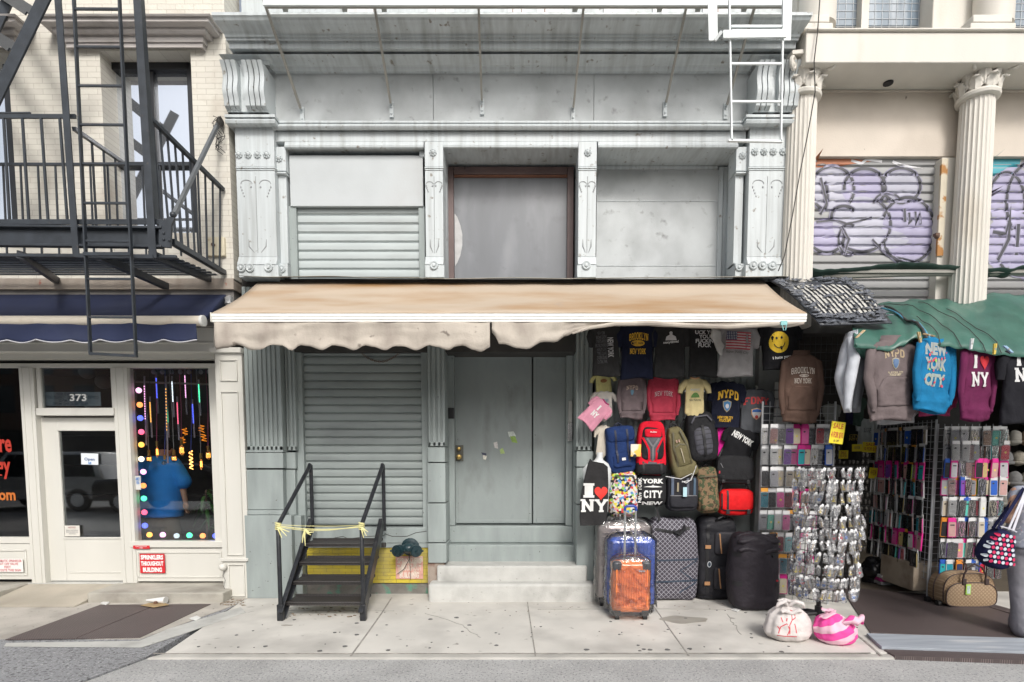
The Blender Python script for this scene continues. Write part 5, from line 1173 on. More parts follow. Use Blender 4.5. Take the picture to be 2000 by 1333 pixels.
# ------------------------------------------------------------------ clothes
def ringxy(cx, cy, z, rx, ry, n, e=.85, tiltf=None):
    out = []
    for k in range(n):
        q = 2 * math.pi * k / n; c, s = math.cos(q), math.sin(q)
        out.append(Vector((cx + rx * math.copysign(abs(c) ** e, c), cy + ry * math.copysign(abs(s) ** e, s), z)))
    return out
def lerpk(kn, t):
    for (a, va), (b, vb) in zip(kn[:-1], kn[1:]):
        if t <= b: k = (t - a) / (b - a); return va + (vb - va) * k
    return kn[-1][1]
GIDX = [0]
WHITEINK = (.72, .72, .70); GOLD = (.72, .42, .03); REDI = (.62, .02, .03)
def garment(name, label, u0, u1, v0, v1, Y, col, kind='tee', cat='shirt', group='clothes hung for sale', prints=(), tilt=0.0, yaw=0.0, cname=None, hem_wave=.02, depth=None, sl=1.0, mot=None, trim=None):
    """shirt hung flat: local x across, z down from the neck, -y to the street"""
    GIDX[0] += 1; sd = GIDX[0] * 3.7
    a, b = P(u0, v1, Y), P(u1, v0, Y); Wd, H = b.x - a.x, b.z - a.z; cm = cloth(cname or name + str(GIDX[0]), col) if mot is None else mot
    t = thing(name, label, cat, (0, 0, 0), group); D = depth or min(.12, Wd * .19)
    hood = kind in ('hood', 'sweat'); ks = dict(tee=.41, hood=.385, sweat=.385, onesie=.31, tank=.42, long=.30)[kind] * Wd
    prof = dict(tee=[(0, .40), (.03, .62), (.075, .98), (.12, 1.10), (.2, 1.0), (.6, 1.0), (1, 1.06)], hood=[(0, .40), (.04, .82), (.09, 1.04), (.16, 1.08), (.5, 1.04), (.82, 1.12), (.88, 1.13), (.92, 1.02), (1, 1.0)],
                onesie=[(0, .42), (.04, .7), (.10, 1.0), (.2, .95), (.7, 1.0), (.84, 1.02), (.92, .6), (1, .42)], tank=[(0, .28), (.08, .38), (.2, .62), (.32, 1), (.7, 1.05), (1, 1.15)])
    prof['sweat'] = prof['hood']; prof['long'] = prof['tee']; pr = prof[kind]
    def dep(tt): return D * (.42 + .58 * math.sin(min(1, tt * 2.6) * math.pi / 2)) * .5
    m = MB(); rows = 26; n = 44; rings = []
    for j in range(rows + 1):
        tt = j / rows; hw = ks * lerpk(pr, tt); z = -H * tt; ring = ringxy(0, 0, z, hw, dep(tt), n)
        for i, p in enumerate(ring):
            x = p.x / max(hw, 1e-4); fold = .5 * noise.noise(Vector((p.x * 16 / (Wd + .2) + sd, z * 1.6, sd))) + .35 * noise.noise(Vector((p.x * 9 + z * 7, z * 5, sd + 4))) + .22 * noise.noise(Vector((p.x * 30, z * 12, sd))) + .9 * abs(noise.noise(Vector((p.x * 7 + z * 5, z * 4 - p.x * 3, sd + 9)))) + .5 * abs(noise.noise(Vector((p.x * 13 - z * 9, z * 7, sd + 2)))) - .3
            p.y += fold * D * .42 * (.25 + .75 * tt) * (1 if p.y < 0 else .4)
            if kind in ('hood', 'sweat') and .84 < tt < .9: p.y -= .010
            if tt > .95: p.z += hem_wave * math.sin(x * 2.6 + sd) * (tt - .95) * 20 * .6
            if j == 0: p.z += -.0 + .03 * H * (1 - abs(x)) * (-1)
            if kind == 'onesie' and tt > .84: p.z += 0
        rings.append(ring)
    m.loft(rings, caps=(False, kind == 'onesie')); body = obj('body', m, cm, t, smooth=75, solid=0 if kind == 'onesie' else .004); bv = m.bvh()
    def slv(s, pts, rr, name_='sleeve', mt=None):
        q = MB(); rings = []
        for (x, y, z), (rx, ry) in zip(pts, rr):
            k = len(rings); P_ = Vector((s * x, y, z)); a_ = Vector((s * pts[max(0, k - 1)][0], pts[max(0, k - 1)][1], pts[max(0, k - 1)][2])); b_ = Vector((s * pts[min(len(pts) - 1, k + 1)][0], pts[min(len(pts) - 1, k + 1)][1], pts[min(len(pts) - 1, k + 1)][2]))
            d = (b_ - a_).normalized(); xx = Vector((0, 1, 0)).cross(d).normalized(); yy = Vector((0, 1, 0)); ring = []
            for i in range(16):
                g = 2 * math.pi * i / 16; f = 1 + .30 * noise.noise(Vector((i * .8, k * 1.3, sd + s))) - .25 * abs(noise.noise(Vector((i * .5, k * 2.2, sd))))
                ring.append(P_ + xx * rx * math.cos(g) * f + yy * ry * math.sin(g) * f)
            rings.append(ring)
        q.loft(rings); return obj(name_, q, mt or cm, t, smooth=70, solid=0)
    sw = Wd / 2
    if kind in ('tee', 'onesie'):
        L = H * (.30 if kind == 'tee' else .24) * sl
        for s in (-1, 1): slv(s, [(ks * .72, 0, -H * .055), (ks * .98, 0, -H * .10), ((ks + sw) / 2 * 1.02, 0, -H * .17 - L * .2), (sw * .93, 0, -H * .12 - L * .8), (sw * .95, 0, -H * .13 - L)], [(H * .03, D * .2), (H * .075, D * .36), (H * .085, D * .36), (Wd * .085, D * .32), (Wd * .075, D * .28)])
    elif kind in ('hood', 'sweat', 'long'):
        for s in (-1, 1):
            e_ = .02 * s * math.sin(sd)
            slv(s, [(ks * .70, 0, -H * .06), (ks * 1.0, -.004, -H * .13), (sw * .84, -.01, -H * .27), (sw * .92, -D * .15, -H * .46), (sw * .90 + e_, -D * .3, -H * .63), (sw * .84 + e_, -D * .35, -H * .78), (sw * .82 + e_, -D * .35, -H * .83), (sw * .82 + e_, -D * .35, -H * .88)],
                [(H * .03, D * .2), (H * .07, D * .36), (Wd * .088, D * .34), (Wd * .08, D * .34), (Wd * .074, D * .32), (Wd * .068, D * .28), (Wd * .046, D * .2), (Wd * .046, D * .2)])
    if kind == 'hood':
        q = MB()
        def hd_(u, v):
            g = math.pi * (1.0 * u); r = ks * (.62 - .12 * v); return Vector((-r * math.cos(g), D * .1 - D * .50 * math.sin(g) * (1 - v * .6) + .008 * noise.noise(Vector((u * 8, v * 4, sd))), -H * .10 * (1 - v) - H * .06 * math.sin(g) * (1 - v) + H * .055 * v))
        q.grid(hd_, 18, 8); q.ell((0, D * .22, -H * .02), (ks * .5, D * .3, H * .08), 14, 8, nz=.02, ns=8, seed=sd); obj('hood', q, cm, t, smooth=75)
    if kind in ('hood',) and 'nopocket' not in name:
        pk = [(-.50, -.62), (-.30, -.47), (.30, -.47), (.50, -.62), (.50, -.82), (-.50, -.82)]
        q = lay(shape([(x * 1.0, z) for x, z in pk]), 0, 0, ks * 1.7, H, bv, .010, div=3, y0=-.7); obj('pocket', q, cm, t, smooth=75, solid=.006)
        q = MB()
        for s in (-1, 1): w1 = ribbon(bv, [(s * ks * .85, -H * .62), (s * ks * .51, -H * .47)], .012, .014); q.add(w1.v, w1.f)
        obj('pocket_hem', q, cm, t, smooth=60)
    if trim:
        rr = [p + Vector((0, -.002, 0)) for p in rings[0]]; obj('collar', MB().tube(rr, .009, 5, closed=True), trim, t)
    for k, pr_ in enumerate(prints):
        what, cx, cz, w_, h_, c = pr_[:6]; ex = pr_[6] if len(pr_) > 6 else {}
        ex = dict(ex); bold = ex.pop('bold', .02); slab = ex.pop('slab', 0); 
        vf = what if isinstance(what, tuple) else (slabtext(what, t=slab) if slab else sans(what, bold))
        ky = 'ink_' + '_'.join('%02d' % int(x * 99) for x in c)
        obj('print', lay(vf, cx * Wd, -cz * H, w_ * Wd, h_ * H, bv, ex.pop('off', .0045) + .0002 * k, y0=-.7, div=2, arc=ex.pop('arc', 0) * H, **ex), mat(ky, c, .7, var=.10, scale=25), t, smooth=0)
    t.location = ((a.x + b.x) / 2, Y, b.z); t.rotation_euler = (0, tilt, yaw)
    return t, body, bv
def hanger(label, u, v, Y, w_=.34, c=(.6, .6, .6)):
    p = P(u, v, Y); t = thing('clothes_hanger', label, 'hanger', (0, 0, 0), 'clothes hangers')
    cm = mat('hanger_%d' % int(c[0] * 90), c, .4)
    obj('bar', MB().tube([(-w_ / 2, 0, -.10), (-w_ * .3, 0, -.05), (0, 0, -.01), (w_ * .3, 0, -.05), (w_ / 2, 0, -.10)], .007, 6), cm, t)
    obj('hook', MB().tube([(0, 0, -.01), (0, 0, .02), (.018, 0, .04), (.012, 0, .06), (-.012, 0, .062)], .004, 6), cm, t); t.location = p; return t
HT = (shape(HEART)[0], shape(HEART)[1])
SHIELD = shape([(-.5, .38), (-.3, .42), (0, .5), (.3, .42), (.5, .38), (.46, 0), (.3, -.3), (0, -.5), (-.3, -.3), (-.46, 0)])
DK = (.012, .012, .014); NV = (.010, .013, .03)
# top row under the awning
Yh = -.42
garment('t_shirt', 'dark grey t-shirt with sideways white city lettering, nearest the steel door', 1150, 1212, 634, 735, Yh, (.035, .035, .035), tilt=-.05, prints=[('NEW YORK', .14, .46, .62, .12, (.55, .55, .55), dict(rot=-math.pi / 2)), ('NEW YORK\nBRONX QUEENS\nSTREETS AVENUE\nBROOKLYN BRIDGE\nHARLEM SOHO\nTIMES SQUARE\nSTATEN ISLAND\nCENTRAL PARK', -.14, .45, .40, .62, (.16, .16, .17), dict(bold=0))])
garment('t_shirt', 'black t-shirt with arched gold borough lettering and an oval badge', 1207, 1282, 632, 740, Yh, NV, prints=[('BROOKLYN', .02, .24, .50, .13, GOLD, dict(slab=.2, arc=.03)), (disc(0, 0, .5), .0, .37, .36, .11, GOLD), ('EST. 1636', .0, .37, .28, .05, NV, dict(off=.008)), ('NEW YORK', .0, .52, .42, .11, GOLD, dict(slab=.2))])
garment('t_shirt', 'charcoal t-shirt with a white slanting word below a plain white figure bust', 1272, 1345, 632, 738, Yh, (.03, .03, .03), prints=[('sexytime!', .0, .36, .42, .06, WHITEINK, dict(rot=.08, bold=.03)), (shape([(-.5, -.5), (-.42, -.1), (-.12, .12), (-.14, .4), (0, .5), (.14, .4), (.12, .12), (.42, -.1), (.5, -.5)]), .0, .24, .30, .17, (.6, .6, .6))])
garment('t_shirt', 'black t-shirt with four short lines of pale capitals, half hidden by a white rag', 1340, 1408, 632, 736, Yh, (.02, .02, .02), prints=[('UCK YO\nYOU\nFUCKIN\nFUCK', .0, .30, .56, .32, (.6, .6, .6), dict(bold=.03))])
STR = [((shape([(-.5, -.5), (.5, -.5), (.5, .5), (-.5, .5)])), 0, .31, .60, .34, (.55, .5, .48))]
fl = list(STR)
for k in range(7): fl.append((shape([(-.5, -.5), (.5, -.5), (.5, .5), (-.5, .5)]), 0, .152 + k * .0523, .60, .026, (.42, .04, .06), dict(off=.0065)))
fl.append((shape([(-.5, -.5), (.5, -.5), (.5, .5), (-.5, .5)]), -.175, .22, .25, .17, (.02, .03, .10), dict(off=.0085)))
sx = MB(); vs = []; fs = []
for j in range(5):
    for i in range(6): 
        o = len(vs); x, z = (i + .5) / 6 - .5, (j + .5) / 5 - .5; vs += [(x - .04, z - .05, 0), (x + .04, z - .05, 0), (x + .04, z + .05, 0), (x - .04, z + .05, 0)]; fs.append((o, o + 1, o + 2, o + 3))
fl.append(((vs, fs), -.175, .22, .24, .16, (.6, .6, .6), dict(off=.0105))); fl.append(('New York City', 0, .54, .56, .07, (.05, .05, .05), dict(skew=.3, bold=-.005)))
garment('t_shirt', 'pale grey t-shirt with a red striped flag print and script below', 1400, 1482, 636, 736, Yh - .03, (.30, .29, .29), prints=fl, tilt=.05)
garment('t_shirt', 'black t-shirt with a big yellow smiling face on the chest', 1474, 1560, 632, 722, Yh - .02, (.01, .01, .012), tilt=-.12, prints=[(disc(0, 0, .5), -.04, .42, .46, .47, (.72, .48, .02)), (disc(0, 0, .5), -.10, .33, .05, .06, DK, dict(off=.008)), (disc(0, 0, .5), .02, .33, .05, .06, DK, dict(off=.008)),
        ((strip([(.5 * math.cos(R(a_)), .5 * math.sin(R(a_))) for a_ in range(200, 345, 12)], .06)), -.04, .44, .26, .30, DK, dict(off=.008)) if False else (([(p[0], p[1], 0) for p in strip([(.5 * math.cos(R(a_)), .5 * math.sin(R(a_))) for a_ in range(200, 345, 12)], .07)[0]], strip([(.5 * math.cos(R(a_)), .5 * math.sin(R(a_))) for a_ in range(200, 345, 12)], .07)[1]), -.04, .40, .26, .30, DK, dict(off=.008)), ('I hate you', -.02, .76, .40, .08, (.6, .6, .6), dict(bold=.03))])
rg = thing('rag', 'crumpled white cloth rag hanging beside the flag t-shirt', 'cloth', P(1396, 650, Yh - .1), None)
obj('cloth', MB().loft([ringxy(P(1394 + k * 2.5, 640 + k * 9, Yh - .1).x + .01 * math.sin(k * 2), Yh - .1, P(1394, 640 + k * 9, Yh - .1).z, [.02, .05, .06, .04, .05, .03, .012][k], [.02, .03, .03, .02, .03, .02, .01][k], 12, .7) for k in range(7)]), cloth('rag', (.45, .44, .42)), rg, smooth=80)
# second row
garment('baby_onesie', 'small yellow baby top with a brown print at the end of the row', 1152, 1202, 729, 776, -.12, (.56, .52, .22), 'onesie', 'baby clothes', prints=[(disc(0, 0, .5), 0, .34, .26, .16, (.3, .14, .05))], tilt=-.08)
garment('baby_onesie', 'off-white baby top with a small coloured print below the yellow top', 1153, 1206, 764, 822, -.16, (.52, .49, .44), 'onesie', 'baby clothes', prints=[('NEW YORK\nYANKEE\nTAXI', 0, .42, .34, .3, (.15, .25, .35), dict(bold=.02)), (disc(0, 0, .5), .02, .55, .2, .08, (.6, .25, .05))])
garment('baby_tee', 'pink baby t-shirt hanging askew over the off-white baby top', 1160, 1206, 786, 845, -.24, (.62, .27, .36), 'tee', 'baby clothes', tilt=.75, prints=[('I', -.05, .3, .08, .2, WHITEINK, dict(slab=.3)), ('NY', 0, .55, .3, .2, WHITEINK, dict(slab=.25))], trim=cloth('magenta', (.4, .03, .15)))
garment('baby_onesie', 'cream baby garment crumpled below the pink baby t-shirt', 1163, 1196, 830, 900, -.14, (.55, .50, .42), 'onesie', 'baby clothes', tilt=.1)
garment('hoodie', 'small mauve grey hooded top with a badge print and cream letters', 1205, 1262, 734, 818, -.18, (.16, .125, .13), 'hood', 'hooded top', prints=[('NYPD', .0, .28, .40, .10, (.55, .42, .33), dict(slab=.2, arc=.02)), (SHIELD, 0, .40, .11, .13, (.12, .25, .35)), ('NEW YORK CITY\nPOLICE DEPT', 0, .52, .3, .06, (.5, .45, .4))])
t_, b_, bv_ = garment('hoodie', 'red zipped child hooded top with arched city letters', 1263, 1327, 734, 822, -.18, (.42, .045, .075), 'hood', 'hooded top', prints=[('NEW YORK', .0, .40, .56, .11, (.55, .50, .50), dict(slab=.12, arc=.03))])
garment('baby_onesie', 'yellow baby bodysuit with a green dome print over the black backpack', 1326, 1387, 738, 820, -.24, (.62, .52, .27), 'onesie', 'baby clothes', prints=[(shape([(-.5, -.5), (-.42, 0), (-.2, .4), (0, .5), (.2, .4), (.42, 0), (.5, -.5)]), 0, .42, .28, .12, (.10, .22, .05)), ('NYC', 0, .30, .3, .06, (.4, .45, .5)), ('New York City', 0, .54, .38, .05, (.08, .1, .08))], trim=cloth('peach', (.6, .35, .2)))
garment('t_shirt', 'navy t-shirt with gold police lettering arched over a shield', 1385, 1455, 745, 838, -.14, (.012, .014, .028), tilt=.05, prints=[('NYPD', .02, .27, .60, .18, GOLD, dict(slab=.24, arc=.06)), (SHIELD, 0, .53, .25, .26, (.35, .30, .20)), (SHIELD, 0, .53, .20, .21, (.05, .20, .42), dict(off=.008)), (disc(0, 0, .5), 0, .53, .1, .1, (.6, .6, .6), dict(off=.0105)), ('NEW YORK CITY\nPOLICE DEPT', -.02, .80, .44, .12, GOLD, dict(bold=.03))])
garment('t_shirt', 'dark grey t-shirt with red fire lettering and a round crest', 1440, 1510, 760, 845, -.10, (.085, .09, .10), prints=[('FDNY', .0, .27, .74, .17, (.50, .05, .05), dict(slab=.24, arc=.03)), (SHIELD, 0, .58, .30, .28, (.55, .30, .15)), (SHIELD, 0, .58, .26, .24, (.6, .58, .58), dict(off=.008)), (shape([(-.5, 0), (.5, 0), (.45, .4), (0, .5), (-.45, .4)]), 0, .54, .25, .14, (.03, .12, .38), dict(off=.0105)), (disc(0, 0, .5), 0, .65, .09, .08, (.5, .05, .05), dict(off=.0105))])
garment('t_shirt', 'magenta t-shirt with a white letter tucked behind the black backpack', 1388, 1440, 826, 892, -.10, (.62, .02, .26), prints=[('Y', .18, .62, .30, .26, WHITEINK, dict(slab=.22)), (disc(0, 0, .5), .0, .36, .3, .16, (.72, .08, .12))])
garment('t_shirt', 'black t-shirt with slanting ragged white capitals above the black satchel', 1418, 1488, 838, 918, -.16, (.012, .012, .014), tilt=.30, prints=[('NEW YORK', .02, .24, .66, .16, WHITEINK, dict(rot=-.25, bold=.05))])
garment('hoodie', 'brown hooded sweatshirt with pale borough lettering over the case racks', 1520, 1608, 692, 826, -.50, (.105, .065, .05), 'hood', 'hooded top', prints=[('BROOKLYN', .0, .24, .54, .09, (.45, .40, .35), dict(slab=.18, arc=.02)), (disc(0, 0, .5), .02, .32, .22, .045, (.45, .40, .35)), ('EST. 1898', .02, .32, .17, .022, (.1, .07, .055), dict(off=.008)), ('NEW YORK', .0, .40, .40, .08, (.45, .40, .35), dict(slab=.18))])
hanger('black clothes hanger in the neck of the brown hooded sweatshirt', 1568, 705, -.5, .26, (.03, .03, .03)); hanger('pale wire hanger in the neck of the yellow baby bodysuit', 1357, 748, -.24, .22); hanger('clear plastic hanger over the dark grey fire t-shirt', 1476, 765, -.1, .3, (.55, .56, .5)); hanger('dark hanger in the neck of the red child hooded top', 1290, 742, -.18, .2, (.1, .09, .09)); hanger('clear plastic hanger over the navy police t-shirt', 1424, 752, -.14, .3, (.35, .35, .34))
# under the tarpaulin
Yg = -1.15
for k, (u0, u1, c, lb_) in enumerate([(1630, 1668, (.50, .52, .56), 'pale blue-grey sweatshirt seen edge on beside the brick-red peg'), (1655, 1686, (.20, .21, .23), 'dark grey sweatshirt seen edge on behind the pale one')]):
    GIDX[0] += 1; t = thing('sweatshirt', lb_, 'sweatshirt', (0, 0, 0), 'clothes hung for sale'); Yq = Yg + .15 + k * .12; m = MB(); rings = []
    for j in range(24):
        tt = j / 23; v = 648 + (806 - 648) * tt; wu = lerpk([(0, 4), (.12, 12), (.45, 18), (.62, 19), (.8, 13), (.92, 8), (1, 5)], tt); uc_ = lerpk([(0, 1664), (.3, 1656), (.55, 1650), (.75, 1652), (1, 1655)], tt) + k * 18
        c0_ = P(uc_, v, Yq); rx = wu / F * 5.6; rings.append([p + Vector((.012 * noise.noise(Vector((i * .7, tt * 5, k))), .03 * noise.noise(Vector((i * .9, tt * 4, k + 3))), 0)) for i, p in enumerate(ringxy(c0_.x, c0_.y, c0_.z, rx, .09 * (1 - .5 * tt), 20, 1.0))])
    cm = cloth('edge%d' % k, c); obj('body', m.loft(rings), cm, t, smooth=75)
    q = MB(); q.tube([P(1660 + k * 16, 660, Yq - .06), P(1668 + k * 14, 700, Yq - .1), P(1660 + k * 14, 740, Yq - .12), P(1656 + k * 14, 775, Yq - .11), P(1654 + k * 14, 798, Yq - .1)], [.03, .055, .055, .04, .03], 10); obj('sleeve', q, cm, t, smooth=75)
garment('hoodie', 'large taupe police hooded sweatshirt hanging from the tarpaulin edge', 1678, 1800, 664, 822, Yg, (.155, .125, .125), 'hood', 'hooded top', tilt=-.04, yaw=.12, prints=[('NYPD', -.02, .17, .36, .10, (.40, .31, .20), dict(slab=.24, arc=.02)), (SHIELD, .0, .30, .13, .15, (.40, .36, .25)), (SHIELD, .0, .30, .105, .125, (.10, .17, .30), dict(off=.008)), ('NEW YORK CITY\nPOLICE DEPT', -.01, .425, .28, .055, (.5, .43, .3), dict(bold=.03))])
garment('sweatshirt', 'pale grey sweatshirt hanging close behind the taupe police hoodie', 1700, 1806, 660, 828, Yg + .22, (.36, .36, .37), 'sweat', 'sweatshirt', yaw=.12)
garment('hoodie', 'bright blue sweatshirt with splattered city lettering beside the taupe hoodie', 1770, 1882, 660, 806, Yg - .02, (.012, .16, .33), 'sweat', 'sweatshirt', tilt=.06, yaw=.3, prints=[('NEW', -.08, .17, .50, .17, (.30, .33, .32), dict(bold=.06)), ('YORK', -.08, .37, .50, .17, (.30, .33, .32), dict(bold=.06)), ('CITY', -.08, .58, .48, .17, (.30, .36, .33), dict(bold=.06))] + [(disc(0, 0, .5, n=7), -.08 + rnd.uniform(-.24, .24), rnd.uniform(.12, .68), rnd.uniform(.02, .06), rnd.uniform(.02, .05), rnd.choice([(.6, .05, .1), (.6, .08, .12), (.25, .5, .1)]), dict(off=.0075)) for _ in range(20)])
garment('sweatshirt', 'pink sweatshirt showing only its hem behind the bright blue sweatshirt', 1776, 1880, 676, 812, Yg + .2, (.40, .05, .14), 'sweat', 'sweatshirt', yaw=.3)
garment('sweatshirt', 'maroon sweatshirt with a red heart and white sleeve stripes', 1862, 1955, 672, 822, Yg + .02, (.125, .018, .065), 'sweat', 'sweatshirt', yaw=.2, prints=[('I', -.19, .24, .07, .17, (.62, .60, .60), dict(slab=.3, off=.009)), (HT, .06, .24, .28, .19, (.50, .02, .03), dict(off=.009)), ('NY', -.06, .47, .46, .19, (.62, .60, .60), dict(slab=.22, off=.009))])
obj('sleeve_stripes', MB().bar(P(1924, 741, Yg - .1), P(1950, 734, Yg - .1), .022, .004).bar(P(1925, 749, Yg - .1), P(1951, 742, Yg - .1), .022, .004), mat('ink_white_s', (.7, .7, .7), .7), [o for o in bpy.data.objects if o.name.startswith('sweatshirt')][-1] if False else None) if False else None
garment('t_shirt', 'black souvenir t-shirt with a red heart hanging at the picture edge', 1938, 2062, 678, 830, Yg + .02, (.014, .014, .018), yaw=.15, prints=[('I', -.22, .18, .08, .15, (.6, .6, .6), dict(slab=.3)), (HT, .0, .16, .24, .17, (.50, .02, .03)), ('NY', -.08, .37, .44, .18, (.6, .6, .6), dict(slab=.22))])
# shop interior clothes, hung further in
INT = [(1640, 1672, 735, 800, .9, (.20, .15, .07), 'mustard brown'), (1607, 1640, 788, 850, .9, (.26, .27, .25), 'ash grey'), (1650, 1668, 785, 830, 1.0, (.02, .02, .06), 'indigo'), (1664, 1690, 775, 832, 1.1, (.06, .10, .08), 'bottle green'), (1640, 1690, 825, 900, 1.3, (.015, .016, .016), 'black and gold'), (1672, 1712, 818, 875, 1.1, (.42, .45, .45), 'white and black'), (1700, 1730, 816, 870, 1.2, (.012, .014, .03), 'midnight navy'), (1600, 1630, 850, 930, 1.5, (.05, .05, .05), 'charcoal'), (1560, 1600, 740, 800, 1.4, (.09, .05, .03), 'rust')]
for u0, u1, v0, v1, Y, c, nm in INT:
    garment('t_shirt', nm + ' t-shirt hanging in the dim souvenir shop behind the spinner', u0, u1, v0, v1, Y, c, prints=[('CITY\nNYC', 0, .4, .4, .16, (.4, .3, .05) if 'gold' in nm else (.05, .06, .06))] if Y > 1 else ())
# ------------------------------------------------------------------ bags hung on the front
def webbing(nm, c): return mat('web_' + nm, c, .6, var=.1)
BLKC = cloth('bag_black', (.018, .018, .02), .75); STRAPM = webbing('black', (.012, .012, .014)); BUCK = mat('buckle', (.03, .03, .032), .3)
def bagbody(t, W_, H_, D_, m_, e1=.38, e2=.42, nz=.012, seed=0, name='body', top=None, c=(0, 0, 0), taper=0.0, part=None):
    q = MB(); q.ell(c, (W_ / 2, D_ / 2, H_ / 2), 40, 26, e1, e2, nz, 5, seed)
    for p in q.v:
        k = (p.z - c[2]) / H_ + .5; p.x = c[0] + (p.x - c[0]) * (1 - taper * max(0, k - .4)); p.y = p.y * (1 - .25 * max(0, k - .5))
        p.y += .006 * noise.noise(Vector((p.x * 22, p.z * 22, seed))) + .014 * abs(noise.noise(Vector((p.x * 11 + p.z * 6, p.z * 10, seed)))); 
    return obj(name, q, m_, part or t, smooth=80), q
def place(t, u0, u1, v0, v1, Y, tilt=0, yaw=0):
    a, b = P(u0, v1, Y), P(u1, v0, Y); t.location = ((a.x + b.x) / 2, Y, (a.z + b.z) / 2); t.rotation_euler = (0, tilt, yaw)
def dims(u0, u1, v0, v1, Y): a, b = P(u0, v1, Y), P(u1, v0, Y); return b.x - a.x, b.z - a.z
def rib(t, bv, pts, w_, m_, off=.006, nm='strap', W_=1, H_=1, th=.005): return obj(nm, ribbon(bv, [(x * W_, z * H_) for x, z in pts], w_, off, th=th), m_, t, smooth=40)
def handle(t, W_, H_, m_, r=.010, k=.14): return obj('handle', MB().tube([(-W_ * k, 0, H_ * .46), (-W_ * k * .8, 0, H_ * .53), (0, 0, H_ * .57), (W_ * k * .8, 0, H_ * .53), (W_ * k, 0, H_ * .46)], r, 8), m_, t)
GB_ = 'bags hung for sale on the grey front'
def packnew(name, label, box, Y, m_, tilt=0, yaw=0, cat='backpack', **k):
    t = thing(name, label, cat, (0, 0, 0), GB_); W_, H_ = dims(*box, Y); D_ = k.pop('D', .2)
    b, q = bagbody(t, W_, H_, D_, m_, seed=len(bpy.data.objects) % 97, **k); return t, W_, H_, D_, q.bvh(), b, (box, Y, tilt, yaw)
def fin(t, a): (box, Y, tilt, yaw) = a; place(t, *box, Y, tilt, yaw)
Yb = -.14
# navy flap pack
t, W_, H_, D_, bv, b, ar = packnew('backpack', 'navy blue flap backpack with two buckled straps', (1182, 1240, 833, 924), Yb, cloth('pk_navy', (.018, .04, .13)), tilt=-.10, yaw=.1, taper=.1)
ob, q = bagbody(t, W_ * .98, H_ * .34, D_ * 1.08, cloth('pk_navy2', (.016, .036, .12)), c=(0, -.01, H_ * .33), seed=4, name='flap'); bagbody(t, W_ * .72, H_ * .32, D_ * .5, cloth('pk_navy2', (0, 0, 0)), c=(0, -D_ * .38, -H_ * .22), seed=5, name='front_pocket')
al = lap(q); q2 = MB().ell((0, 0, 0), (W_ / 2, D_ / 2, H_ / 2), 30, 20, .38, .42).ell((0, -D_ * .38, -H_ * .22), (W_ * .36, D_ * .25, H_ * .16), 20, 12, .38, .42); al.add(q2.v, q2.f); bb_ = al.bvh()
for x in (-.2, .2): rib(t, bb_, [(x, .42), (x, -.26)], .022, webbing('navydk', (.01, .015, .04)), W_=W_, H_=H_); 
obj('label_patch', lay(shape([(-.5, -.5), (.5, -.5), (.5, .5), (-.5, .5)]), 0, -H_ * .2, .045, .03, bb_, .006), mat('patch_white', (.65, .65, .65), .6), t); handle(t, W_, H_, webbing('navydk', (0, 0, 0))); fin(t, ar)
# red black pack
t, W_, H_, D_, bv, b, ar = packnew('backpack', 'red and black hiking backpack with a yellow tag at its side', (1241, 1300, 824, 928), Yb - .03, cloth('pk_red', (.62, .012, .03)), taper=.25)
ob, q = bagbody(t, W_ * .78, H_ * .62, D_ * .5, BLKC, c=(0, -D_ * .36, H_ * .08), seed=9, name='front_panel', taper=.3); ob2, q3 = bagbody(t, W_ * 1.02, H_ * .26, D_ * 1.1, BLKC, c=(0, -.01, -H_ * .36), seed=3, name='base_pocket')
bagbody(t, W_ * .56, H_ * .16, D_ * .24, cloth('pk_red', (0, 0, 0)), c=(0, -D_ * .56, H_ * .28), seed=2, name='top_pocket')
al = lap(q, q3, MB().ell((0, 0, 0), (W_ / 2, D_ / 2, H_ / 2), 30, 20, .38, .42)); bb_ = al.bvh(); RC = cloth('pk_red', (0, 0, 0)); GC = cloth('pk_gm', (.10, .10, .11))
obj('side_panel', lay(shape([(-.3, .2), (.3, .2), (.12, -.22), (.3, -.3), (-.3, -.3), (-.12, -.22)]), 0, 0, W_, H_, bb_, .006, div=2), GC, t, solid=.006)
for s in (-1, 1): rib(t, bb_, [(s * .34, .20), (s * .13, -.02), (s * .12, -.2), (s * .2, -.28)], .022, RC, .012, 'piping', W_, H_); rib(t, bb_, [(s * .2, .18), (0, .02)], .02, webbing('grey', (.15, .15, .16)), .016, 'strap', W_, H_); rib(t, bb_, [(s * .3, -.24), (s * .3, -.48)], .024, STRAPM, .008, 'strap', W_, H_)
rib(t, bb_, [(0, .04), (0, -.24)], .022, webbing('grey', (.15, .15, .16)), .016, 'strap', W_, H_); rib(t, bb_, [(-.44, -.26), (.44, -.24)], .045, RC, .008, 'red_band', W_, H_)
obj('maker_script', lay(sans('Rolite', .03), 0, H_ * .30, .07, .016, None, plane=-D_ * .70, off=.004), mat('ink_w', WHITEINK), t); handle(t, W_, H_, STRAPM); fin(t, ar)
tg = thing('hang_tag', 'yellow and white hang tag beside the red and black backpack', 'tag', (0, 0, 0), None); obj('card', MB().pbox(1232, 1252, 868, 892, Yb - .17, Yb - .166), mat('tag_yellow', (.75, .50, .08), .5, var=.2, stain=(.75, .7, .6), st=(6, .5, .55)), tg, bevel=.002); obj('tag_button', MB().lathe([(.02, 0), (.001, -.004)], P(1240, 891, Yb - .175), 12, 'y'), STRAPM, tg)
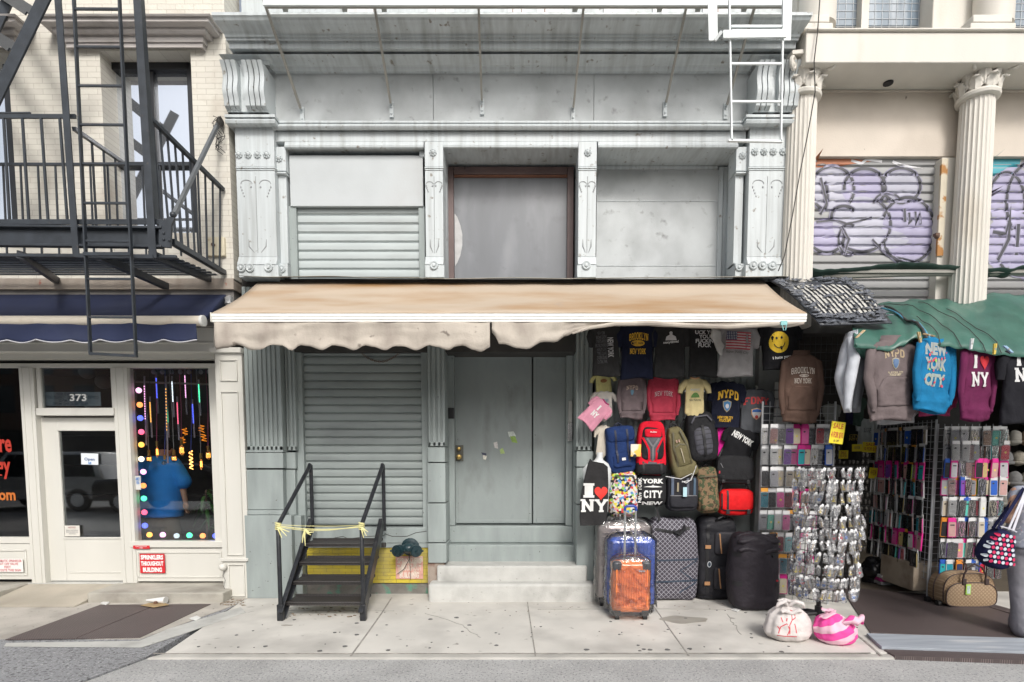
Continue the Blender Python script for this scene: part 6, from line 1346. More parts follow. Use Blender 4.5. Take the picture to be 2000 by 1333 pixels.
# olive rucksack
t, W_, H_, D_, bv, b, ar = packnew('backpack', 'olive canvas rucksack hanging at a slant beside the red and black one', (1302, 1352, 832, 935), Yb - .02, cloth('pk_olive', (.165, .145, .075)), tilt=-.27, taper=.75, D=.2)
OL = cloth('pk_olive2', (.14, .122, .062)); ob, q = bagbody(t, W_ * .62, H_ * .42, D_ * .5, OL, c=(.0, -D_ * .36, -H_ * .05), seed=13, name='front_pocket'); ob, q3 = bagbody(t, W_ * .98, H_ * .22, D_ * 1.05, OL, c=(0, -.005, -H_ * .37), seed=14, name='base_pocket')
bb_ = lap(q, q3, MB().ell((0, 0, 0), (W_ / 2, D_ / 2, H_ / 2), 30, 20, .38, .42)).bvh()
for x in (-.28, .28): rib(t, bb_, [(x * .5, .40), (x, .1), (x, -.25)], .02, webbing('olive', (.10, .09, .05)), .008, W_=W_, H_=H_)
rib(t, bb_, [(-.2, .12), (0, .16), (.2, .12)], .012, webbing('olive', (0, 0, 0)), .008, 'zip', W_, H_); rib(t, bb_, [(-.02, .08), (-.02, -.2)], .012, webbing('tan', (.3, .26, .18)), .012, 'strap', W_, H_)
for x in (-.1, .0): obj('buckle', lay(shape([(-.5, -.5), (.5, -.5), (.5, .5), (-.5, .5)]), x * W_, H_ * .22, .012, .03, bb_, .012), mat('pink_bk', (.5, .3, .25), .4), t)
handle(t, W_, H_, STRAPM); fin(t, ar)
# black grey laptop pack
t, W_, H_, D_, bv, b, ar = packnew('backpack', 'black and grey backpack with an oval ribbed front under the yellow bodysuit', (1338, 1398, 806, 902), Yb - .05, BLKC, tilt=-.14, taper=.2, D=.22)
ob, q = bagbody(t, W_ * .62, H_ * .60, D_ * .5, cloth('pk_slate', (.075, .075, .09), .6), c=(.0, -D_ * .36, -H_ * .08), seed=23, name='front_oval', e1=.6, e2=.5); bb_ = lap(q, MB().ell((0, 0, 0), (W_ / 2, D_ / 2, H_ / 2), 30, 20, .38, .42)).bvh()
rib(t, bb_, [(0, .24), (0, -.38)], .028, STRAPM, .010, W_=W_, H_=H_)
for z in (-.25, -.15, -.05, .05, .14): rib(t, bb_, [(-.27, z), (.27, z)], .006, STRAPM, .003, 'seam', W_, H_)
rib(t, bb_, [(-.34, .3), (-.2, .42), (.2, .42), (.34, .3)], .016, cloth('pk_slate', (0, 0, 0)), .006, 'piping', W_, H_)
for s in (-1, 1): obj('shoulder_strap', MB().tube([(s * W_ * .44, D_ * .2, H_ * .42), (s * W_ * .62, D_ * .2, H_ * .2), (s * W_ * .6, D_ * .2, -H_ * .2), (s * W_ * .5, D_ * .2, -H_ * .4)], .012, 6), STRAPM, t)
fin(t, ar)
# black satchel
t, W_, H_, D_, bv, b, ar = packnew('messenger_bag', 'plain black satchel with a wide flap over the red satchel', (1396, 1470, 890, 945), Yb - .02, BLKC, tilt=.03, D=.14, cat='satchel')
ob, q = bagbody(t, W_ * .98, H_ * .86, D_ * .5, cloth('bag_black2', (.024, .024, .026)), c=(0, -D_ * .34, H_ * .05), seed=33, name='flap'); bb_ = q.bvh()
for s in (-1, 1): rib(t, bb_, [(s * .33, -.20), (s * .33, -.42)], .024, STRAPM, .006, W_=W_, H_=H_); obj('buckle', MB().box(s * .33 * W_ - .018, s * .33 * W_ + .018, -D_ * .68, -D_ * .60, -H_ * .47, -H_ * .36), BUCK, t, bevel=.004)
rib(t, bb_, [(-.42, .22), (-.36, .06)], .007, webbing('grey', (0, 0, 0)), .004, 'zip', W_, H_); obj('red_tab', lay(shape([(-.5, -.5), (.5, -.5), (.5, .5), (-.5, .5)]), -W_ * .44, -H_ * .1, .014, .03, bb_, .005), mat('tab_red', (.5, .03, .05)), t)
obj('shoulder_strap', MB().tube([(-W_ * .46, 0, H_ * .3), (-W_ * .3, .02, H_ * .75), (.0, .03, H_ * .95), (W_ * .3, .02, H_ * .75), (W_ * .46, 0, H_ * .3)], .012, 6), STRAPM, t); fin(t, ar)
# red satchel
RB = cloth('bag_red', (.68, .012, .015), .7)
t, W_, H_, D_, bv, b, ar = packnew('messenger_bag', 'bright red satchel with black piping and two buckles', (1402, 1470, 955, 1006), Yb - .03, RB, D=.16, cat='satchel')
ob, q = bagbody(t, W_ * .98, H_ * .80, D_ * .5, RB, c=(0, -D_ * .34, H_ * .06), seed=43, name='flap'); bb_ = lap(q, MB().ell((0, 0, 0), (W_ / 2, D_ / 2, H_ / 2), 30, 20, .38, .42)).bvh()
rib(t, bb_, [(-.46, .34), (-.46, -.26), (-.38, -.30), (.38, -.30), (.46, -.26), (.46, .34)], .014, STRAPM, .005, 'piping', W_, H_)
rib(t, bb_, [(-.30, .45), (-.30, -.3)], .02, STRAPM, .009, W_=W_, H_=H_)
for s in (-1, 1): obj('buckle', MB().box(s * .3 * W_ - .02, s * .3 * W_ + .02, -D_ * .70, -D_ * .60, -H_ * .44, -H_ * .26), BUCK, t, bevel=.004)
obj('shoulder_strap', MB().tube([(-W_ * .46, 0, H_ * .3), (-W_ * .38, .02, H_ * .7), (-W_ * .1, .03, H_ * .82), (W_ * .3, .02, H_ * .72), (W_ * .46, 0, H_ * .3)], .012, 6), STRAPM, t); fin(t, ar)
# multicoloured pack
COMIC = mat('comic_print', (.6, .6, .55), .8, var=0); n = COMIC.node_tree.nodes; L = COMIC.node_tree.links; vo = n.new('ShaderNodeTexVoronoi'); vo.inputs['Scale'].default_value = 38; tc = n.new('ShaderNodeTexCoord'); L.new(tc.outputs['Object'], vo.inputs[0]); cr_ = n.new('ShaderNodeValToRGB'); cr_.color_ramp.interpolation = 'CONSTANT'
sp_ = n.new('ShaderNodeSeparateColor'); L.new(vo.outputs['Color'], sp_.inputs[0]); L.new(sp_.outputs[0], cr_.inputs[0])
cs = [(.62, .62, .58), (.03, .03, .03), (.55, .05, .05), (.65, .55, .05), (.6, .6, .6), (.08, .25, .5), (.62, .6, .55), (.25, .5, .08), (.02, .02, .02), (.6, .3, .3)]
e_ = cr_.color_ramp.elements; e_[0].color = (*cs[0], 1); e_[1].position = .1; e_[1].color = (*cs[1], 1)
for k in range(2, 10): x = e_.new(k * .1); x.color = (*cs[k], 1)
L.new(cr_.outputs[0], n['Principled BSDF'].inputs['Base Color'])
t, W_, H_, D_, bv, b, ar = packnew('backpack', 'busy multicoloured patterned backpack beside the black tote', (1187, 1245, 920, 1008), Yb, COMIC, taper=.15)
bagbody(t, W_ * .8, H_ * .42, D_ * .5, COMIC, c=(.0, -D_ * .36, -H_ * .22), seed=53, name='front_pocket'); bb_ = MB().ell((0, 0, 0), (W_ / 2, D_ / 2, H_ / 2), 30, 20, .38, .42).bvh(); rib(t, bb_, [(-.4, .2), (-.3, .4), (.3, .4), (.4, .2)], .012, STRAPM, .008, 'zip', W_, H_); handle(t, W_, H_, STRAPM); fin(t, ar)
# city lettered pack
t, W_, H_, D_, bv, b, ar = packnew('backpack', 'black backpack covered in big white city lettering', (1243, 1300, 926, 987), Yb - .02, BLKC, D=.17, taper=.05)
ob, q = bagbody(t, W_ * .82, H_ * .66, D_ * .5, cloth('bag_black2', (0, 0, 0)), c=(0, -D_ * .36, -H_ * .05), seed=63, name='front_pocket'); bb_ = lap(q, MB().ell((0, 0, 0), (W_ / 2, D_ / 2, H_ / 2), 30, 20, .38, .42)).bvh(); WI = mat('ink_w', WHITEINK)
obj('print', lay(slabtext('CITY', t=.26), .0, -H_ * .13, W_ * .62, H_ * .24, bb_, .006), WI, t); obj('print', lay(sans('YORK', .05), .0, H_ * .28, W_ * .74, H_ * .15, bb_, .006), WI, t); obj('print', lay(sans('NEW', .05), 0, -H_ * .42, W_ * .7, H_ * .12, bb_, .008), WI, t); obj('print', lay(sans('NEW YORK', .05), -W_ * .44, 0, H_ * .8, W_ * .12, bb_, .006, rot=math.pi / 2), WI, t)
obj('skyline', lay(shape([(-.5, -.2), (-.3, 0), (-.1, .1), (-.03, .2), (0, .5), (.03, .2), (.12, .1), (.3, 0), (.5, -.2), (0, -.3)]), 0, H_ * .12, W_ * .66, H_ * .12, bb_, .006, div=1), WI, t)
obj('hanging_strap', MB().bar((W_ * .16, -.02, -H_ * .45), (W_ * .3, -.02, -H_ * 1.0), .026, .004), STRAPM, t); fin(t, ar)
# black daypack with pale blue tag
t, W_, H_, D_, bv, b, ar = packnew('backpack', 'dark grey daypack with a pale blue paper tag beside the camouflage one', (1300, 1362, 928, 998), Yb - .01, cloth('pk_char', (.03, .03, .036)), D=.2)
ob, q = bagbody(t, W_ * .86, H_ * .34, D_ * .5, cloth('pk_char', (0, 0, 0)), c=(0, -D_ * .38, -H_ * .22), seed=73, name='front_pocket'); bb_ = lap(q, MB().ell((0, 0, 0), (W_ / 2, D_ / 2, H_ / 2), 30, 20, .38, .42)).bvh()
for x, c_ in ((-.36, (.10, .13, .19)), (.12, (.10, .11, .14)), (.34, (.06, .10, .15))): rib(t, bb_, [(x, .42), (x, -.04)], .028, webbing('c%d' % int(c_[2] * 100), c_), .006, 'stripe', W_, H_)
rib(t, bb_, [(-.42, -.06), (.42, -.06)], .01, webbing('grey', (0, 0, 0)), .006, 'zip', W_, H_); obj('paper_tag', MB().box(-W_ * .06, W_ * .06, -D_ * .72, -D_ * .70, -H_ * .08, H_ * .18), mat('tag_blue', (.42, .62, .68), .6), t); rib(t, bb_, [(-.2, .3), (-.2, .05)], .02, webbing('tan', (0, 0, 0)), .012, 'strap', W_, H_); fin(t, ar)
# camouflage pack
CAMO = mat('camo', (.20, .13, .07), .85, var=.1, stain=(.05, .07, .03), st=(22, .50, .54), stain2=(.06, .035, .02), st2=(30, .58, .62))
t, W_, H_, D_, bv, b, ar = packnew('backpack', 'brown and green camouflage backpack between the dark daypack and satchels', (1358, 1402, 912, 1002), Yb, CAMO, tilt=-.08)
bagbody(t, W_ * .8, H_ * .34, D_ * .5, CAMO, c=(0, -D_ * .36, -H_ * .26), seed=83, name='front_pocket'); bb_ = MB().ell((0, 0, 0), (W_ / 2, D_ / 2, H_ / 2), 30, 20, .38, .42).bvh(); rib(t, bb_, [(-.4, .3), (.4, .3)], .014, webbing('olive', (0, 0, 0)), .008, 'strap', W_, H_)
obj('hanging_strap', MB().bar((W_ * .4, -.02, -H_ * .3), (W_ * .6, -.03, -H_ * .55), .022, .004), webbing('olive', (0, 0, 0)), t); handle(t, W_, H_, STRAPM); fin(t, ar)
obj_c = thing('white_cord', 'thin white cord looping between the olive rucksack and the dark daypack', 'cord', P(1345, 925, -.3)); obj('cord', MB().tube([P(1300, 931, -.28), P(1330, 936, -.3), P(1352, 925, -.3), P(1349, 938, -.3), P(1340, 944, -.3), P(1332, 940, -.3)] + [P(1332, 942, -.3), P(1350, 938, -.28), P(1360, 910, -.26)], .005, 6), mat('cordw', (.6, .6, .6), .6), obj_c)
# white bust and black tote apron
bs = thing('bust_form', 'white plastic bust form under the black souvenir tote', 'mannequin', P(1165, 900, -.22)); p = P(1168, 905, -.2); m = MB()
m.loft([ringxy(p.x + dx, -.2, P(1168, v, -.2).z, rx, ry, 20, 1) for v, rx, ry, dx in ((884, .035, .04, .02), (893, .036, .042, .018), (899, .05, .05, .01), (906, .12, .06, .0), (916, .165, .075, -.01), (932, .16, .08, -.01), (960, .13, .08, 0), (1000, .12, .08, 0))]); obj('torso', m, mat('bust_white', (.66, .68, .68), .35), bs, smooth=60)
t = thing('tote_bag', 'black souvenir tote with a red heart worn by the white bust', 'tote bag', P(1160, 960, -.3)); Yt = -.33
ol = [(1152, 896), (1156, 901), (1178, 905), (1186, 912), (1188, 950), (1186, 1000), (1183, 1023), (1160, 1026), (1133, 1027), (1132, 1010), (1134, 970), (1142, 930), (1148, 905)]
cc = P(1162, 960, Yt); BT = cloth('tote_black', (.030, .029, .030)); q = lay(shape([(P(u, v, Yt).x, P(u, v, Yt).z) for u, v in ol]), 0, 0, 1, 1, None, 0, plane=Yt, div=4)
for p_ in q.v: p_.y += .02 * noise.noise(Vector((p_.x * 8, p_.z * 6, 1))) - .02
bt = obj('cloth', q, BT, t, smooth=80, solid=.012); bvt = q.bvh()
def tp(u, v): return P(u, v, Yt)
for w_, u0, u1, v0, v1, sl_ in (('I', 1139, 1160, 944, 972, .26), ('NY', 1133, 1187, 975, 1000, .22)):
    a, b = tp(u0, v1), tp(u1, v0); obj('print', lay(slabtext(w_, t=sl_), (a.x + b.x) / 2, (a.z + b.z) / 2, b.x - a.x, b.z - a.z, bvt, .012, div=1), WI, t)
a, b = tp(1160, 976), tp(1186, 948); obj('print', lay(HT, (a.x + b.x) / 2, (a.z + b.z) / 2, b.x - a.x, b.z - a.z, bvt, .012, div=1), mat('ink_red', (.72, .03, .02), .6), t)
# ------------------------------------------------------------------ luggage on the pavement
GS = 'suitcases and travel bags lined up for sale'
POLY = glassy('plastic_wrap', (.98, .98, .99), .035, .08, 1.0, 11)
ALU = mat('aluminium_handle', (.62, .63, .64), .28, .85, var=.05); WHL = mat('wheel_black', (.02, .02, .02), .5)
def suitcase(label, u0, u1, v0, vb, Yc, D_, m_, ribs, corners, wrap, handle_v, tag_=None, hcol=None):
    zb_ = 0.07; yf = Yc; a = P(u0, (v0 + vb) / 2, yf); b = P(u1, (v0 + vb) / 2, yf); W_ = b.x - a.x; H_ = Z(v0, yf) - zb_; cx = (a.x + b.x) / 2
    t = thing('suitcase', label, 'suitcase', (cx, yf + D_ / 2, 0), GS); cy = yf + D_ / 2
    m = MB(); n = 60; rings = []
    for k in range(25):
        zt = k / 24; z = zb_ + H_ * zt; e_ = min(zt, 1 - zt) * H_; r = .05; ins = r - math.sqrt(max(0, r * r - (r - min(r, e_)) ** 2)) if e_ < r else 0
        ring = []
        for i in range(n):
            q = 2 * math.pi * i / n; c, s = math.cos(q), math.sin(q); ex = .28; x = (W_ / 2 - ins) * math.copysign(abs(c) ** ex, c); y = (D_ / 2 - ins) * math.copysign(abs(s) ** ex, s)
            ring.append(Vector((cx + x, cy + y, z)))
        rings.append(ring)
    m.loft(rings); sh = obj('shell', m, m_, t, smooth=50)
    r_ = MB(); nr = ribs[0]
    for k in range(nr):
        if ribs[1] == 'v': x = cx + W_ * (-.40 + .80 * k / (nr - 1)); r_.tube([(x, yf + .004, zb_ + .07), (x, yf - .001, zb_ + .09), (x, yf - .001, zb_ + H_ - .09), (x, yf + .004, zb_ + H_ - .07)], .008, 6)
        else: z = zb_ + H_ * (.08 + .8 * k / (nr - 1)); r_.tube([(cx - W_ * .42, yf + .006, z), (cx - W_ * .4, yf, z), (cx + W_ * .4, yf, z), (cx + W_ * .42, yf + .006, z)], .008, 6)
    obj('rib_pattern', r_, m_, sh)
    if corners:
        for sx in (-1, 1): obj('corner_guard', MB().ell((cx + sx * (W_ / 2 - .045), yf + .03, zb_ + H_ - .045), (.05, .04, .05), 14, 8, .6, .6), mat('guard', (.06, .065, .075), .3), t)
    for sx in (-1, 1):
        for yy in (yf + .03, yf + D_ - .03):
            w_ = obj('wheel', MB().tube([(cx + sx * (W_ / 2 - .05) - .02, yy, .032), (cx + sx * (W_ / 2 - .05) + .02, yy, .032)], .032, 14), WHL, t); obj('wheel_housing', MB().box(cx + sx * (W_ / 2 - .05) - .035, cx + sx * (W_ / 2 - .05) + .035, yy - .03, yy + .03, .045, .10), WHL, w_, bevel=.006)
    if handle_v:
        zt = Z(handle_v, cy); hm = MB(); xs_ = .055 if hcol else .03
        for sx in (-1, 1): hm.tube([(cx + sx * xs_, cy + .03, zb_ + H_ - .01), (cx + sx * xs_, cy + .03, zt - .02)], .011, 8)
        hd_ = obj('telescopic_handle', hm, ALU, t); obj('grip', MB().tube([(cx - xs_ - .004, cy + .03, zt - .045), (cx - xs_, cy + .03, zt - .01), (cx - xs_ * .6, cy + .03, zt + .004), (cx + xs_ * .6, cy + .03, zt + .004), (cx + xs_, cy + .03, zt - .01), (cx + xs_ + .004, cy + .03, zt - .045)], .015, 10), hcol or WHL, hd_)
    obj('carry_handle', MB().tube([(cx - .07, cy, zb_ + H_ - .005), (cx - .06, cy, zb_ + H_ + .02), (cx + .06, cy, zb_ + H_ + .02), (cx + .07, cy, zb_ + H_ - .005)], .010, 8), WHL, t)
    if wrap:
        w_ = MB(); rings = []; gr = wrap
        for k in range(19):
            zt = k / 18; z = zb_ - .02 + (H_ + .09) * zt; f = 1 + gr * (1 - .3 * zt); 
            if k == 18: f = .55
            if k == 17: f = .9
            ring = []
            for i in range(48):
                q = 2 * math.pi * i / 48; c, s = math.cos(q), math.sin(q); ex = .5; nn = 1 + .045 * noise.noise(Vector((c * 3, s * 3, z * 7 + cx))) + .03 * noise.noise(Vector((c * 9, s * 9, z * 16)))
                ring.append(Vector((cx + W_ / 2 * f * nn * math.copysign(abs(c) ** ex, c), cy + (D_ / 2 * f + .012) * nn * math.copysign(abs(s) ** ex, s), z + .02 * noise.noise(Vector((c * 4, s * 4, 3))) * (1 if k == 0 else .3))))
            rings.append(ring)
        w_.loft(rings, caps=(False, True)); obj('plastic_wrap', w_, POLY, t, smooth=25)
    return t, cx, cy, W_, H_, zb_
def gloss(nm, c, metal=0, r=.25): return mat('shell_' + nm, c, r, metal, var=.05, coat=.3)
yo = G(1232, 1212).y
r1 = suitcase('small orange cabin suitcase in clear plastic in front of the blue one', 1197, 1271, 1098, 1205, yo, .2, gloss('orange', (.95, .27, .07)), (13, 'v'), True, .07, 990, hcol=mat('grip_blue', (.02, .06, .35), .35))
t = r1[0]; obj('name_badge', MB().box(r1[1] + .07, r1[1] + .13, yo - .012, yo - .004, r1[5] + r1[4] - .10, r1[5] + r1[4] - .085), ALU, t)
r2 = suitcase('royal blue suitcase in clear plastic between the orange and silver ones', 1188, 1281, 1052, 1190, yo + .24, .24, gloss('blue', (.03, .10, .50)), (11, 'v'), False, .12, None)
r3 = suitcase('large champagne silver suitcase in clear plastic beside the stoop', 1168, 1272, 1023, 1172, yo + .52, .26, gloss('champ', (.46, .40, .38), .55, .35), (16, 'h'), False, .10, 986)
ch = thing('chain', 'thin steel chain running down over the wrapped suitcases', 'chain', (r1[1], yo, .8)); m = MB(); pts = [P(1228, 1020, yo + .2), P(1233, 1040, yo + .12), P(1243, 1065, yo + .08), P(1246, 1095, yo + .06)]
for i in range(22):
    t_ = i / 21 * 2.999; k = int(t_); c = pts[k].lerp(pts[min(3, k + 1)], t_ - k); nn = Vector((1, 0, 0)) if i % 2 else Vector((0, 1, 0)); m.tube([c + Vector((0, 0, .013)) * math.cos(q) + nn * .007 * math.sin(q) for q in [j * math.pi / 3 for j in range(6)]], .0025, 4, closed=True)
obj('links', m, mat('steel_link', (.35, .33, .3), .3, .9), ch)
def softbag(name, label, cat, u0, u1, v0, vb, m_, D_=.28, e1=.3, e2=.35, taper=0, nz=.02, seed=1, sagk=.03, group=GS):
    g = G((u0 + u1) / 2, vb); yf = g.y; a = P(u0, (v0 + vb) / 2, yf); b = P(u1, (v0 + vb) / 2, yf); W_ = b.x - a.x; H_ = Z(v0, yf + D_ / 2); cx = (a.x + b.x) / 2; cy = yf + D_ / 2
    t = thing(name, label, cat, (cx, cy, 0), group); m = MB(); m.ell((cx, cy, H_ / 2), (W_ / 2, D_ / 2, H_ / 2), 56, 40, e1, e2, nz, 4, seed)
    for p in m.v:
        k = p.z / H_; p.x = cx + (p.x - cx) * (1 + sagk * (1 - k) - taper * max(0, k - .7)); p.y += .010 * noise.noise(Vector((p.x * 14, p.z * 26, seed))) + .03 * abs(noise.noise(Vector((p.x * 5 + p.z * 3, p.z * 6 - p.x * 2, seed)))) + .008 * noise.noise(Vector((p.x * 40, p.z * 30, seed))); p.z = max(.0, p.z + .03 * max(0, k - .75) * noise.noise(Vector((p.x * 7, p.y * 7, seed))) * 4)
    b_ = obj('body', m, m_, t, smooth=80); return t, cx, cy, W_, H_, m.bvh(), yf
def checkmat(name, base, line_, sc, w_=.1, rot=45, lw=None):
    m = mat(name, base, .7, var=.05); n = m.node_tree.nodes; L = m.node_tree.links; b = n['Principled BSDF']; tc = n.new('ShaderNodeTexCoord'); q = n.new('ShaderNodeMapping'); q.inputs['Rotation'].default_value = (R(-90), 0, 0)
    q2 = n.new('ShaderNodeMapping'); q2.inputs['Rotation'].default_value = (0, 0, R(rot)); L.new(tc.outputs['Object'], q.inputs[0]); L.new(q.outputs[0], q2.inputs[0])
    k = n.new('ShaderNodeTexBrick'); k.offset = 0; k.inputs['Scale'].default_value = sc; k.inputs['Mortar Size'].default_value = w_; k.inputs['Row Height'].default_value = 1; k.inputs['Brick Width'].default_value = 1; k.inputs['Mortar Smooth'].default_value = .1
    k.inputs['Color1'].default_value = (*base, 1); k.inputs['Color2'].default_value = (*[x * .9 for x in base], 1); k.inputs['Mortar'].default_value = (*line_, 1); L.new(q2.outputs[0], k.inputs[0]); L.new(k.outputs[0], b.inputs['Base Color']); return m
CHK = checkmat('checked_plum', (.060, .052, .070), (.36, .36, .40), 26, .07); ZB = webbing('bluezip', (.03, .05, .08))
t, cx, cy, W_, H_, bv, yf = softbag('travel_bag', 'tall plum checked travel bag with blue zips beside the wrapped suitcases', 'travel bag', 1268, 1366, 1012, 1176, CHK, .30, .28, .4, .25, .02, 5)
for zz in (.50, .24): rib(t, bv, [((cx - W_ * .4), H_ * zz), ((cx + W_ * .49), H_ * (zz + .02))], .018, ZB, .006, 'zip')
for zz in (.50, .24): rib(t, bv, [(cx + W_ * .46, H_ * zz), (cx + W_ * .12, H_ * (zz - .12)), (cx + W_ * .44, H_ * (zz - .25 if zz > .3 else zz - .1))] if zz > .3 else [(cx + W_ * .46, H_ * zz), (cx + W_ * .12, H_ * (zz - .13))], .012, ZB, .006, 'zip')
rib(t, bv, [(cx - W_ * .38, H_ * .88), (cx, H_ * .84), (cx + W_ * .3, H_ * .90)], .035, STRAPM, .006, 'strap'); obj('carry_handle', MB().tube([(cx - .02, yf + .02, H_ * .86), (cx + .04, yf - .04, H_ * .82), (cx + .10, yf - .02, H_ * .88), (cx + .12, yf + .05, H_ * .93)], .018, 8), STRAPM, t)
NYL = cloth('black_nylon', (.022, .022, .026), .55); NYL2 = cloth('black_nylon2', (.028, .027, .032), .5)
t, cx, cy, W_, H_, bv, yf = softbag('duffel_bag', 'tall black duffel stood on end with two tan zips', 'duffel bag', 1366, 1441, 1010, 1175, NYL, .30, .26, .4, .2, .025, 8)
TAN = webbing('tanzip', (.42, .22, .10))
q = MB()
for zz, hh in ((.70, .28), (.28, .28)): q.ell((cx + W_ * .18, yf + .04, H_ * zz), (W_ * .30, .06, H_ * hh / 2), 24, 14, .3, .3, .004, 8, 2)
obj('side_pocket', q, NYL2, t, smooth=70); bq = q.bvh()
for zz in (.70, .28): rib(t, bq, [(cx - W_ * .0, H_ * (zz + .12)), (cx + W_ * .03, H_ * (zz - .02)), (cx + W_ * .06, H_ * (zz - .12))], .012, TAN, .005, 'zip')
for zz in (.66, .22): obj('leather_patch', MB().box(cx - W_ * .36, cx - W_ * .22, yf - .018, yf - .006, H_ * zz - .02, H_ * zz + .02), TAN, t)
rib(t, bv, [(cx - W_ * .28, H_ * .92), (cx - W_ * .30, H_ * .5), (cx - W_ * .26, H_ * .1)], .035, STRAPM, .006, 'strap')
obj('oval_badge', lay(disc(0, 0, .5), cx - W_ * .24, H_ * .45, .045, .075, bv, .008), mat('badge_w', (.5, .52, .55), .4), t); obj('badge_centre', lay(disc(0, 0, .5), cx - W_ * .24, H_ * .45, .03, .055, bv, .011), mat('badge_d', (.02, .04, .06), .4), t)
obj('carry_handle', MB().tube([(cx - .05, yf + .05, H_ * .95), (cx - .02, yf - .02, H_ * 1.0), (cx + .06, yf - .02, H_ * 1.04), (cx + .10, yf + .05, H_ * 1.0)], .014, 8), STRAPM, t)
t, cx, cy, W_, H_, bv, yf = softbag('laundry_bag', 'squat round black nylon bag with two bands beside the case rack', 'bag', 1436, 1532, 1042, 1197, cloth('plum_black', (.030, .026, .032), .5), .36, .30, .75, .12, .03, 12)
for zz in (.74, .36): rib(t, bv, [(cx - W_ * .49, H_ * (zz + .01)), (cx, H_ * (zz - .015)), (cx + W_ * .49, H_ * (zz + .0))], .05, STRAPM, .006, 'band')
m = MB()
for k in range(5): m.tube([(cx + W_ * (-.42 + .84 * i / 9), yf + .03 + .12 * abs(math.sin(k)), H_ * (.80 + .045 * k) + .02 * math.sin(i * .9 + k * 1.3)) for i in range(10)], [.02, .03, .028, .034, .026, .03, .034, .028, .03, .015], 7)
obj('gathered_top', m, cloth('plum_black', (0, 0, 0)), t, smooth=80); obj('red_tab', MB().box(cx + W_ * .36, cx + W_ * .40, yf + .02, yf + .03, H_ * .40, H_ * .42), mat('tab_red', (0, 0, 0)), t)
dark = softbag('backing_case', 'dark case barely showing behind the champagne silver suitcase', 'suitcase', 1160, 1275, 1012, 1167, BLKC, .12, .2, .2)
# beige wheeled holdall
MONO = checkmat('beige_check', (.40, .29, .185), (.27, .185, .11), 34, .22, 45)
g = G(1880, 1186); yf = g.y; a, b = P(1818, 1150, yf + .2), P(1944, 1150, yf); W_ = X(1944, 1150, yf) - X(1840, 1150, yf); cx = (X(1944, 1150, yf) + X(1840, 1150, yf)) / 2; H_ = Z(1121, yf) - .0; D_ = .24
t = thing('holdall', 'beige checked wheeled holdall with dark handles on the ribbed plate', 'holdall', (cx, yf + D_ / 2, 0)); TRB = webbing('darkbrown', (.05, .03, .028))
def hold(y, s_): 
    o = []
    for k in range(40):
        q = 2 * math.pi * k / 40; c, s = math.cos(q), math.sin(q); zz = H_ * .5 + H_ * .5 * math.copysign(abs(s) ** (.75 if s > 0 else .35), s) * s_; x = W_ / 2 * s_ * math.copysign(abs(c) ** .5, c) * (1 - .10 * max(0, s)); o.append(Vector((cx + x, y, zz + .01)))
    return o
m = MB(); m.loft([hold(yf - .0, .86), hold(yf - .012, .95), hold(yf + .02, 1.0), hold(yf + D_ * .5, 1.02), hold(yf + D_ - .02, 1.0), hold(yf + D_, .93)]); obj('body', m, MONO, t, smooth=45); bv = m.bvh()
obj('front_pocket', MB().loft([[Vector((p.x, yf - .05, p.z * .74)) for p in hold(0, .88)], [Vector((p.x, yf - .045, p.z * .76)) for p in hold(0, .94)], [Vector((p.x, yf + .01, p.z * .76)) for p in hold(0, .96)]]), MONO, t, smooth=45)
for y_, f, n_ in ((yf - .047, .76, .945), (yf - .006, 1, .965), (yf + D_ * .5, 1, 1.03)):
    obj('piping', MB().tube([Vector((p.x, y_, p.z * f)) for p in hold(0, n_)], .006, 6, closed=True), TRB, t)
for y_, dx in ((yf - .03, 0), (yf + D_ * .7, -.02)):
    obj('handle', MB().tube([(cx - W_ * .16 + dx, y_, H_ * .78), (cx - W_ * .17 + dx, y_ - .02, H_ * 1.0), (cx - W_ * .12 + dx, y_ - .03, H_ * 1.2), (cx + dx, y_ - .03, H_ * 1.32), (cx + W_ * .14 + dx, y_ - .03, H_ * 1.22), (cx + W_ * .24 + dx, y_ - .02, H_ * 1.0), (cx + W_ * .26 + dx, y_, H_ * .78)], .010, 8), TRB, t)
for x in (-.16, .26): obj('handle_tab', MB().box(cx + W_ * x - .022, cx + W_ * x + .022, yf - .062, yf - .04, H_ * .70, H_ * .88), TRB, t, bevel=.006)
obj('green_tag', MB().box(cx - W_ * .14, cx - W_ * .05, yf - .068, yf - .064, H_ * .42, H_ * .72), mat('tag_green', (.42, .68, .10), .5), t); obj('tag_print', MB().box(cx - W_ * .125, cx - W_ * .065, yf - .071, yf - .069, H_ * .45, H_ * .68), mat('tag_print', (.45, .55, .5), .5, var=.3, scale=60), t)
for y_ in (yf + .03, yf + D_ - .04): obj('wheel', MB().tube([(cx - W_ * .5 - .03, y_, .035), (cx - W_ * .5 + .01, y_, .035)], .035, 14), WHL, t)
t.rotation_euler.z = 0
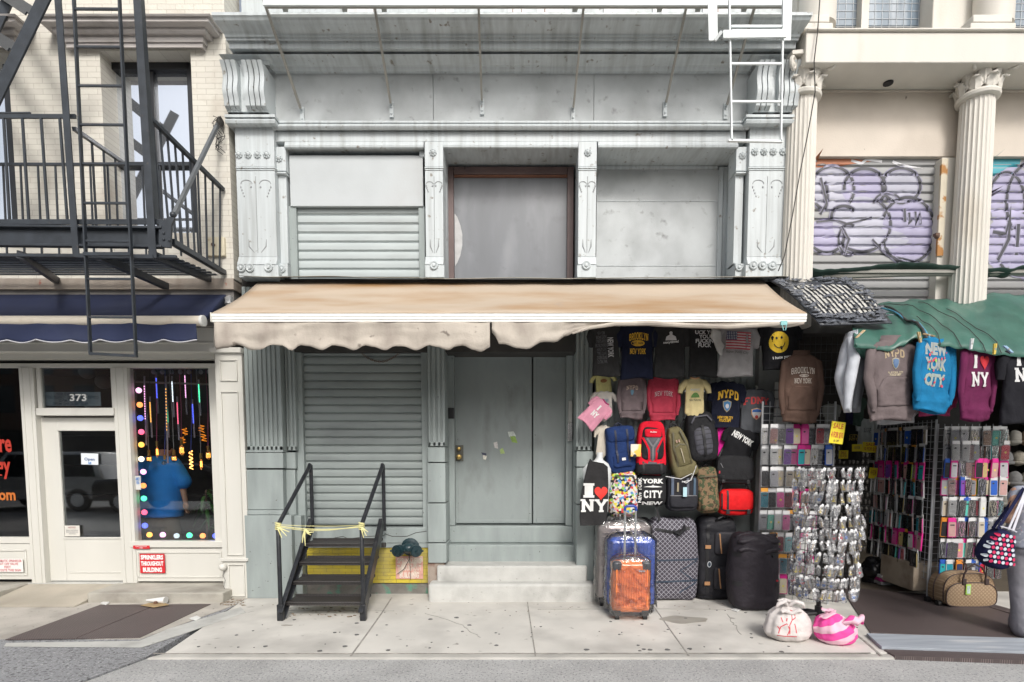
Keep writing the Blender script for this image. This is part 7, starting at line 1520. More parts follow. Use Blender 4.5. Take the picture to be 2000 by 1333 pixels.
# white and pink drawstring sacks
def sack(name, label, cx, cy, W_, H_, D_, m_, seed, knot):
    t = thing(name, label, 'sack', (cx, cy, 0), 'tied cloth sacks by the spinner foot'); m = MB(); rings = []
    for k in range(30):
        v = k / 29; r = lerpk([(0, .62), (.06, .86), (.2, 1), (.45, .98), (.65, .8), (.8, .5), (.88, .22), (.93, .16), (1, .34)], v); z = H_ * v; ring = []
        for i in range(64):
            q = 2 * math.pi * i / 64; pl = .10 * (v ** 1.5) * math.sin(i * 1.1 + seed) + .10 * noise.noise(Vector((math.cos(q) * 2, math.sin(q) * 2, v * 3 + seed))) + .04 * noise.noise(Vector((math.cos(q) * 6, math.sin(q) * 6, v * 8 + seed)))
            ring.append(Vector((cx + knot[0] * v * v + W_ / 2 * r * (1 + pl) * math.cos(q), cy + D_ / 2 * r * (1 + pl) * math.sin(q), z + .02 * noise.noise(Vector((q, v * 5, seed))) * v)))
        rings.append(ring)
    m.loft(rings, caps=(True, False)); b = obj('body', m, m_, t, smooth=80, solid=.004); return t, m.bvh()
gw = G(1553, 1257); cw = cloth('sack_white', (.62, .58, .56)); tw, bw = sack('sack', 'grubby white cloth sack with a red scrawl beside the spinner foot', gw.x, gw.y + .14, .42, .36, .32, cw, 2.0, (-.03, 0))
m = MB(); x0_, z0_ = gw.x - .03, .34
for s in (-1, 1): m.tube([(x0_, gw.y + .1, z0_ - .03), (x0_ + s * .05, gw.y + .06, z0_ + .03), (x0_ + s * .11, gw.y + .05, z0_ + .01), (x0_ + s * .13, gw.y + .05, z0_ - .03)], [.012, .02, .018, .008], 8)
m.tube([(x0_ - .09 + .18 * i / 9, gw.y + .03, z0_ - .06 + .012 * math.sin(i)) for i in range(10)], .018, 8)
obj('tie', m, cw, tw, smooth=80)
m = MB(); rs = random.Random(9); cxs, czs = gw.x - .06, .15
for pts in ([(-.09, -.06), (-.07, .0), (-.02, .03), (.0, -.02), (-.02, -.07)], [(0, -.06), (.0, .02), (.03, .06), (.03, .11), (.0, .12)], [(.03, .06), (.06, .08), (.06, .13), (.03, .14)], [(-.10, -.08), (.06, -.08)], [(-.05, .04), (-.06, .08)], [(-.02, .05), (-.01, .09)], [(.06, -.05), (.05, .03)], [(-.08, -.02), (-.11, .02)]):
    q = ribbon(bw, [(cxs + x, czs + z) for x, z in pts], .008, .004, y0=gw.y - 1); m.add(q.v, q.f)
obj('red_scrawl', m, mat('scrawl', (.6, .08, .10), .7), tw)
gp_ = G(1648, 1266)
PK = mat('pink_stripes', (.80, .08, .34), .8, var=0, bump=.2, bscale=200); n = PK.node_tree.nodes; L = PK.node_tree.links; tc = n.new('ShaderNodeTexCoord'); q = n.new('ShaderNodeMapping'); q.inputs['Rotation'].default_value = (0, R(24), 0); wv = n.new('ShaderNodeTexWave'); wv.bands_direction = 'Z'; wv.inputs['Scale'].default_value = 2.6; wv.inputs['Distortion'].default_value = 1.2; wv.inputs['Detail'].default_value = 1
L.new(tc.outputs['Object'], q.inputs[0]); L.new(q.outputs[0], wv.inputs[0]); cr_ = n.new('ShaderNodeValToRGB'); cr_.color_ramp.elements[0].position = .48; cr_.color_ramp.elements[0].color = (.78, .07, .33, 1); cr_.color_ramp.elements[1].position = .52; cr_.color_ramp.elements[1].color = (.80, .50, .60, 1); L.new(wv.outputs[0], cr_.inputs[0]); L.new(cr_.outputs[0], n['Principled BSDF'].inputs['Base Color'])
tpk, bp_ = sack('sack', 'pink striped cloth sack slumped against the spinner foot', gp_.x + .02, gp_.y + .16, .36, .30, .30, PK, 5.0, (-.08, 0))
m = MB(); m.ell((gp_.x + .10, gp_.y + .05, .24), (.05, .04, .035), 12, 8, nz=.02, ns=20); m.tube([(gp_.x + .02, gp_.y + .05, .20), (gp_.x + .07, gp_.y + .03, .25), (gp_.x + .12, gp_.y + .03, .22), (gp_.x + .17, gp_.y + .04, .26), (gp_.x + .18, gp_.y + .04, .2)], [.02, .035, .03, .035, .01], 9); m.loft([[Vector((gp_.x - .13 + .09 * k + .02 * math.cos(q), gp_.y + .1 + .03 * math.sin(q), .24 + .05 * k + .0 * q)) for q in [i * math.pi / 5 for i in range(10)]] for k in range(2)])
obj('tie', m, PK, tpk, smooth=80)
# ------------------------------------------------------------------ case racks
CASEC = dict(white=(.62, .62, .60), cream=(.60, .54, .40), beige=(.48, .42, .33), black=(.015, .015, .018), purple=(.20, .06, .36), pink=(.66, .12, .34), rose=(.50, .30, .28), turquoise=(.02, .36, .40), red=(.50, .02, .05), navy=(.02, .03, .10), gold=(.48, .38, .16),
             teal=(.01, .24, .32), green=(.02, .42, .28), grey=(.22, .22, .24), blue=(.02, .10, .45), lime=(.34, .55, .04), lilac=(.36, .28, .58), silver=(.42, .42, .44), coral=(.60, .16, .16), mint=(.12, .55, .45), indigo=(.08, .08, .34), brown=(.20, .11, .06), salmon=(.62, .25, .28), maroon=(.20, .02, .04))
BACKC = dict(clear=None, pink=(.66, .02, .26), blue=(.02, .10, .45), white=(.62, .62, .62), orange=(.68, .25, .03), black=(.02, .02, .02))
CLR = glassy('clear_packet', (.98, .98, .99), .02, .10, .12, 30)
ORD = ['first', 'second', 'third', 'fourth', 'fifth', 'sixth', 'seventh', 'eighth', 'ninth', 'tenth', 'eleventh', 'twelfth', 'thirteenth', 'fourteenth', 'fifteenth', 'sixteenth', 'seventeenth']
PROTO = {}
def case_proto(cc, bk, st):
    k = (cc, bk, st)
    if k in PROTO: return PROTO[k]
    w_, h_ = .078, .185
    m = MB().box(-w_ / 2, w_ / 2, .0, .003, -h_, -.028)
    if bk != 'clear':
        m = MB().box(-w_ / 2, -w_ / 2 + .006, -.010, .006, -h_, 0).box(w_ / 2 - .006, w_ / 2, -.010, .006, -h_, 0).box(-w_ / 2, w_ / 2, -.010, .006, -h_, -h_ + .006).box(-w_ / 2, w_ / 2, -.010, .006, -.03, 0).box(-w_ / 2, w_ / 2, .003, .006, -h_, -.03)
        bmat_ = mat('box_' + bk, BACKC[bk], .4, var=.03)
    else: bmat_ = mat('packet_back', (.50, .52, .53), .3, var=.2, scale=30)
    root = obj('phone_case_packet', m, bmat_, None, smooth=0)
    cm = mat('case_' + cc, CASEC[cc], .35, var=.06, scale=30) if st != 2 else mat('case_glitter_' + cc, CASEC[cc], .35, var=.5, scale=260)
    cw, ch_, r = .068, .146, .012; pts = []
    for sx, sz, a0 in ((1, 1, 0), (-1, 1, 90), (-1, -1, 180), (1, -1, 270)):
        for j in range(4): a = R(a0 + 30 * j); pts.append((sx * (cw / 2 - r) + r * math.cos(a), -.105 + sz * (ch_ / 2 - r) + r * math.sin(a)))
    c = obj('phone_case', MB().prism(pts, -.013, -.001), cm, root, smooth=30)
    q = MB()
    if st == 0: q.prism([(.012 * math.cos(R(a)) - .010, -.062 + .009 * math.sin(R(a))) for a in range(0, 360, 45)], -.0145, -.013)
    elif st == 1: q.box(-.02, .02, -.0145, -.013, -.068, -.055)
    elif st == 3: q.prism([(.011 * math.cos(R(a)), -.105 + .011 * math.sin(R(a))) for a in range(0, 360, 40)], -.0145, -.013)
    else: q.box(.010, .026, -.0145, -.013, -.155, -.140)
    obj('camera_cutout' if st < 2 else 'sticker', q, mat('cut_dark', (.03, .03, .035), .4) if st < 2 else mat('sticker_y', (.70, .62, .10), .5), c, smooth=0)
    if bk == 'clear': obj('packet_front', MB().box(-w_ / 2, w_ / 2, -.018, -.017, -h_, -.02), CLR, root, smooth=0)
    obj('hang_header', MB().box(-w_ / 2 + .004, w_ / 2 - .004, -.004, .001, -.026, .012), mat('hdr_%s%d' % (bk, cc in ('teal', 'lime', 'grey')), ((.66, .30, .04) if cc in ('lime', 'grey', 'teal') else (.66, .66, .66)) if bk == 'clear' else BACKC[bk], .5), root, smooth=0)
    root['proto'] = 1; PROTO[k] = root; return root
used = set()
def put_case(cc, bk, st, loc, rot, label, group):
    p = case_proto(cc, bk, st)
    if (cc, bk, st) in used: o = copy_tree(p)
    else: used.add((cc, bk, st)); o = p
    o.location = loc; o.rotation_euler = rot; o.scale = (1.1, 1, 1.12); tag(o, label, 'phone case', group)
    if 'proto' in o: del o['proto']
WIRE = mat('rack_wire_white', (.36, .37, .38), .4)
def rack(name, label, A, B, z0, z1, nrow_z):
    """upright wire panel from A to B (plan points)"""
    t = thing(name, label, 'display rack', ((A[0] + B[0]) / 2, (A[1] + B[1]) / 2, 0)); m = MB(); A = Vector((*A, 0)); B = Vector((*B, 0)); L_ = (B - A).length; n = int(L_ / .076)
    for k in range(n + 1): p = A.lerp(B, k / n); m.tube([p + Vector((0, 0, z0)), p + Vector((0, 0, z1))], .0035, 5)
    z = z0
    while z <= z1 + .01: m.tube([A + Vector((0, 0, z)), B + Vector((0, 0, z))], .0035, 5); z += .076
    obj('wire_grid', m, WIRE, t); m = MB()
    for p in (A, B): m.tube([p + Vector((0, 0, 0)), p + Vector((0, 0, z1))], .012, 8)
    obj('frame', m, WIRE, t); d = (B - A).normalized(); nn = Vector((d.y, -d.x, 0)); m = MB()
    for z in nrow_z:
        for k in range(n): p = A.lerp(B, (k + .5) / n) + Vector((0, 0, z)); m.tube([p, p + nn * .10 + Vector((0, 0, .006))], .003, 4)
    obj('hooks', m, mat('hook_chrome', (.5, .5, .5), .25, .9), t); return t
Yr = -.33
rows1 = [(832, 1484, 1621, 'white rose black purple cream pink black red navy'), (872, 1486, 1622, 'white white cream purple pink turquoise cream white black silver'), (914, 1484, 1606, 'black silver beige beige gold white rose rose'), (955, 1482, 1590, 'teal black pink maroon coral brown grey'), (998, 1482, 1592, 'silver green white pink grey blue silver pink'), (1041, 1484, 1590, 'black grey red turquoise navy white white'), (1083, 1488, 1585, 'black grey teal grey pink white'), (1122, 1490, 1582, 'brown black cream indigo navy navy')]
rack('wire_rack', 'white wire grid rack of phone cases between the black bag and the trinket spinner', (X(1484, 980, Yr + .04), Yr + .04), (X(1624, 980, Yr + .04), Yr + .04), .03, Z(784, Yr), [Z(v, Yr) + .0 for v, *_ in rows1])
rr = random.Random(21); G1 = 'phone cases on the wire grid rack'
for i, (v, ua, ub_, cs_) in enumerate(rows1):
    cs_ = cs_.split(); n = len(cs_)
    for j, cc in enumerate(cs_):
        u = ua + 8 + (ub_ - ua - 16) * j / (n - 1); bk = 'clear'
        if (i, j) in ((0, 4), (0, 5), (1, 5), (1, 6), (3, 5), (3, 4), (5, 5), (6, 5), (7, 2)): bk = 'pink'
        if (i, j) == (1, 9): bk = 'blue'
        st = 2 if cc in ('rose',) and i < 2 else rr.choice([0, 1, 0, 3])
        put_case(cc, bk, st, (X(u, v + 15, Yr - .05), Yr - .05 - rr.random() * .04 - j % 2 * .02, Z(v, Yr)), (rr.uniform(-.05, .05), rr.uniform(-.03, .03), rr.uniform(-.25, .25)), '%s phone case, %s in the %s row of the rack by the black bag' % (cc, ORD[j], ORD[i]), G1)
# racks at the pier
Y2 = -.18; vs2 = [836, 864, 898, 932, 972, 1012, 1053, 1093]; xa2, xb2 = X(1824, 980, Y2 + .05), X(1944, 980, Y2 + .05)
rack('wire_rack', 'wire rack facing the street with rows of phone cases above the beige holdall', (xa2, Y2 + .05), (xb2, Y2 + .05), .25, 2.05, [Z(v, Y2) for v in vs2])
pal = [['white', 'silver', 'white', 'silver', 'white', 'beige', 'silver', 'brown'], ['silver', 'white', 'silver', 'white', 'rose', 'silver', 'white', 'maroon', 'brown'], ['black', 'silver', 'rose', 'lilac', 'rose', 'coral', 'black', 'gold', 'black', 'rose'], ['silver', 'rose', 'pink', 'purple', 'red', 'grey', 'lime', 'indigo', 'cream', 'blue'],
       ['beige', 'white', 'brown', 'black', 'mint', 'rose', 'red', 'white', 'silver', 'cream'], ['black', 'rose', 'mint', 'pink', 'black', 'red', 'lilac', 'beige', 'blue', 'white'], ['black', 'purple', 'black', 'salmon', 'mint', 'cream', 'pink', 'red', 'red'], ['turquoise', 'teal', 'black', 'navy', 'coral', 'maroon', 'silver', 'blue', 'red', 'black']]
for i, v in enumerate(vs2):
    pal[i] = (pal[i] + [rr.choice(['white', 'mint', 'red', 'rose', 'cream', 'pink', 'turquoise', 'silver']) for _ in range(4)])[:12]; n = len(pal[i])
    for j, cc in enumerate(pal[i]):
        bk = 'clear' if i < 2 or rr.random() < .5 else rr.choice(['pink', 'white', 'white', 'blue', 'orange'])
        if i == 2 and j > 5: bk = 'pink'
        put_case(cc, bk, 2 if (i == 2 and j in (3, 4)) else rr.choice([0, 1, 0, 3]), (xa2 + .05 + (xb2 - xa2 - .09) * j / (n - 1), Y2 - .03 - rr.random() * .05 - j % 2 * .02, Z(v, Y2)), (rr.uniform(-.05, .05), rr.uniform(-.03, .03), rr.uniform(-.3, .3)), '%s phone case, %s in the %s row of the rack above the holdall' % (cc, ORD[j], ORD[i]), 'phone cases on the street-facing rack')
A3, B3 = (X(1712, 960, .95), .95), (xa2 - .02, Y2 + .05); rack('wire_rack', 'wire rack turned towards the entrance with dim rows of phone cases', A3, B3, .25, 2.1, [Z(v, .1) for v in vs2])
A3, B3 = Vector((*A3, 0)), Vector((*B3, 0)); d3 = (B3 - A3).normalized(); n3 = Vector((d3.y, -d3.x, 0)); a3 = math.atan2(n3.x, -n3.y); keys = [k for k in CASEC]
for i in range(8):
    z = 2.02 - i * .205
    for j in range(14):
        cc = rr.choice(['black', 'mint', 'purple', 'pink', 'red', 'silver', 'rose', 'turquoise', 'white', 'teal', 'lime', 'coral', 'white', 'gold'] if i > 1 else ['silver', 'rose', 'beige', 'grey', 'blue'])
        p = A3.lerp(B3, (j + .5) / 14) + n3 * (.05 + rr.random() * .05 + j % 2 * .02)
        put_case(cc, 'pink' if i in (2, 6) and j % 2 else rr.choice(['clear', 'clear', 'white']), rr.choice([0, 1, 0, 3]), (p.x, p.y, z), (rr.uniform(-.05, .05), 0, -a3 * .0 + math.atan2(d3.y, d3.x) + rr.uniform(-.5, .2)), '%s phone case, %s in the %s row of the rack turned to the entrance' % (cc, ORD[j], ORD[i]), 'phone cases on the entrance rack')
# trinket spinner
gs = G(1597, 1222); sx_, sy_ = gs.x, gs.y; zr_ = [Z(916 + k * 23.6, gs.y - .25) for k in range(11)]; SPB = mat('spinner_black', (.02, .02, .022), .35)
t = thing('spinner_stand', 'black wheeled spinner stand crowded with silver trinket packets', 'display stand', (sx_, sy_, 0))
obj('pole', MB().tube([(sx_, sy_, .10), (sx_, sy_, zr_[0] + .03)], .022, 12).tube([(sx_, sy_, .10), (sx_, sy_, .20)], .034, 12), SPB, t)
for k, a in enumerate((R(-62), R(60), R(180), R(118))):
    d = Vector((math.cos(a), math.sin(a), 0)); o = obj('leg', MB().tube([(sx_, sy_, .13), Vector((sx_, sy_, .12)) + d * .12, Vector((sx_, sy_, .085)) + d * .25], [.026, .024, .018], 10), SPB, t)
    e = Vector((sx_, sy_, .035)) + d * .26; obj('caster', MB().tube([e - Vector((.016, 0, 0)), e + Vector((.016, 0, 0))], .034, 14), SPB, o)
    if k == 0: obj('blue_tie', MB().tube([Vector((sx_, sy_, .10)) + d * .2 + Vector((.03 * math.cos(q) * .7, .0, .03 * math.sin(q))) for q in [j * math.pi / 5 for j in range(10)]], .007, 6, closed=True), mat('tie_blue', (.08, .40, .62), .4), o)
RSP = .275; m = MB()
for z in zr_ + [zr_[-1] - .12]:
    m.tube([(sx_ + RSP * .92 * math.cos(q), sy_ + RSP * .92 * math.sin(q), z + .01) for q in [k * math.pi / 12 for k in range(24)]], .004, 5, closed=True)
for k in range(12): q = k * math.pi / 6; m.tube([(sx_ + RSP * .92 * math.cos(q), sy_ + RSP * .92 * math.sin(q), zr_[-1] - .12), (sx_ + RSP * .92 * math.cos(q), sy_ + RSP * .92 * math.sin(q), zr_[0] + .02)], .0035, 5)
for z in (zr_[-1], zr_[5], zr_[0]):
    for k in range(4): q = k * math.pi / 2 + .4; m.tube([(sx_, sy_, z), (sx_ + RSP * .92 * math.cos(q), sy_ + RSP * .92 * math.sin(q), z)], .005, 5)
obj('wire_cage', m, SPB, t)
SIL = mat('trinket_silver', (.60, .59, .56), .45, .3, var=.35, scale=60); TAGW = mat('price_tag_white', (.72, .72, .72), .5)
BAGM = glassy('trinket_bag', (.97, .97, .98), .12, .2, .4, 40)
SHN = ['heart', 'round', 'bell', 'statue', 'taxi', 'apple']
def trinket(kind, cc):
    root = obj('trinket_packet', MB().ell((0, -.02, -.072), (.031, .016, .056), 8, 7, .5, .5, .012, 30, hash(kind) % 7), BAGM, None, smooth=20)
    q = MB()
    if kind == 0: q.prism([(x * .032, -.08 + z * .032) for x, z in HEART], -.030, -.020)
    elif kind == 1: q.lathe([(.018, 0), (.018, -.006), (.012, -.009), (.001, -.009)], (0, -.022, -.08), 12, 'y')
    elif kind == 2: q.lathe([(.017, -.10), (.014, -.085), (.008, -.062), (.003, -.052), (.001, -.05)], (0, -.02, 0), 12)
    elif kind == 3: q.lathe([(.012, -.11), (.010, -.10), (.006, -.095), (.007, -.07), (.005, -.055), (.001, -.045)], (0, -.02, 0), 8).bar((.004, -.02, -.062), (.010, -.02, -.040), .003)
    elif kind == 4: q.box(-.018, .018, -.026, -.014, -.09, -.078).box(-.010, .010, -.025, -.015, -.078, -.068)
    else: q.ell((0, -.02, -.08), (.016, .012, .015), 10, 6).bar((0, -.02, -.068), (.004, -.02, -.058), .003)
    q.tube([(0.005 * math.cos(a), -.018, -.045 + .008 * math.sin(a)) for a in [k * math.pi / 4 for k in range(8)]], .0018, 4, closed=True)
    obj('charm', q, cc, root, smooth=40); obj('paper_tag', MB().add([(-.013, -.034, -.012), (.010, -.036, -.018), (.020, -.030, .010), (-.004, -.028, .016)], [(0, 1, 2, 3)]).add([(-.024, -.03, -.03), (-.008, -.034, -.036), (-.002, -.03, -.014), (-.018, -.026, -.008)], [(0, 1, 2, 3)]).box(-.022, .022, -.022, -.018, -.02, -.004), TAGW, root, smooth=0)
    return root
tp_ = [trinket(k % 6, SIL if k < 6 else mat('charm_%d' % k, [(.65, .5, .1), (.45, .3, .15), (.6, .03, .06), (.04, .15, .5)][k % 4], .35)) for k in range(10)]; seen_ = set()
for i, z in enumerate(zr_):
    n = 17
    for j in range(n):
        a = R(-172 + 164 * (j + .5) / n); k = rr.choice([0, 1, 2, 3, 4, 5, 6, 7, 8, 9, 6, 7, 8, 9]); o = tp_[k] if k not in seen_ else copy_tree(tp_[k]); seen_.add(k); r_ = RSP + rr.random() * .05
        o.location = (sx_ + r_ * math.cos(a), sy_ + r_ * math.sin(a), z); o.rotation_euler = (rr.uniform(-.25, .15), rr.uniform(-.35, .35), a + math.pi / 2 + rr.uniform(-.8, .8)); s_ = rr.uniform(.70, .98); o.scale = (s_, s_, s_)
        tag(o, 'packet with a small %s charm, %s round the %s tier of the spinner' % (['silver heart', 'silver disc', 'silver bell', 'silver statue', 'silver taxi', 'silver apple', 'red heart', 'blue disc', 'yellow bell', 'brown statue'][k], ORD[j], ORD[i]), 'trinket packet', 'trinket packets on the spinner')
for o in tp_:
    if o.name and tp_.index(o) not in seen_: 
        for c in list(o.children): bpy.data.objects.remove(c)
        bpy.data.objects.remove(o)
# sale cards
def sale(label, u0, u1, v0, v1, Y, lines, tilt=0, c=(.80, .66, .03)):
    return card('sale_card', label, u0, u1, v0, v1, Y, c, lines, 0, 'sale cards in the souvenir shop', 'sign', tilt)
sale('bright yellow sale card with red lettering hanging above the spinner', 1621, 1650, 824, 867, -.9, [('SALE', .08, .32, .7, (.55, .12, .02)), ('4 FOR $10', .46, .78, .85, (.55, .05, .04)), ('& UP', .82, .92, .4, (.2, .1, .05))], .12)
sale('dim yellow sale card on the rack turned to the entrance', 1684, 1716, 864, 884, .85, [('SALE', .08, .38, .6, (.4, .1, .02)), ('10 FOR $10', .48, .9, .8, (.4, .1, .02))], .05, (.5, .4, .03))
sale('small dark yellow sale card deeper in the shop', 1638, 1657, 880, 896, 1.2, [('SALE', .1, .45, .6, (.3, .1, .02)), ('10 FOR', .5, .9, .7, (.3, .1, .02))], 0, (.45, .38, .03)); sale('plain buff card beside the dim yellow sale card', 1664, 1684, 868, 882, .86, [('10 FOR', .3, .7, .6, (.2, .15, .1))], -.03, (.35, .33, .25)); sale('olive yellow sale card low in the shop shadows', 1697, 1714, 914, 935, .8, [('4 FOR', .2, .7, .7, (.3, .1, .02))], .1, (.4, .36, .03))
# dim stock further in
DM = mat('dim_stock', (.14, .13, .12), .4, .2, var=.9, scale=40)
m = MB()
for i in range(17):
    for j in range(26):
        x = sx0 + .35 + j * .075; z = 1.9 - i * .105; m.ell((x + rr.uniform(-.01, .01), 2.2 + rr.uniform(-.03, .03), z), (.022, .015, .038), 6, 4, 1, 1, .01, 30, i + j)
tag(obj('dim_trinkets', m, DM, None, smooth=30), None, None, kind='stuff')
rk = thing('shelf_rack', 'dark rack at the back of the souvenir shop behind the dim trinkets', 'rack', (sx0 + 1.3, 2.3, 0)); m = MB()
for i in range(17): m.box(sx0 + .3, sx0 + 2.3, 2.24, 2.27, 1.93 - i * .105, 1.94 - i * .105)
for x in (sx0 + .3, sx0 + 1.3, sx0 + 2.3): m.box(x - .015, x + .015, 2.25, 2.29, 0, 2.0)
obj('frame', m, SPB, rk)
for k in range(15):
    i, j = divmod(k, 3); c = P(1955 + j * 26 + (i % 2) * 8, 856 + i * 40, .8 + rr.random() * .2); h_ = thing('knit_hat', 'pale knitted hat, %s of the %s row down in the dim hat rack' % (ORD[j], ORD[i]), 'hat', c, 'knitted hats in the souvenir shop'); cm = cloth('hat%d' % (k % 4), [(.26, .24, .2), (.3, .29, .26), (.2, .15, .11), (.16, .16, .16)][k % 4])
    obj('crown', MB().ell(c, (.085, .085, .10), 16, 10, .9, 1, .01, 20, k), cm, h_); obj('brim_roll', MB().tube([c + Vector((.082 * math.cos(q), .082 * math.sin(q), -.055)) for q in [a_ * math.pi / 8 for a_ in range(16)]], .022, 8, closed=True), cm, h_)
gb = thing('bin_bag', 'crinkled black plastic bag slumped at the foot of the entrance rack', 'bag', P(1706, 1135, .9)); c = P(1708, 1120, .8); obj('body', MB().ell((c.x, c.y, .16), (.17, .16, .18), 40, 26, .8, .9, .06, 9, 3), mat('bin_plastic', (.015, .015, .017), .22, bump=.5, bscale=25), gb, smooth=45)
bxx = thing('carton', 'low stack of flat printed cartons under the entrance rack', 'box', P(1745, 1135, .6)); c = P(1742, 1140, .55)
for k, cc in enumerate([(.3, .3, .3), (.45, .03, .2), (.5, .5, .5)]): obj('carton_layer', MB().box(c.x - .14, c.x + .16, c.y, c.y + .3, .02 + k * .045, .06 + k * .045), mat('ct%d' % k, cc, .5, var=.4, scale=30), bxx, bevel=.003)
sw_ = thing('slat_panel', 'narrow white slatted panel behind the brown hooded sweatshirt', 'panel', P(1522, 800, -.05)); m = MB()
x0s, x1s = X(1512, 800, -.03), X(1540, 800, -.03)
for k in range(16): m.box(x0s, x1s, -.035, -.02, .95 + k * .1, 1.035 + k * .1)
obj('slats', m, mat('slat_white', (.5, .5, .47), .6, var=.1), sw_)
# dark gridwall with wires seen above the spinner
gw_ = thing('wire_rack', 'dark wire grid hanging behind the pale sweatshirt sleeves', 'display rack', (sx0 + .6, .7, 2.2)); m = MB(); xg0, xg1 = X(1560, 700, .6), X(1720, 700, .6)
for k in range(16): x = xg0 + (xg1 - xg0) * k / 15; m.tube([(x, .6, Z(770, .6)), (x, .6, Z(640, .6))], .003, 4)
for k in range(9): z = Z(770, .6) + k * (Z(640, .6) - Z(770, .6)) / 8; m.tube([(xg0, .6, z), (xg1, .6, z)], .003, 4)
obj('wire_grid', m, mat('wire_dim', (.12, .13, .14), .4), gw_)
# ------------------------------------------------------------------ lamp shop window
YB_ = SF + .10
def emis(nm, c, s): return mat('glow_' + nm, tuple(min(1, x) for x in c), .4, var=0, emit=s, ecol=c)
BC = dict(pink=(1, .45, .75), orange=(1, .30, .08), blue=(.10, .14, 1), coral=(1, .12, .22), amber=(1, .45, .08), white=(1, .85, .6), green=(.10, 1, .45), pale=(.8, .85, .9))
col1 = [(271, 763, 'pink'), (273, 791, 'orange'), (274, 817, 'blue'), (276, 844, 'coral'), (276, 869, 'amber'), (276, 897, 'white'), (280, 922, 'pink'), (280, 949, 'orange'), (281, 974, 'green'), (282, 1001, 'coral'), (283, 1027, 'blue')]
row1 = [(292, 1045, 'amber'), (318, 1045, 'pink'), (345, 1047, 'pale'), (370, 1046, 'green'), (396, 1047, 'orange'), (421, 1047, 'blue')]
for k, (u, v, c) in enumerate(col1 + row1):
    p = P(u, v, YB_); n_ = k < 11
    t = thing('coloured_bulb', '%s glowing round bulb, %s %s of the lamp shop window' % (c, ORD[k if n_ else k - 11], 'down the side string' if n_ else 'along the sill string'), 'light bulb', p, 'coloured bulbs strung round the lamp shop window')
    obj('globe', MB().ell(p, (.034, .030, .034), 14, 10), emis(c, BC[c], 1.0 if c == 'pale' else 2.6), t); q = p + (Vector((-.045, .0, 0)) if n_ else Vector((0, 0, -.045))); obj('socket', MB().tube([p, q], .017, 8), DARKG, t)
cb = thing('bulb_cable', 'dark rippling cable joining the coloured bulbs round the lamp shop window', 'cable', P(262, 900, YB_)); m = MB(); m.tube([P(263 + 2 * math.sin(k * 1.3) + k * .22, 725 + k * 8, YB_) for k in range(43)] + [P(274 + k * 8, 1060 + math.sin(k) * 1, YB_) for k in range(19)], .009, 6); obj('cable', m, DARKG, cb)
BG = glassy('bulb_glass', (.95, .85, .6), .03, .03)
pend = [(291, 897, 'o'), (307, 883, 't'), (322, 906, 'w'), (340, 896, 'o'), (355, 880, 'b'), (373, 896, 's'), (393, 907, 't'), (407, 890, 'c')]
pn_ = dict(o='small round', t='slim tubular', w='wide globe', b='long oval', s='bare spiral', c='conical')
for k, (u, v, kd) in enumerate(pend):
    Yp = YB_ + .12 + .12 * (k % 3); p = P(u, v, Yp); t = thing('pendant_bulb', '%s filament bulb on a cord, %s along the hanging row of the lamp window' % (pn_[kd], ORD[k]), 'pendant lamp', p, 'filament pendants in the lamp shop window')
    top = P(u - 10 + (k % 3) * 5, 722, Yp); sz = dict(o=(.035, .04), t=(.016, .07), w=(.055, .045), b=(.035, .07), s=(.01, .01), c=(.035, .055))[kd]
    if kd != 's': obj('glass_globe', MB().ell(p, (sz[0], sz[0], sz[1]), 14, 10), BG, t)
    fm = MB()
    if kd == 's': fm.tube([p + Vector((.018 * math.cos(a), .018 * math.sin(a), .10 - a * .0075)) for a in [j * .6 for j in range(54)]], .006, 5)
    else:
        for j in range(4): fm.tube([p + Vector(((j - 1.5) * sz[0] * .35, 0, sz[1] * .5)), p + Vector(((j - 1.5) * sz[0] * .45, 0, -sz[1] * .5))], .003, 4)
    obj('filament', fm, emis('filament', (1, .42, .10), 6), t); obj('lamp_holder', MB().tube([p + Vector((0, 0, sz[1])), p + Vector((0, 0, sz[1] + .07))], .016, 8), mat('brass', (0, 0, 0)), t)
    obj('cord', MB().tube([p + Vector((0, 0, sz[1] + .06)), p.lerp(top, .5) + Vector((.01, 0, 0)), top], .0045, 5), mat('cord_%d' % (k % 3), [(.35, .32, .3), (.45, .10, .2), (.08, .12, .5)][k % 3], .7), t)
leds = [(286, 735, 870, 'pink'), (297, 775, 855, 'amber'), (309, 728, 808, 'blue'), (330, 775, 855, 'green'), (340, 735, 815, 'pale'), (350, 775, 860, 'coral'), (365, 722, 810, 'pink'), (380, 780, 855, 'blue'), (392, 742, 812, 'green'), (328, 735, 905, 'amber')]
for k, (u, a, b, c) in enumerate(leds):
    Yp = YB_ + .10 + .09 * (k % 4); pa, pb = P(u - 4, a, Yp), P(u, b, Yp); t = thing('led_tube', '%s glowing LED stick, %s along the hanging row of the lamp window' % (c, ORD[k]), 'LED tube', pa, 'LED sticks in the lamp shop window')
    m = MB()
    for j in range(14): q = pa.lerp(pb, .15 + .5 * j / 14); m.ell(q + Vector((0, -.008, 0)), (.007, .004, .010), 6, 4)
    obj('tube', MB().tube([pa, pb], .010, 8), mat('tube_plastic', (.35, .33, .38), .3), t); obj('diodes', m, emis('led' + c, BC[c], 2.5), t); obj('cord', MB().tube([pa, P(u - 5, 722, Yp)], .004, 5), DARKG, t)
rl = thing('hanging_rail', 'grey rail across the top of the lamp window carrying cords', 'rail', P(340, 745, YB_ + .2)); obj('rail', MB().tube([P(262, 746, YB_ + .2), P(432, 752, YB_ + .2)], .012, 8), STEELG, rl); m = MB()
for u in (300, 317, 335, 352, 369, 392, 408): q = P(u, 727, YB_ + .15); m.ell(q, (.028, .028, .03), 8, 6)
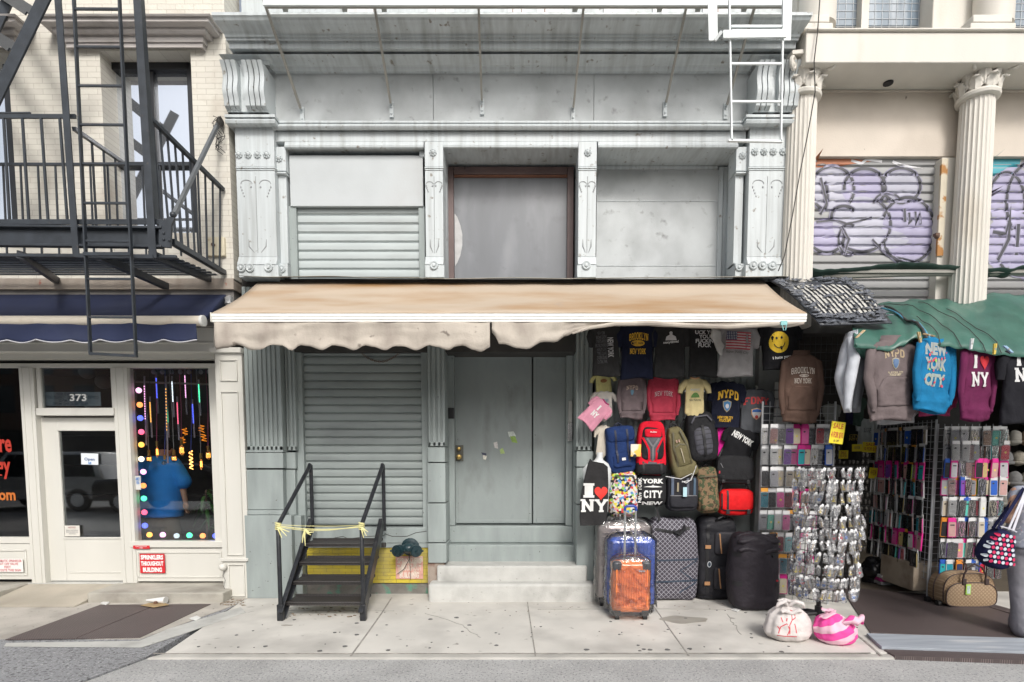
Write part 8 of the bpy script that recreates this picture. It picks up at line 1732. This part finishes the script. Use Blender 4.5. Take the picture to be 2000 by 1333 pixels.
obj('plug_clusters', m, mat('plug_white', (.4, .38, .42), .5), rl)
card('card_payment_sticker', 'blue and white payment sticker inside the lamp window edge', 265, 274, 930, 957, SF + .022, (.62, .62, .60), [('AMEX\nVISA', .1, .6, .8, (.04, .20, .55))], 0)
# plant
pl_ = thing('potted_plant', 'leafy green plant in the corner of the lamp window', 'plant', P(405, 1065, SF + .35)); pc = P(408, 1062, SF + .35); LF = mat('leaf_green', (.05, .14, .03), .4, var=.3, scale=8); m = MB(); rl2 = random.Random(4)
stem = MB()
for s_ in range(2):
    sx2 = pc.x + (-.02, .1)[s_]; stem.tube([(sx2, pc.y, .5), (sx2 + .01, pc.y, (1.25, .95)[s_])], .012, 6)
    for k in range(20):
        a = rl2.uniform(0, 2 * math.pi); L_ = rl2.uniform(.20, .36); z0_ = (1.22, .9)[s_] - rl2.random() * .28; d = Vector((math.cos(a), math.sin(a) * .7, 0)); sd_ = Vector((-d.y, d.x, 0)); b0 = Vector((sx2, pc.y, z0_)); up_ = rl2.uniform(.05, .2)
        m.grid(lambda u, v, d=d, sd_=sd_, b0=b0, L_=L_, up_=up_: b0 + d * (L_ * .75 * v) + Vector((0, 0, up_ * v * 1.5 - L_ * 1.15 * v * v)) + sd_ * ((u - .5) * .055 * math.sin(math.pi * min(1, v * .95 + .05))) + Vector((0, 0, -.01 * abs(u - .5))), 2, 8)
obj('foliage', m, LF, pl_, smooth=60); obj('stem', stem, RUST, pl_); obj('pot', MB().lathe([(.10, .2), (.14, .5), (.15, .5), (.13, .22)], (pc.x + .03, pc.y, 0), 18), RUST, pl_)
# counter goods behind
m = MB(); rl3 = random.Random(8)
sh_ = thing('shop_shelf', 'dark shelf with faint lamps at the back of the lamp shop', 'shelf', (-5, 2.6, 0)); 
for z in (1.0, 1.5, 2.0): m.box(-8, -3.9, 2.6, 2.9, z, z + .03)
obj('shelf_board', m, mat('dark_wood', (.06, .04, .03), .5, var=.3), sh_)
for k, (u, v) in enumerate([(361, 850), (394, 845), (398, 862), (418, 848), (357, 868)]):
    p = P(u, v, 2.4); t = thing('neon_lamp', 'small amber neon squiggle lamp, %s on the back shelf of the lamp shop' % ORD[k], 'lamp', p, 'amber lamps at the back of the lamp shop'); obj('tube', MB().tube([p + Vector((.05 * math.sin(j * 1.9 + k), 0, j * .014)) for j in range(9)], .005, 6), emis('neon', (1, .30, .02), 1.4), t)
for k, (u, v) in enumerate([(170, 726), (202, 746), (181, 789)]):
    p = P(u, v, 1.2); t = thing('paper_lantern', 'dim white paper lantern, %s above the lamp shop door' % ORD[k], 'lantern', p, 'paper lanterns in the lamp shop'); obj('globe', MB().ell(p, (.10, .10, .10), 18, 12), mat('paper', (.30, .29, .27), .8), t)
rp_ = thing('hanging_rope', 'thick tan rope knotted and hanging in the window at the frame edge', 'rope', P(24, 760, .6)); obj('rope', MB().tube([P(22, 712, .6), P(24, 800, .6), P(26, 850, .6)], .03, 10).ell(P(26, 868, .6), (.06, .06, .10), 12, 8, nz=.02, ns=20), mat('rope_tan', (.26, .2, .12), .9, bump=.8, bscale=60), rp_)
sp_ = thing('spiral_lamp', 'amber zigzag filament lamp low in the window at the frame edge', 'lamp', P(17, 1010, .6)); obj('tube', MB().tube([P(17 + 3 * math.sin(j * 1.6), 1000 + j * 2.2, .6) for j in range(14)], .006, 5), emis('neon', (0, 0, 0), 3), sp_)
# ------------------------------------------------------------------ people
SKIN = mat('skin', (.50, .29, .20), .5, var=.05, scale=20, bump=.05, bscale=200)
def body_mesh(name, mb, m, parent, vox=.010, it=6):
    o = obj(name, mb, m, parent, smooth=180); q = o.modifiers.new('r', 'REMESH'); q.mode = 'VOXEL'; q.voxel_size = vox; q.use_smooth_shade = True
    q = o.modifiers.new('s', 'SMOOTH'); q.factor = .5; q.iterations = it; return o
def limb(mb, pts, rr, n=16): mb.tube(pts, rr, n); [mb.ell(p, (r, r, r), 14, 8) for p, r in zip(pts, rr)]
def torso(mb, c, secs):
    mb.loft([ringxy(c[0] + dx, c[1] + dy, z, rx, ry, 32, .95) for z, rx, ry, dx, dy in secs])
def hand(mb, w_, d, side, s=1.0):
    """open relaxed hand: palm then five bent fingers and a thumb off the side"""
    d = Vector(d).normalized(); sd_ = Vector(side).normalized(); nn = d.cross(sd_).normalized(); w_ = Vector(w_)
    mb.ell(w_ + d * .045 * s, (.042 * s, .026 * s, .052 * s), 14, 10)
    for k, (o_, L_) in enumerate([(-.030, .070), (-.010, .082), (.010, .078), (.029, .062)]):
        b0 = w_ + d * .075 * s + sd_ * o_ * s; mb.tube([b0, b0 + d * L_ * .45 * s + nn * .006, b0 + d * L_ * .78 * s + nn * .018, b0 + d * L_ * s + nn * .034], [.0095 * s, .009 * s, .008 * s, .0065 * s], 8)
    b0 = w_ + d * .03 * s - sd_ * .034 * s; mb.tube([b0, b0 - sd_ * .022 * s + d * .028 * s + nn * .01, b0 - sd_ * .03 * s + d * .055 * s + nn * .018], [.013 * s, .011 * s, .008 * s], 8)
def head(mb, c, fwd, s=1.0, tilt=0):
    c = Vector(c); f = Vector(fwd).normalized(); sd_ = f.cross(Vector((0, 0, 1))).normalized()
    mb.ell(c, (.078 * s, .092 * s, .112 * s), 24, 16); mb.ell(c + f * .02 + Vector((0, 0, -.05)), (.060 * s, .066 * s, .065 * s), 18, 12)
    mb.ell(c + f * .098 + Vector((0, 0, -.012)), (.013, .018, .024), 10, 8); mb.ell(c + f * .085 + Vector((0, 0, -.058)), (.024, .012, .008), 10, 6)
    for s_ in (-1, 1): mb.ell(c + sd_ * s_ * .078 + Vector((0, 0, -.01)), (.012, .018, .030), 10, 8); mb.ell(c + f * .082 + sd_ * s_ * .031 + Vector((0, 0, .012)), (.016, .010, .008), 8, 6)
# man behind the lamp window, back turned, head bowed
my = .80; mc = P(315, 950, my); fl_ = .10; mx = mc.x
man = thing('person', 'man in a bright blue t-shirt and khaki shorts standing back turned inside the lamp shop', 'person', (mx, my, fl_))
b = MB(); sh_z = Z(893, my) - .02; hipz = Z(1008, my)
torso(b, (mx, my), [(hipz - .1, .19, .13, 0, 0), (hipz, .20, .14, 0, 0), (hipz + .2, .19, .14, 0, 0), (sh_z - .15, .21, .13, 0, .0), (sh_z - .03, .18, .10, 0, .01), (sh_z + .03, .07, .07, 0, .03)])
limb(b, [(mx, my + .03, sh_z), (mx, my + .06, sh_z + .07)], [.062, .058]); head(b, (mx, my + .13, sh_z + .13), (0, 1, -.6))
for s in (-1, 1):
    ex = .04 if s < 0 else 0
    limb(b, [(mx + s * .19, my, sh_z - .05), (mx + s * .27, my + .01 + ex * 3, sh_z - .34), (mx + s * (.29 - ex * 3), my + .03 + ex * 5, sh_z - .56)], [.062, .045, .031]); hand(b, (mx + s * (.29 - ex * 3), my + .03 + ex * 5, sh_z - .58), (0, .1, -1), (0, s, 0))
    limb(b, [(mx + s * .10, my, hipz - .05), (mx + s * .12, my, hipz - .45), (mx + s * .12, my - .02, fl_ + .08)], [.095, .062, .045]); b.ell((mx + s * .12, my + .06, fl_ + .045), (.05, .13, .045), 14, 8)
body_mesh('body', b, SKIN, man, .010)
s_ = MB(); torso(s_, (mx, my), [(hipz - .01, .255, .19, 0, 0), (hipz + .1, .265, .20, 0, 0), (hipz + .25, .25, .18, 0, 0), (sh_z - .18, .25, .16, 0, 0), (sh_z - .04, .21, .13, 0, 0), (sh_z + .035, .10, .09, 0, .02)])
for s in (-1, 1): limb(s_, [(mx + s * .17, my, sh_z - .05), (mx + s * .24, my, sh_z - .18), (mx + s * .285, my + .01, sh_z - .30)], [.085, .095, .105])
body_mesh('t_shirt', s_, mat('blue_jersey', (.02, .24, .72), .8, var=.08, bump=.2, bscale=200), man, .012)
s_ = MB(); torso(s_, (mx, my), [(hipz - .14, .205, .15, 0, 0), (hipz - .02, .215, .155, 0, 0), (hipz + .05, .205, .15, 0, 0)])
for s in (-1, 1): limb(s_, [(mx + s * .105, my, hipz - .1), (mx + s * .125, my, hipz - .3), (mx + s * .135, my, hipz - .48)], [.11, .115, .115])
body_mesh('shorts', s_, cloth('khaki', (.13, .10, .065)), man, .012); obj('hair', MB().ell((mx, my + .12, sh_z + .165), (.088, .098, .10), 24, 14, 1, 1, .008, 30), cloth('hair_dark', (.02, .014, .01)), man)
for s in (-1, 1): obj('shoe', MB().ell((mx + s * .12, my + .06, fl_ + .05), (.055, .14, .05), 16, 10, .7, .8), DARKG, man)
# woman walking at the picture edge
gw2 = G(2004, 1248); wx, wy = gw2.x + .03, gw2.y + .05
wom = thing('person', 'woman in a grey flowered blouse and grey trousers stepping out of the picture', 'person', (wx, wy, 0))
b = MB(); shz = 1.40; hz = .93
torso(b, (wx, wy), [(.82, .17, .13, 0, 0), (hz, .19, .15, 0, 0), (1.08, .155, .12, 0, 0), (1.28, .165, .12, 0, 0), (1.37, .15, .09, 0, 0), (1.43, .06, .06, 0, 0)])
limb(b, [(wx, wy, 1.40), (wx + .01, wy + .02, 1.49)], [.055, .050]); head(b, (wx + .06, wy + .03, 1.585), (.5, .8, 0))
limb(b, [(wx - .155, wy, 1.36), (wx - .215, wy - .05, 1.24), (wx - .265, wy - .05, 1.12), (wx - .15, wy + .10, 1.10), (wx - .06, wy + .18, 1.12)], [.055, .052, .046, .038, .028]); hand(b, (wx - .05, wy + .19, 1.12), (1, .6, .1), (0, 0, 1), .9)
limb(b, [(wx + .155, wy, 1.36), (wx + .20, wy + .02, 1.10), (wx + .20, wy + .10, .88)], [.052, .042, .028]); hand(b, (wx + .20, wy + .11, .86), (0, .2, -1), (0, 1, 0), .9)
legs = [[(wx - .085, wy, .86), (wx - .07, wy + .0, .48), (wx - .02, wy - .02, .08)], [(wx + .085, wy, .86), (wx + .12, wy + .12, .48), (wx + .08, wy + .12, .08)]]
for L_ in legs: limb(b, L_, [.095, .058, .04]); f_ = Vector(L_[2]); b.ell(f_ + Vector((.03, .05, -.04)), (.05, .11, .038), 14, 8)
body_mesh('body', b, SKIN, wom, .010)
FLOW = mat('flowered_blouse', (.27, .29, .35), .8, var=.15, scale=20, stain=(.42, .43, .47), st=(24, .56, .60), stain2=(.45, .10, .14), st2=(40, .66, .69))
s_ = MB(); torso(s_, (wx, wy), [(.86, .225, .18, 0, 0), (.95, .215, .175, 0, 0), (1.08, .19, .155, 0, 0), (1.27, .195, .145, 0, 0), (1.36, .175, .115, 0, 0), (1.425, .09, .075, 0, 0)])
for s in (-1, 1): limb(s_, [(wx + s * .14, wy, 1.355), (wx + s * .172, wy - .01, 1.31)], [.068, .066])
body_mesh('blouse', s_, FLOW, wom, .010, 3)
s_ = MB(); torso(s_, (wx, wy), [(.80, .20, .165, 0, 0), (.90, .215, .175, 0, 0), (.98, .19, .155, 0, 0)])
for L_, fx in zip(legs, (0, 0)): limb(s_, [L_[0], (Vector(L_[0]) + Vector(L_[1])) / 2, L_[1], (Vector(L_[1]) + Vector(L_[2])) / 2, Vector(L_[2]) + Vector((0, 0, .02))], [.125, .105, .085, .09, .11])
body_mesh('trousers', s_, cloth('trouser_grey', (.24, .235, .26)), wom, .012)
obj('hair', MB().ell((wx + .05, wy - .005, 1.61), (.10, .10, .12), 24, 14, 1, 1, .012, 30).ell((wx + .04, wy - .04, 1.52), (.085, .06, .12), 18, 12, 1, 1, .012, 30), cloth('hair_brown', (.05, .028, .016)), wom)
for L_ in legs: f_ = Vector(L_[2]); obj('shoe', MB().ell(f_ + Vector((.03, .05, -.04)), (.055, .12, .042), 16, 10, .7, .8), mat('shoe_dark', (.02, .02, .03), .4), wom)
# dotted tote on her elbow
tt = thing('tote_bag', 'navy tote with red and white dots hanging from the elbow of the woman', 'tote bag', (wx - .3, wy - .08, .8)); NVY = cloth('tote_navy', (.012, .014, .05)); Yt = wy - .12; tc_ = P(1935, 1068, Yt)
def tb_(u, v, dy=0): p = P(u, v, Yt); p.y += dy; return p
ring_ = lambda pts, ys: [[tb_(u, v, ys_ ) for u, v in pts] for ys_ in ys]
o1 = [(1944, 1028), (1972, 1037), (1976, 1060), (1972, 1106), (1950, 1116), (1925, 1106), (1908, 1088), (1914, 1068), (1930, 1045)]
m = MB(); cu, cv = 1944, 1074
for dy, f in ((-.07, .80), (-.085, .93), (-.05, 1.0), (.05, 1.0), (.085, .93), (.07, .8)): pass
m.loft([[tb_(cu + (u - cu) * f, cv + (v - cv) * f, dy) for u, v in o1] for dy, f in ((-.075, .78), (-.06, .94), (-.02, 1.0), (.05, 1.0), (.08, .9))]); obj('body', m, NVY, tt, smooth=60, sub=1); bt_ = m.bvh()
cols = {0: MB(), 1: MB()}; k = 0
for i in range(9):
    for j in range(7):
        u, v = 1922 + i * 7.5 + (j % 2) * 3.7 - j * 2.5, 1040 + j * 8.4 + i * 1.2; p = P(u, v, Yt)
        if bt_.ray_cast(Vector((p.x, p.y - 1, p.z)), Vector((0, 1, 0)))[0] is None or v > 1100 or u + .55 * (v - 1030) < 1936 or u > 1969: continue
        q = lay(disc(0, 0, .5, n=12), p.x, p.z, .031, .031, bt_, .006, y0=p.y - 1); cols[(i + j) % 2].add(q.v, q.f)
obj('red_dots', cols[0], mat('dot_red', (.60, .02, .10), .7), tt); obj('pale_dots', cols[1], mat('dot_white', (.55, .60, .66), .7), tt)
sp0, sp1 = tb_(1940, 1032, -.05), tb_(1968, 1038, -.05); e0 = Vector((wx - .16, wy - .07, 1.40))
obj('strap', MB().bar(sp0, e0 + Vector((.0, 0, .0)), .03, .006).bar(tb_(1946, 1034, .04), e0 + Vector((.02, .04, 0)), .03, .006), NVY, tt); obj('strap', MB().bar(sp1, e0 + Vector((.03, -.01, .01)), .022, .006).bar(tb_(1962, 1034, -.04), e0 + Vector((.012, -.02, .012)), .02, .006), mat('strap_white', (.6, .6, .66), .7), tt)
obj('pale_hem', MB().tube([tb_(1944, 1027, -.055), tb_(1958, 1031, -.07), tb_(1974, 1038, -.06)], .007, 6), mat('strap_white', (0, 0, 0)), tt)
# ------------------------------------------------------------------ parked cars seen in the shop glass
def car(name, label, x, y, L_, H_, hood, cm, van):
    t = thing(name, label, 'car', (x, y, 0)); W_ = 1.8; b = L_ / 2
    pr = [(-b, .35), (-b, .8), (-b + .1, .95), (-b + hood, 1.02), (-b + hood + .65, H_), (b - (.35 if van else 1.4), H_), (b - (.05 if van else .6), .98), (b, .9), (b, .35)]
    lo = [(x + px, pz) for px, pz in pr]; m = MB(); rings = []
    for dy, f in ((-.5, .93), (-.47, 1), (.47, 1), (.5, .93)): rings.append([Vector((px, y + dy * W_, .35 + (pz - .35) * f)) for px, pz in lo])
    m.loft(rings); obj('body', m, cm, t, smooth=30, bevel=.04); g = MB()
    for s in (-1, 1): g.add([(x - b + hood + .25, y + s * W_ * .505, 1.02), (x + b - (.3 if van else .9), y + s * W_ * .505, 1.02), (x + b - (.45 if van else 1.5), y + s * W_ * .505, H_ - .08), (x - b + hood + .75, y + s * W_ * .505, H_ - .08)], [(0, 1, 2, 3)])
    obj('side_windows', g, mat('car_glass', (.02, .025, .03), .05), t)
    for wx_ in (x - b + .85, x + b - .85):
        for s in (-1, 1): w_ = obj('wheel', MB().tube([(wx_, y + s * .78, .33), (wx_, y + s * .93, .33)], .33, 24), WHL, t); obj('rim', MB().tube([(wx_, y + s * .80, .33), (wx_, y + s * .945, .33)], .2, 12), ALU, w_)
    return t
car('parked_car', 'silver upright parked car across the road, mirrored in the lamp shop door', -14.6, -10.2, 4.6, 1.75, 1.1, mat('car_silver', (.40, .41, .42), .25, .6, coat=1), True)
car('parked_car', 'black parked saloon across the road, mirrored in the lamp shop window', -10.0, -9.6, 4.6, 1.42, 1.2, mat('car_black', (.02, .02, .022), .2, 0, coat=1), False)
# ------------------------------------------------------------------ litter
cup = thing('paper_cup', 'crushed white paper cup lying on the brown cellar hatch', 'cup', G(302, 1182)); g = G(302, 1184); obj('cup', MB().loft([[Vector((g.x + dx, g.y + .06 + r * math.cos(q), .05 + r * .8 * math.sin(q))) for q in [k * math.pi / 8 for k in range(16)]] for dx, r in ((-.13, .012), (.02, .04), (.09, .05))]), mat('paper_white', (.72, .72, .70), .6), cup, smooth=60); obj('brown_lid', MB().box(g.x - .01, g.x + .02, g.y, g.y + .03, .015, .05), mat('lid_b', (.16, .08, .05), .6), cup)
sc = thing('cardboard_scrap', 'torn tan scrap under the crushed cup on the hatch', 'scrap', G(300, 1187)); obj('scrap', MB().slab([G(275, 1186), G(300, 1190), G(330, 1185), G(322, 1181), G(290, 1182)], .017, .021), mat('tan_card', (.38, .27, .14), .8, var=.2), sc)
LT = ['white scrap of paper beside the hatch edge', 'thin white scrap near the low step', 'small white scrap before the round black bag']
for k, (u, v, w_) in enumerate([(381, 1210, 12), (205, 1180, 9), (1438, 1193, 10)]):
    t = thing('paper_scrap', LT[k], 'scrap', G(u, v)); m = MB(); a = [G(u - w_, v), G(u + w_ * .2, v + 4), G(u + w_, v - 1), G(u + w_ * .3, v - 5)]; m.slab([p + Vector((0, 0, 0)) for p in a], .005, .012); obj('scrap', m, mat('paper_white', (0, 0, 0)), t)
m = MB(); rl4 = random.Random(31)
for k in range(150):
    reg = k % 3; u, v = [(rl4.uniform(565, 705), rl4.uniform(1187, 1206)), (rl4.uniform(430, 480), rl4.uniform(1172, 1184)), (rl4.uniform(470, 1500), rl4.uniform(1176, 1200))][reg]
    g = G(u, v); s2 = rl4.uniform(.006, .022 if reg < 2 else .012); a = rl4.random() * 6.28; m.slab([g + Vector((s2 * math.cos(a + q), s2 * .6 * math.sin(a + q), 0)) for q in (0, 1.4, 2.9, 4.6)], .003, .003 + s2 * .3)
tag(obj('leaf_litter', m, mat('litter_mix', (.22, .17, .12), .8, var=.8, scale=25, stain=(.5, .5, .48), st=(9, .56, .6)), None, smooth=0), None, None, kind='stuff')
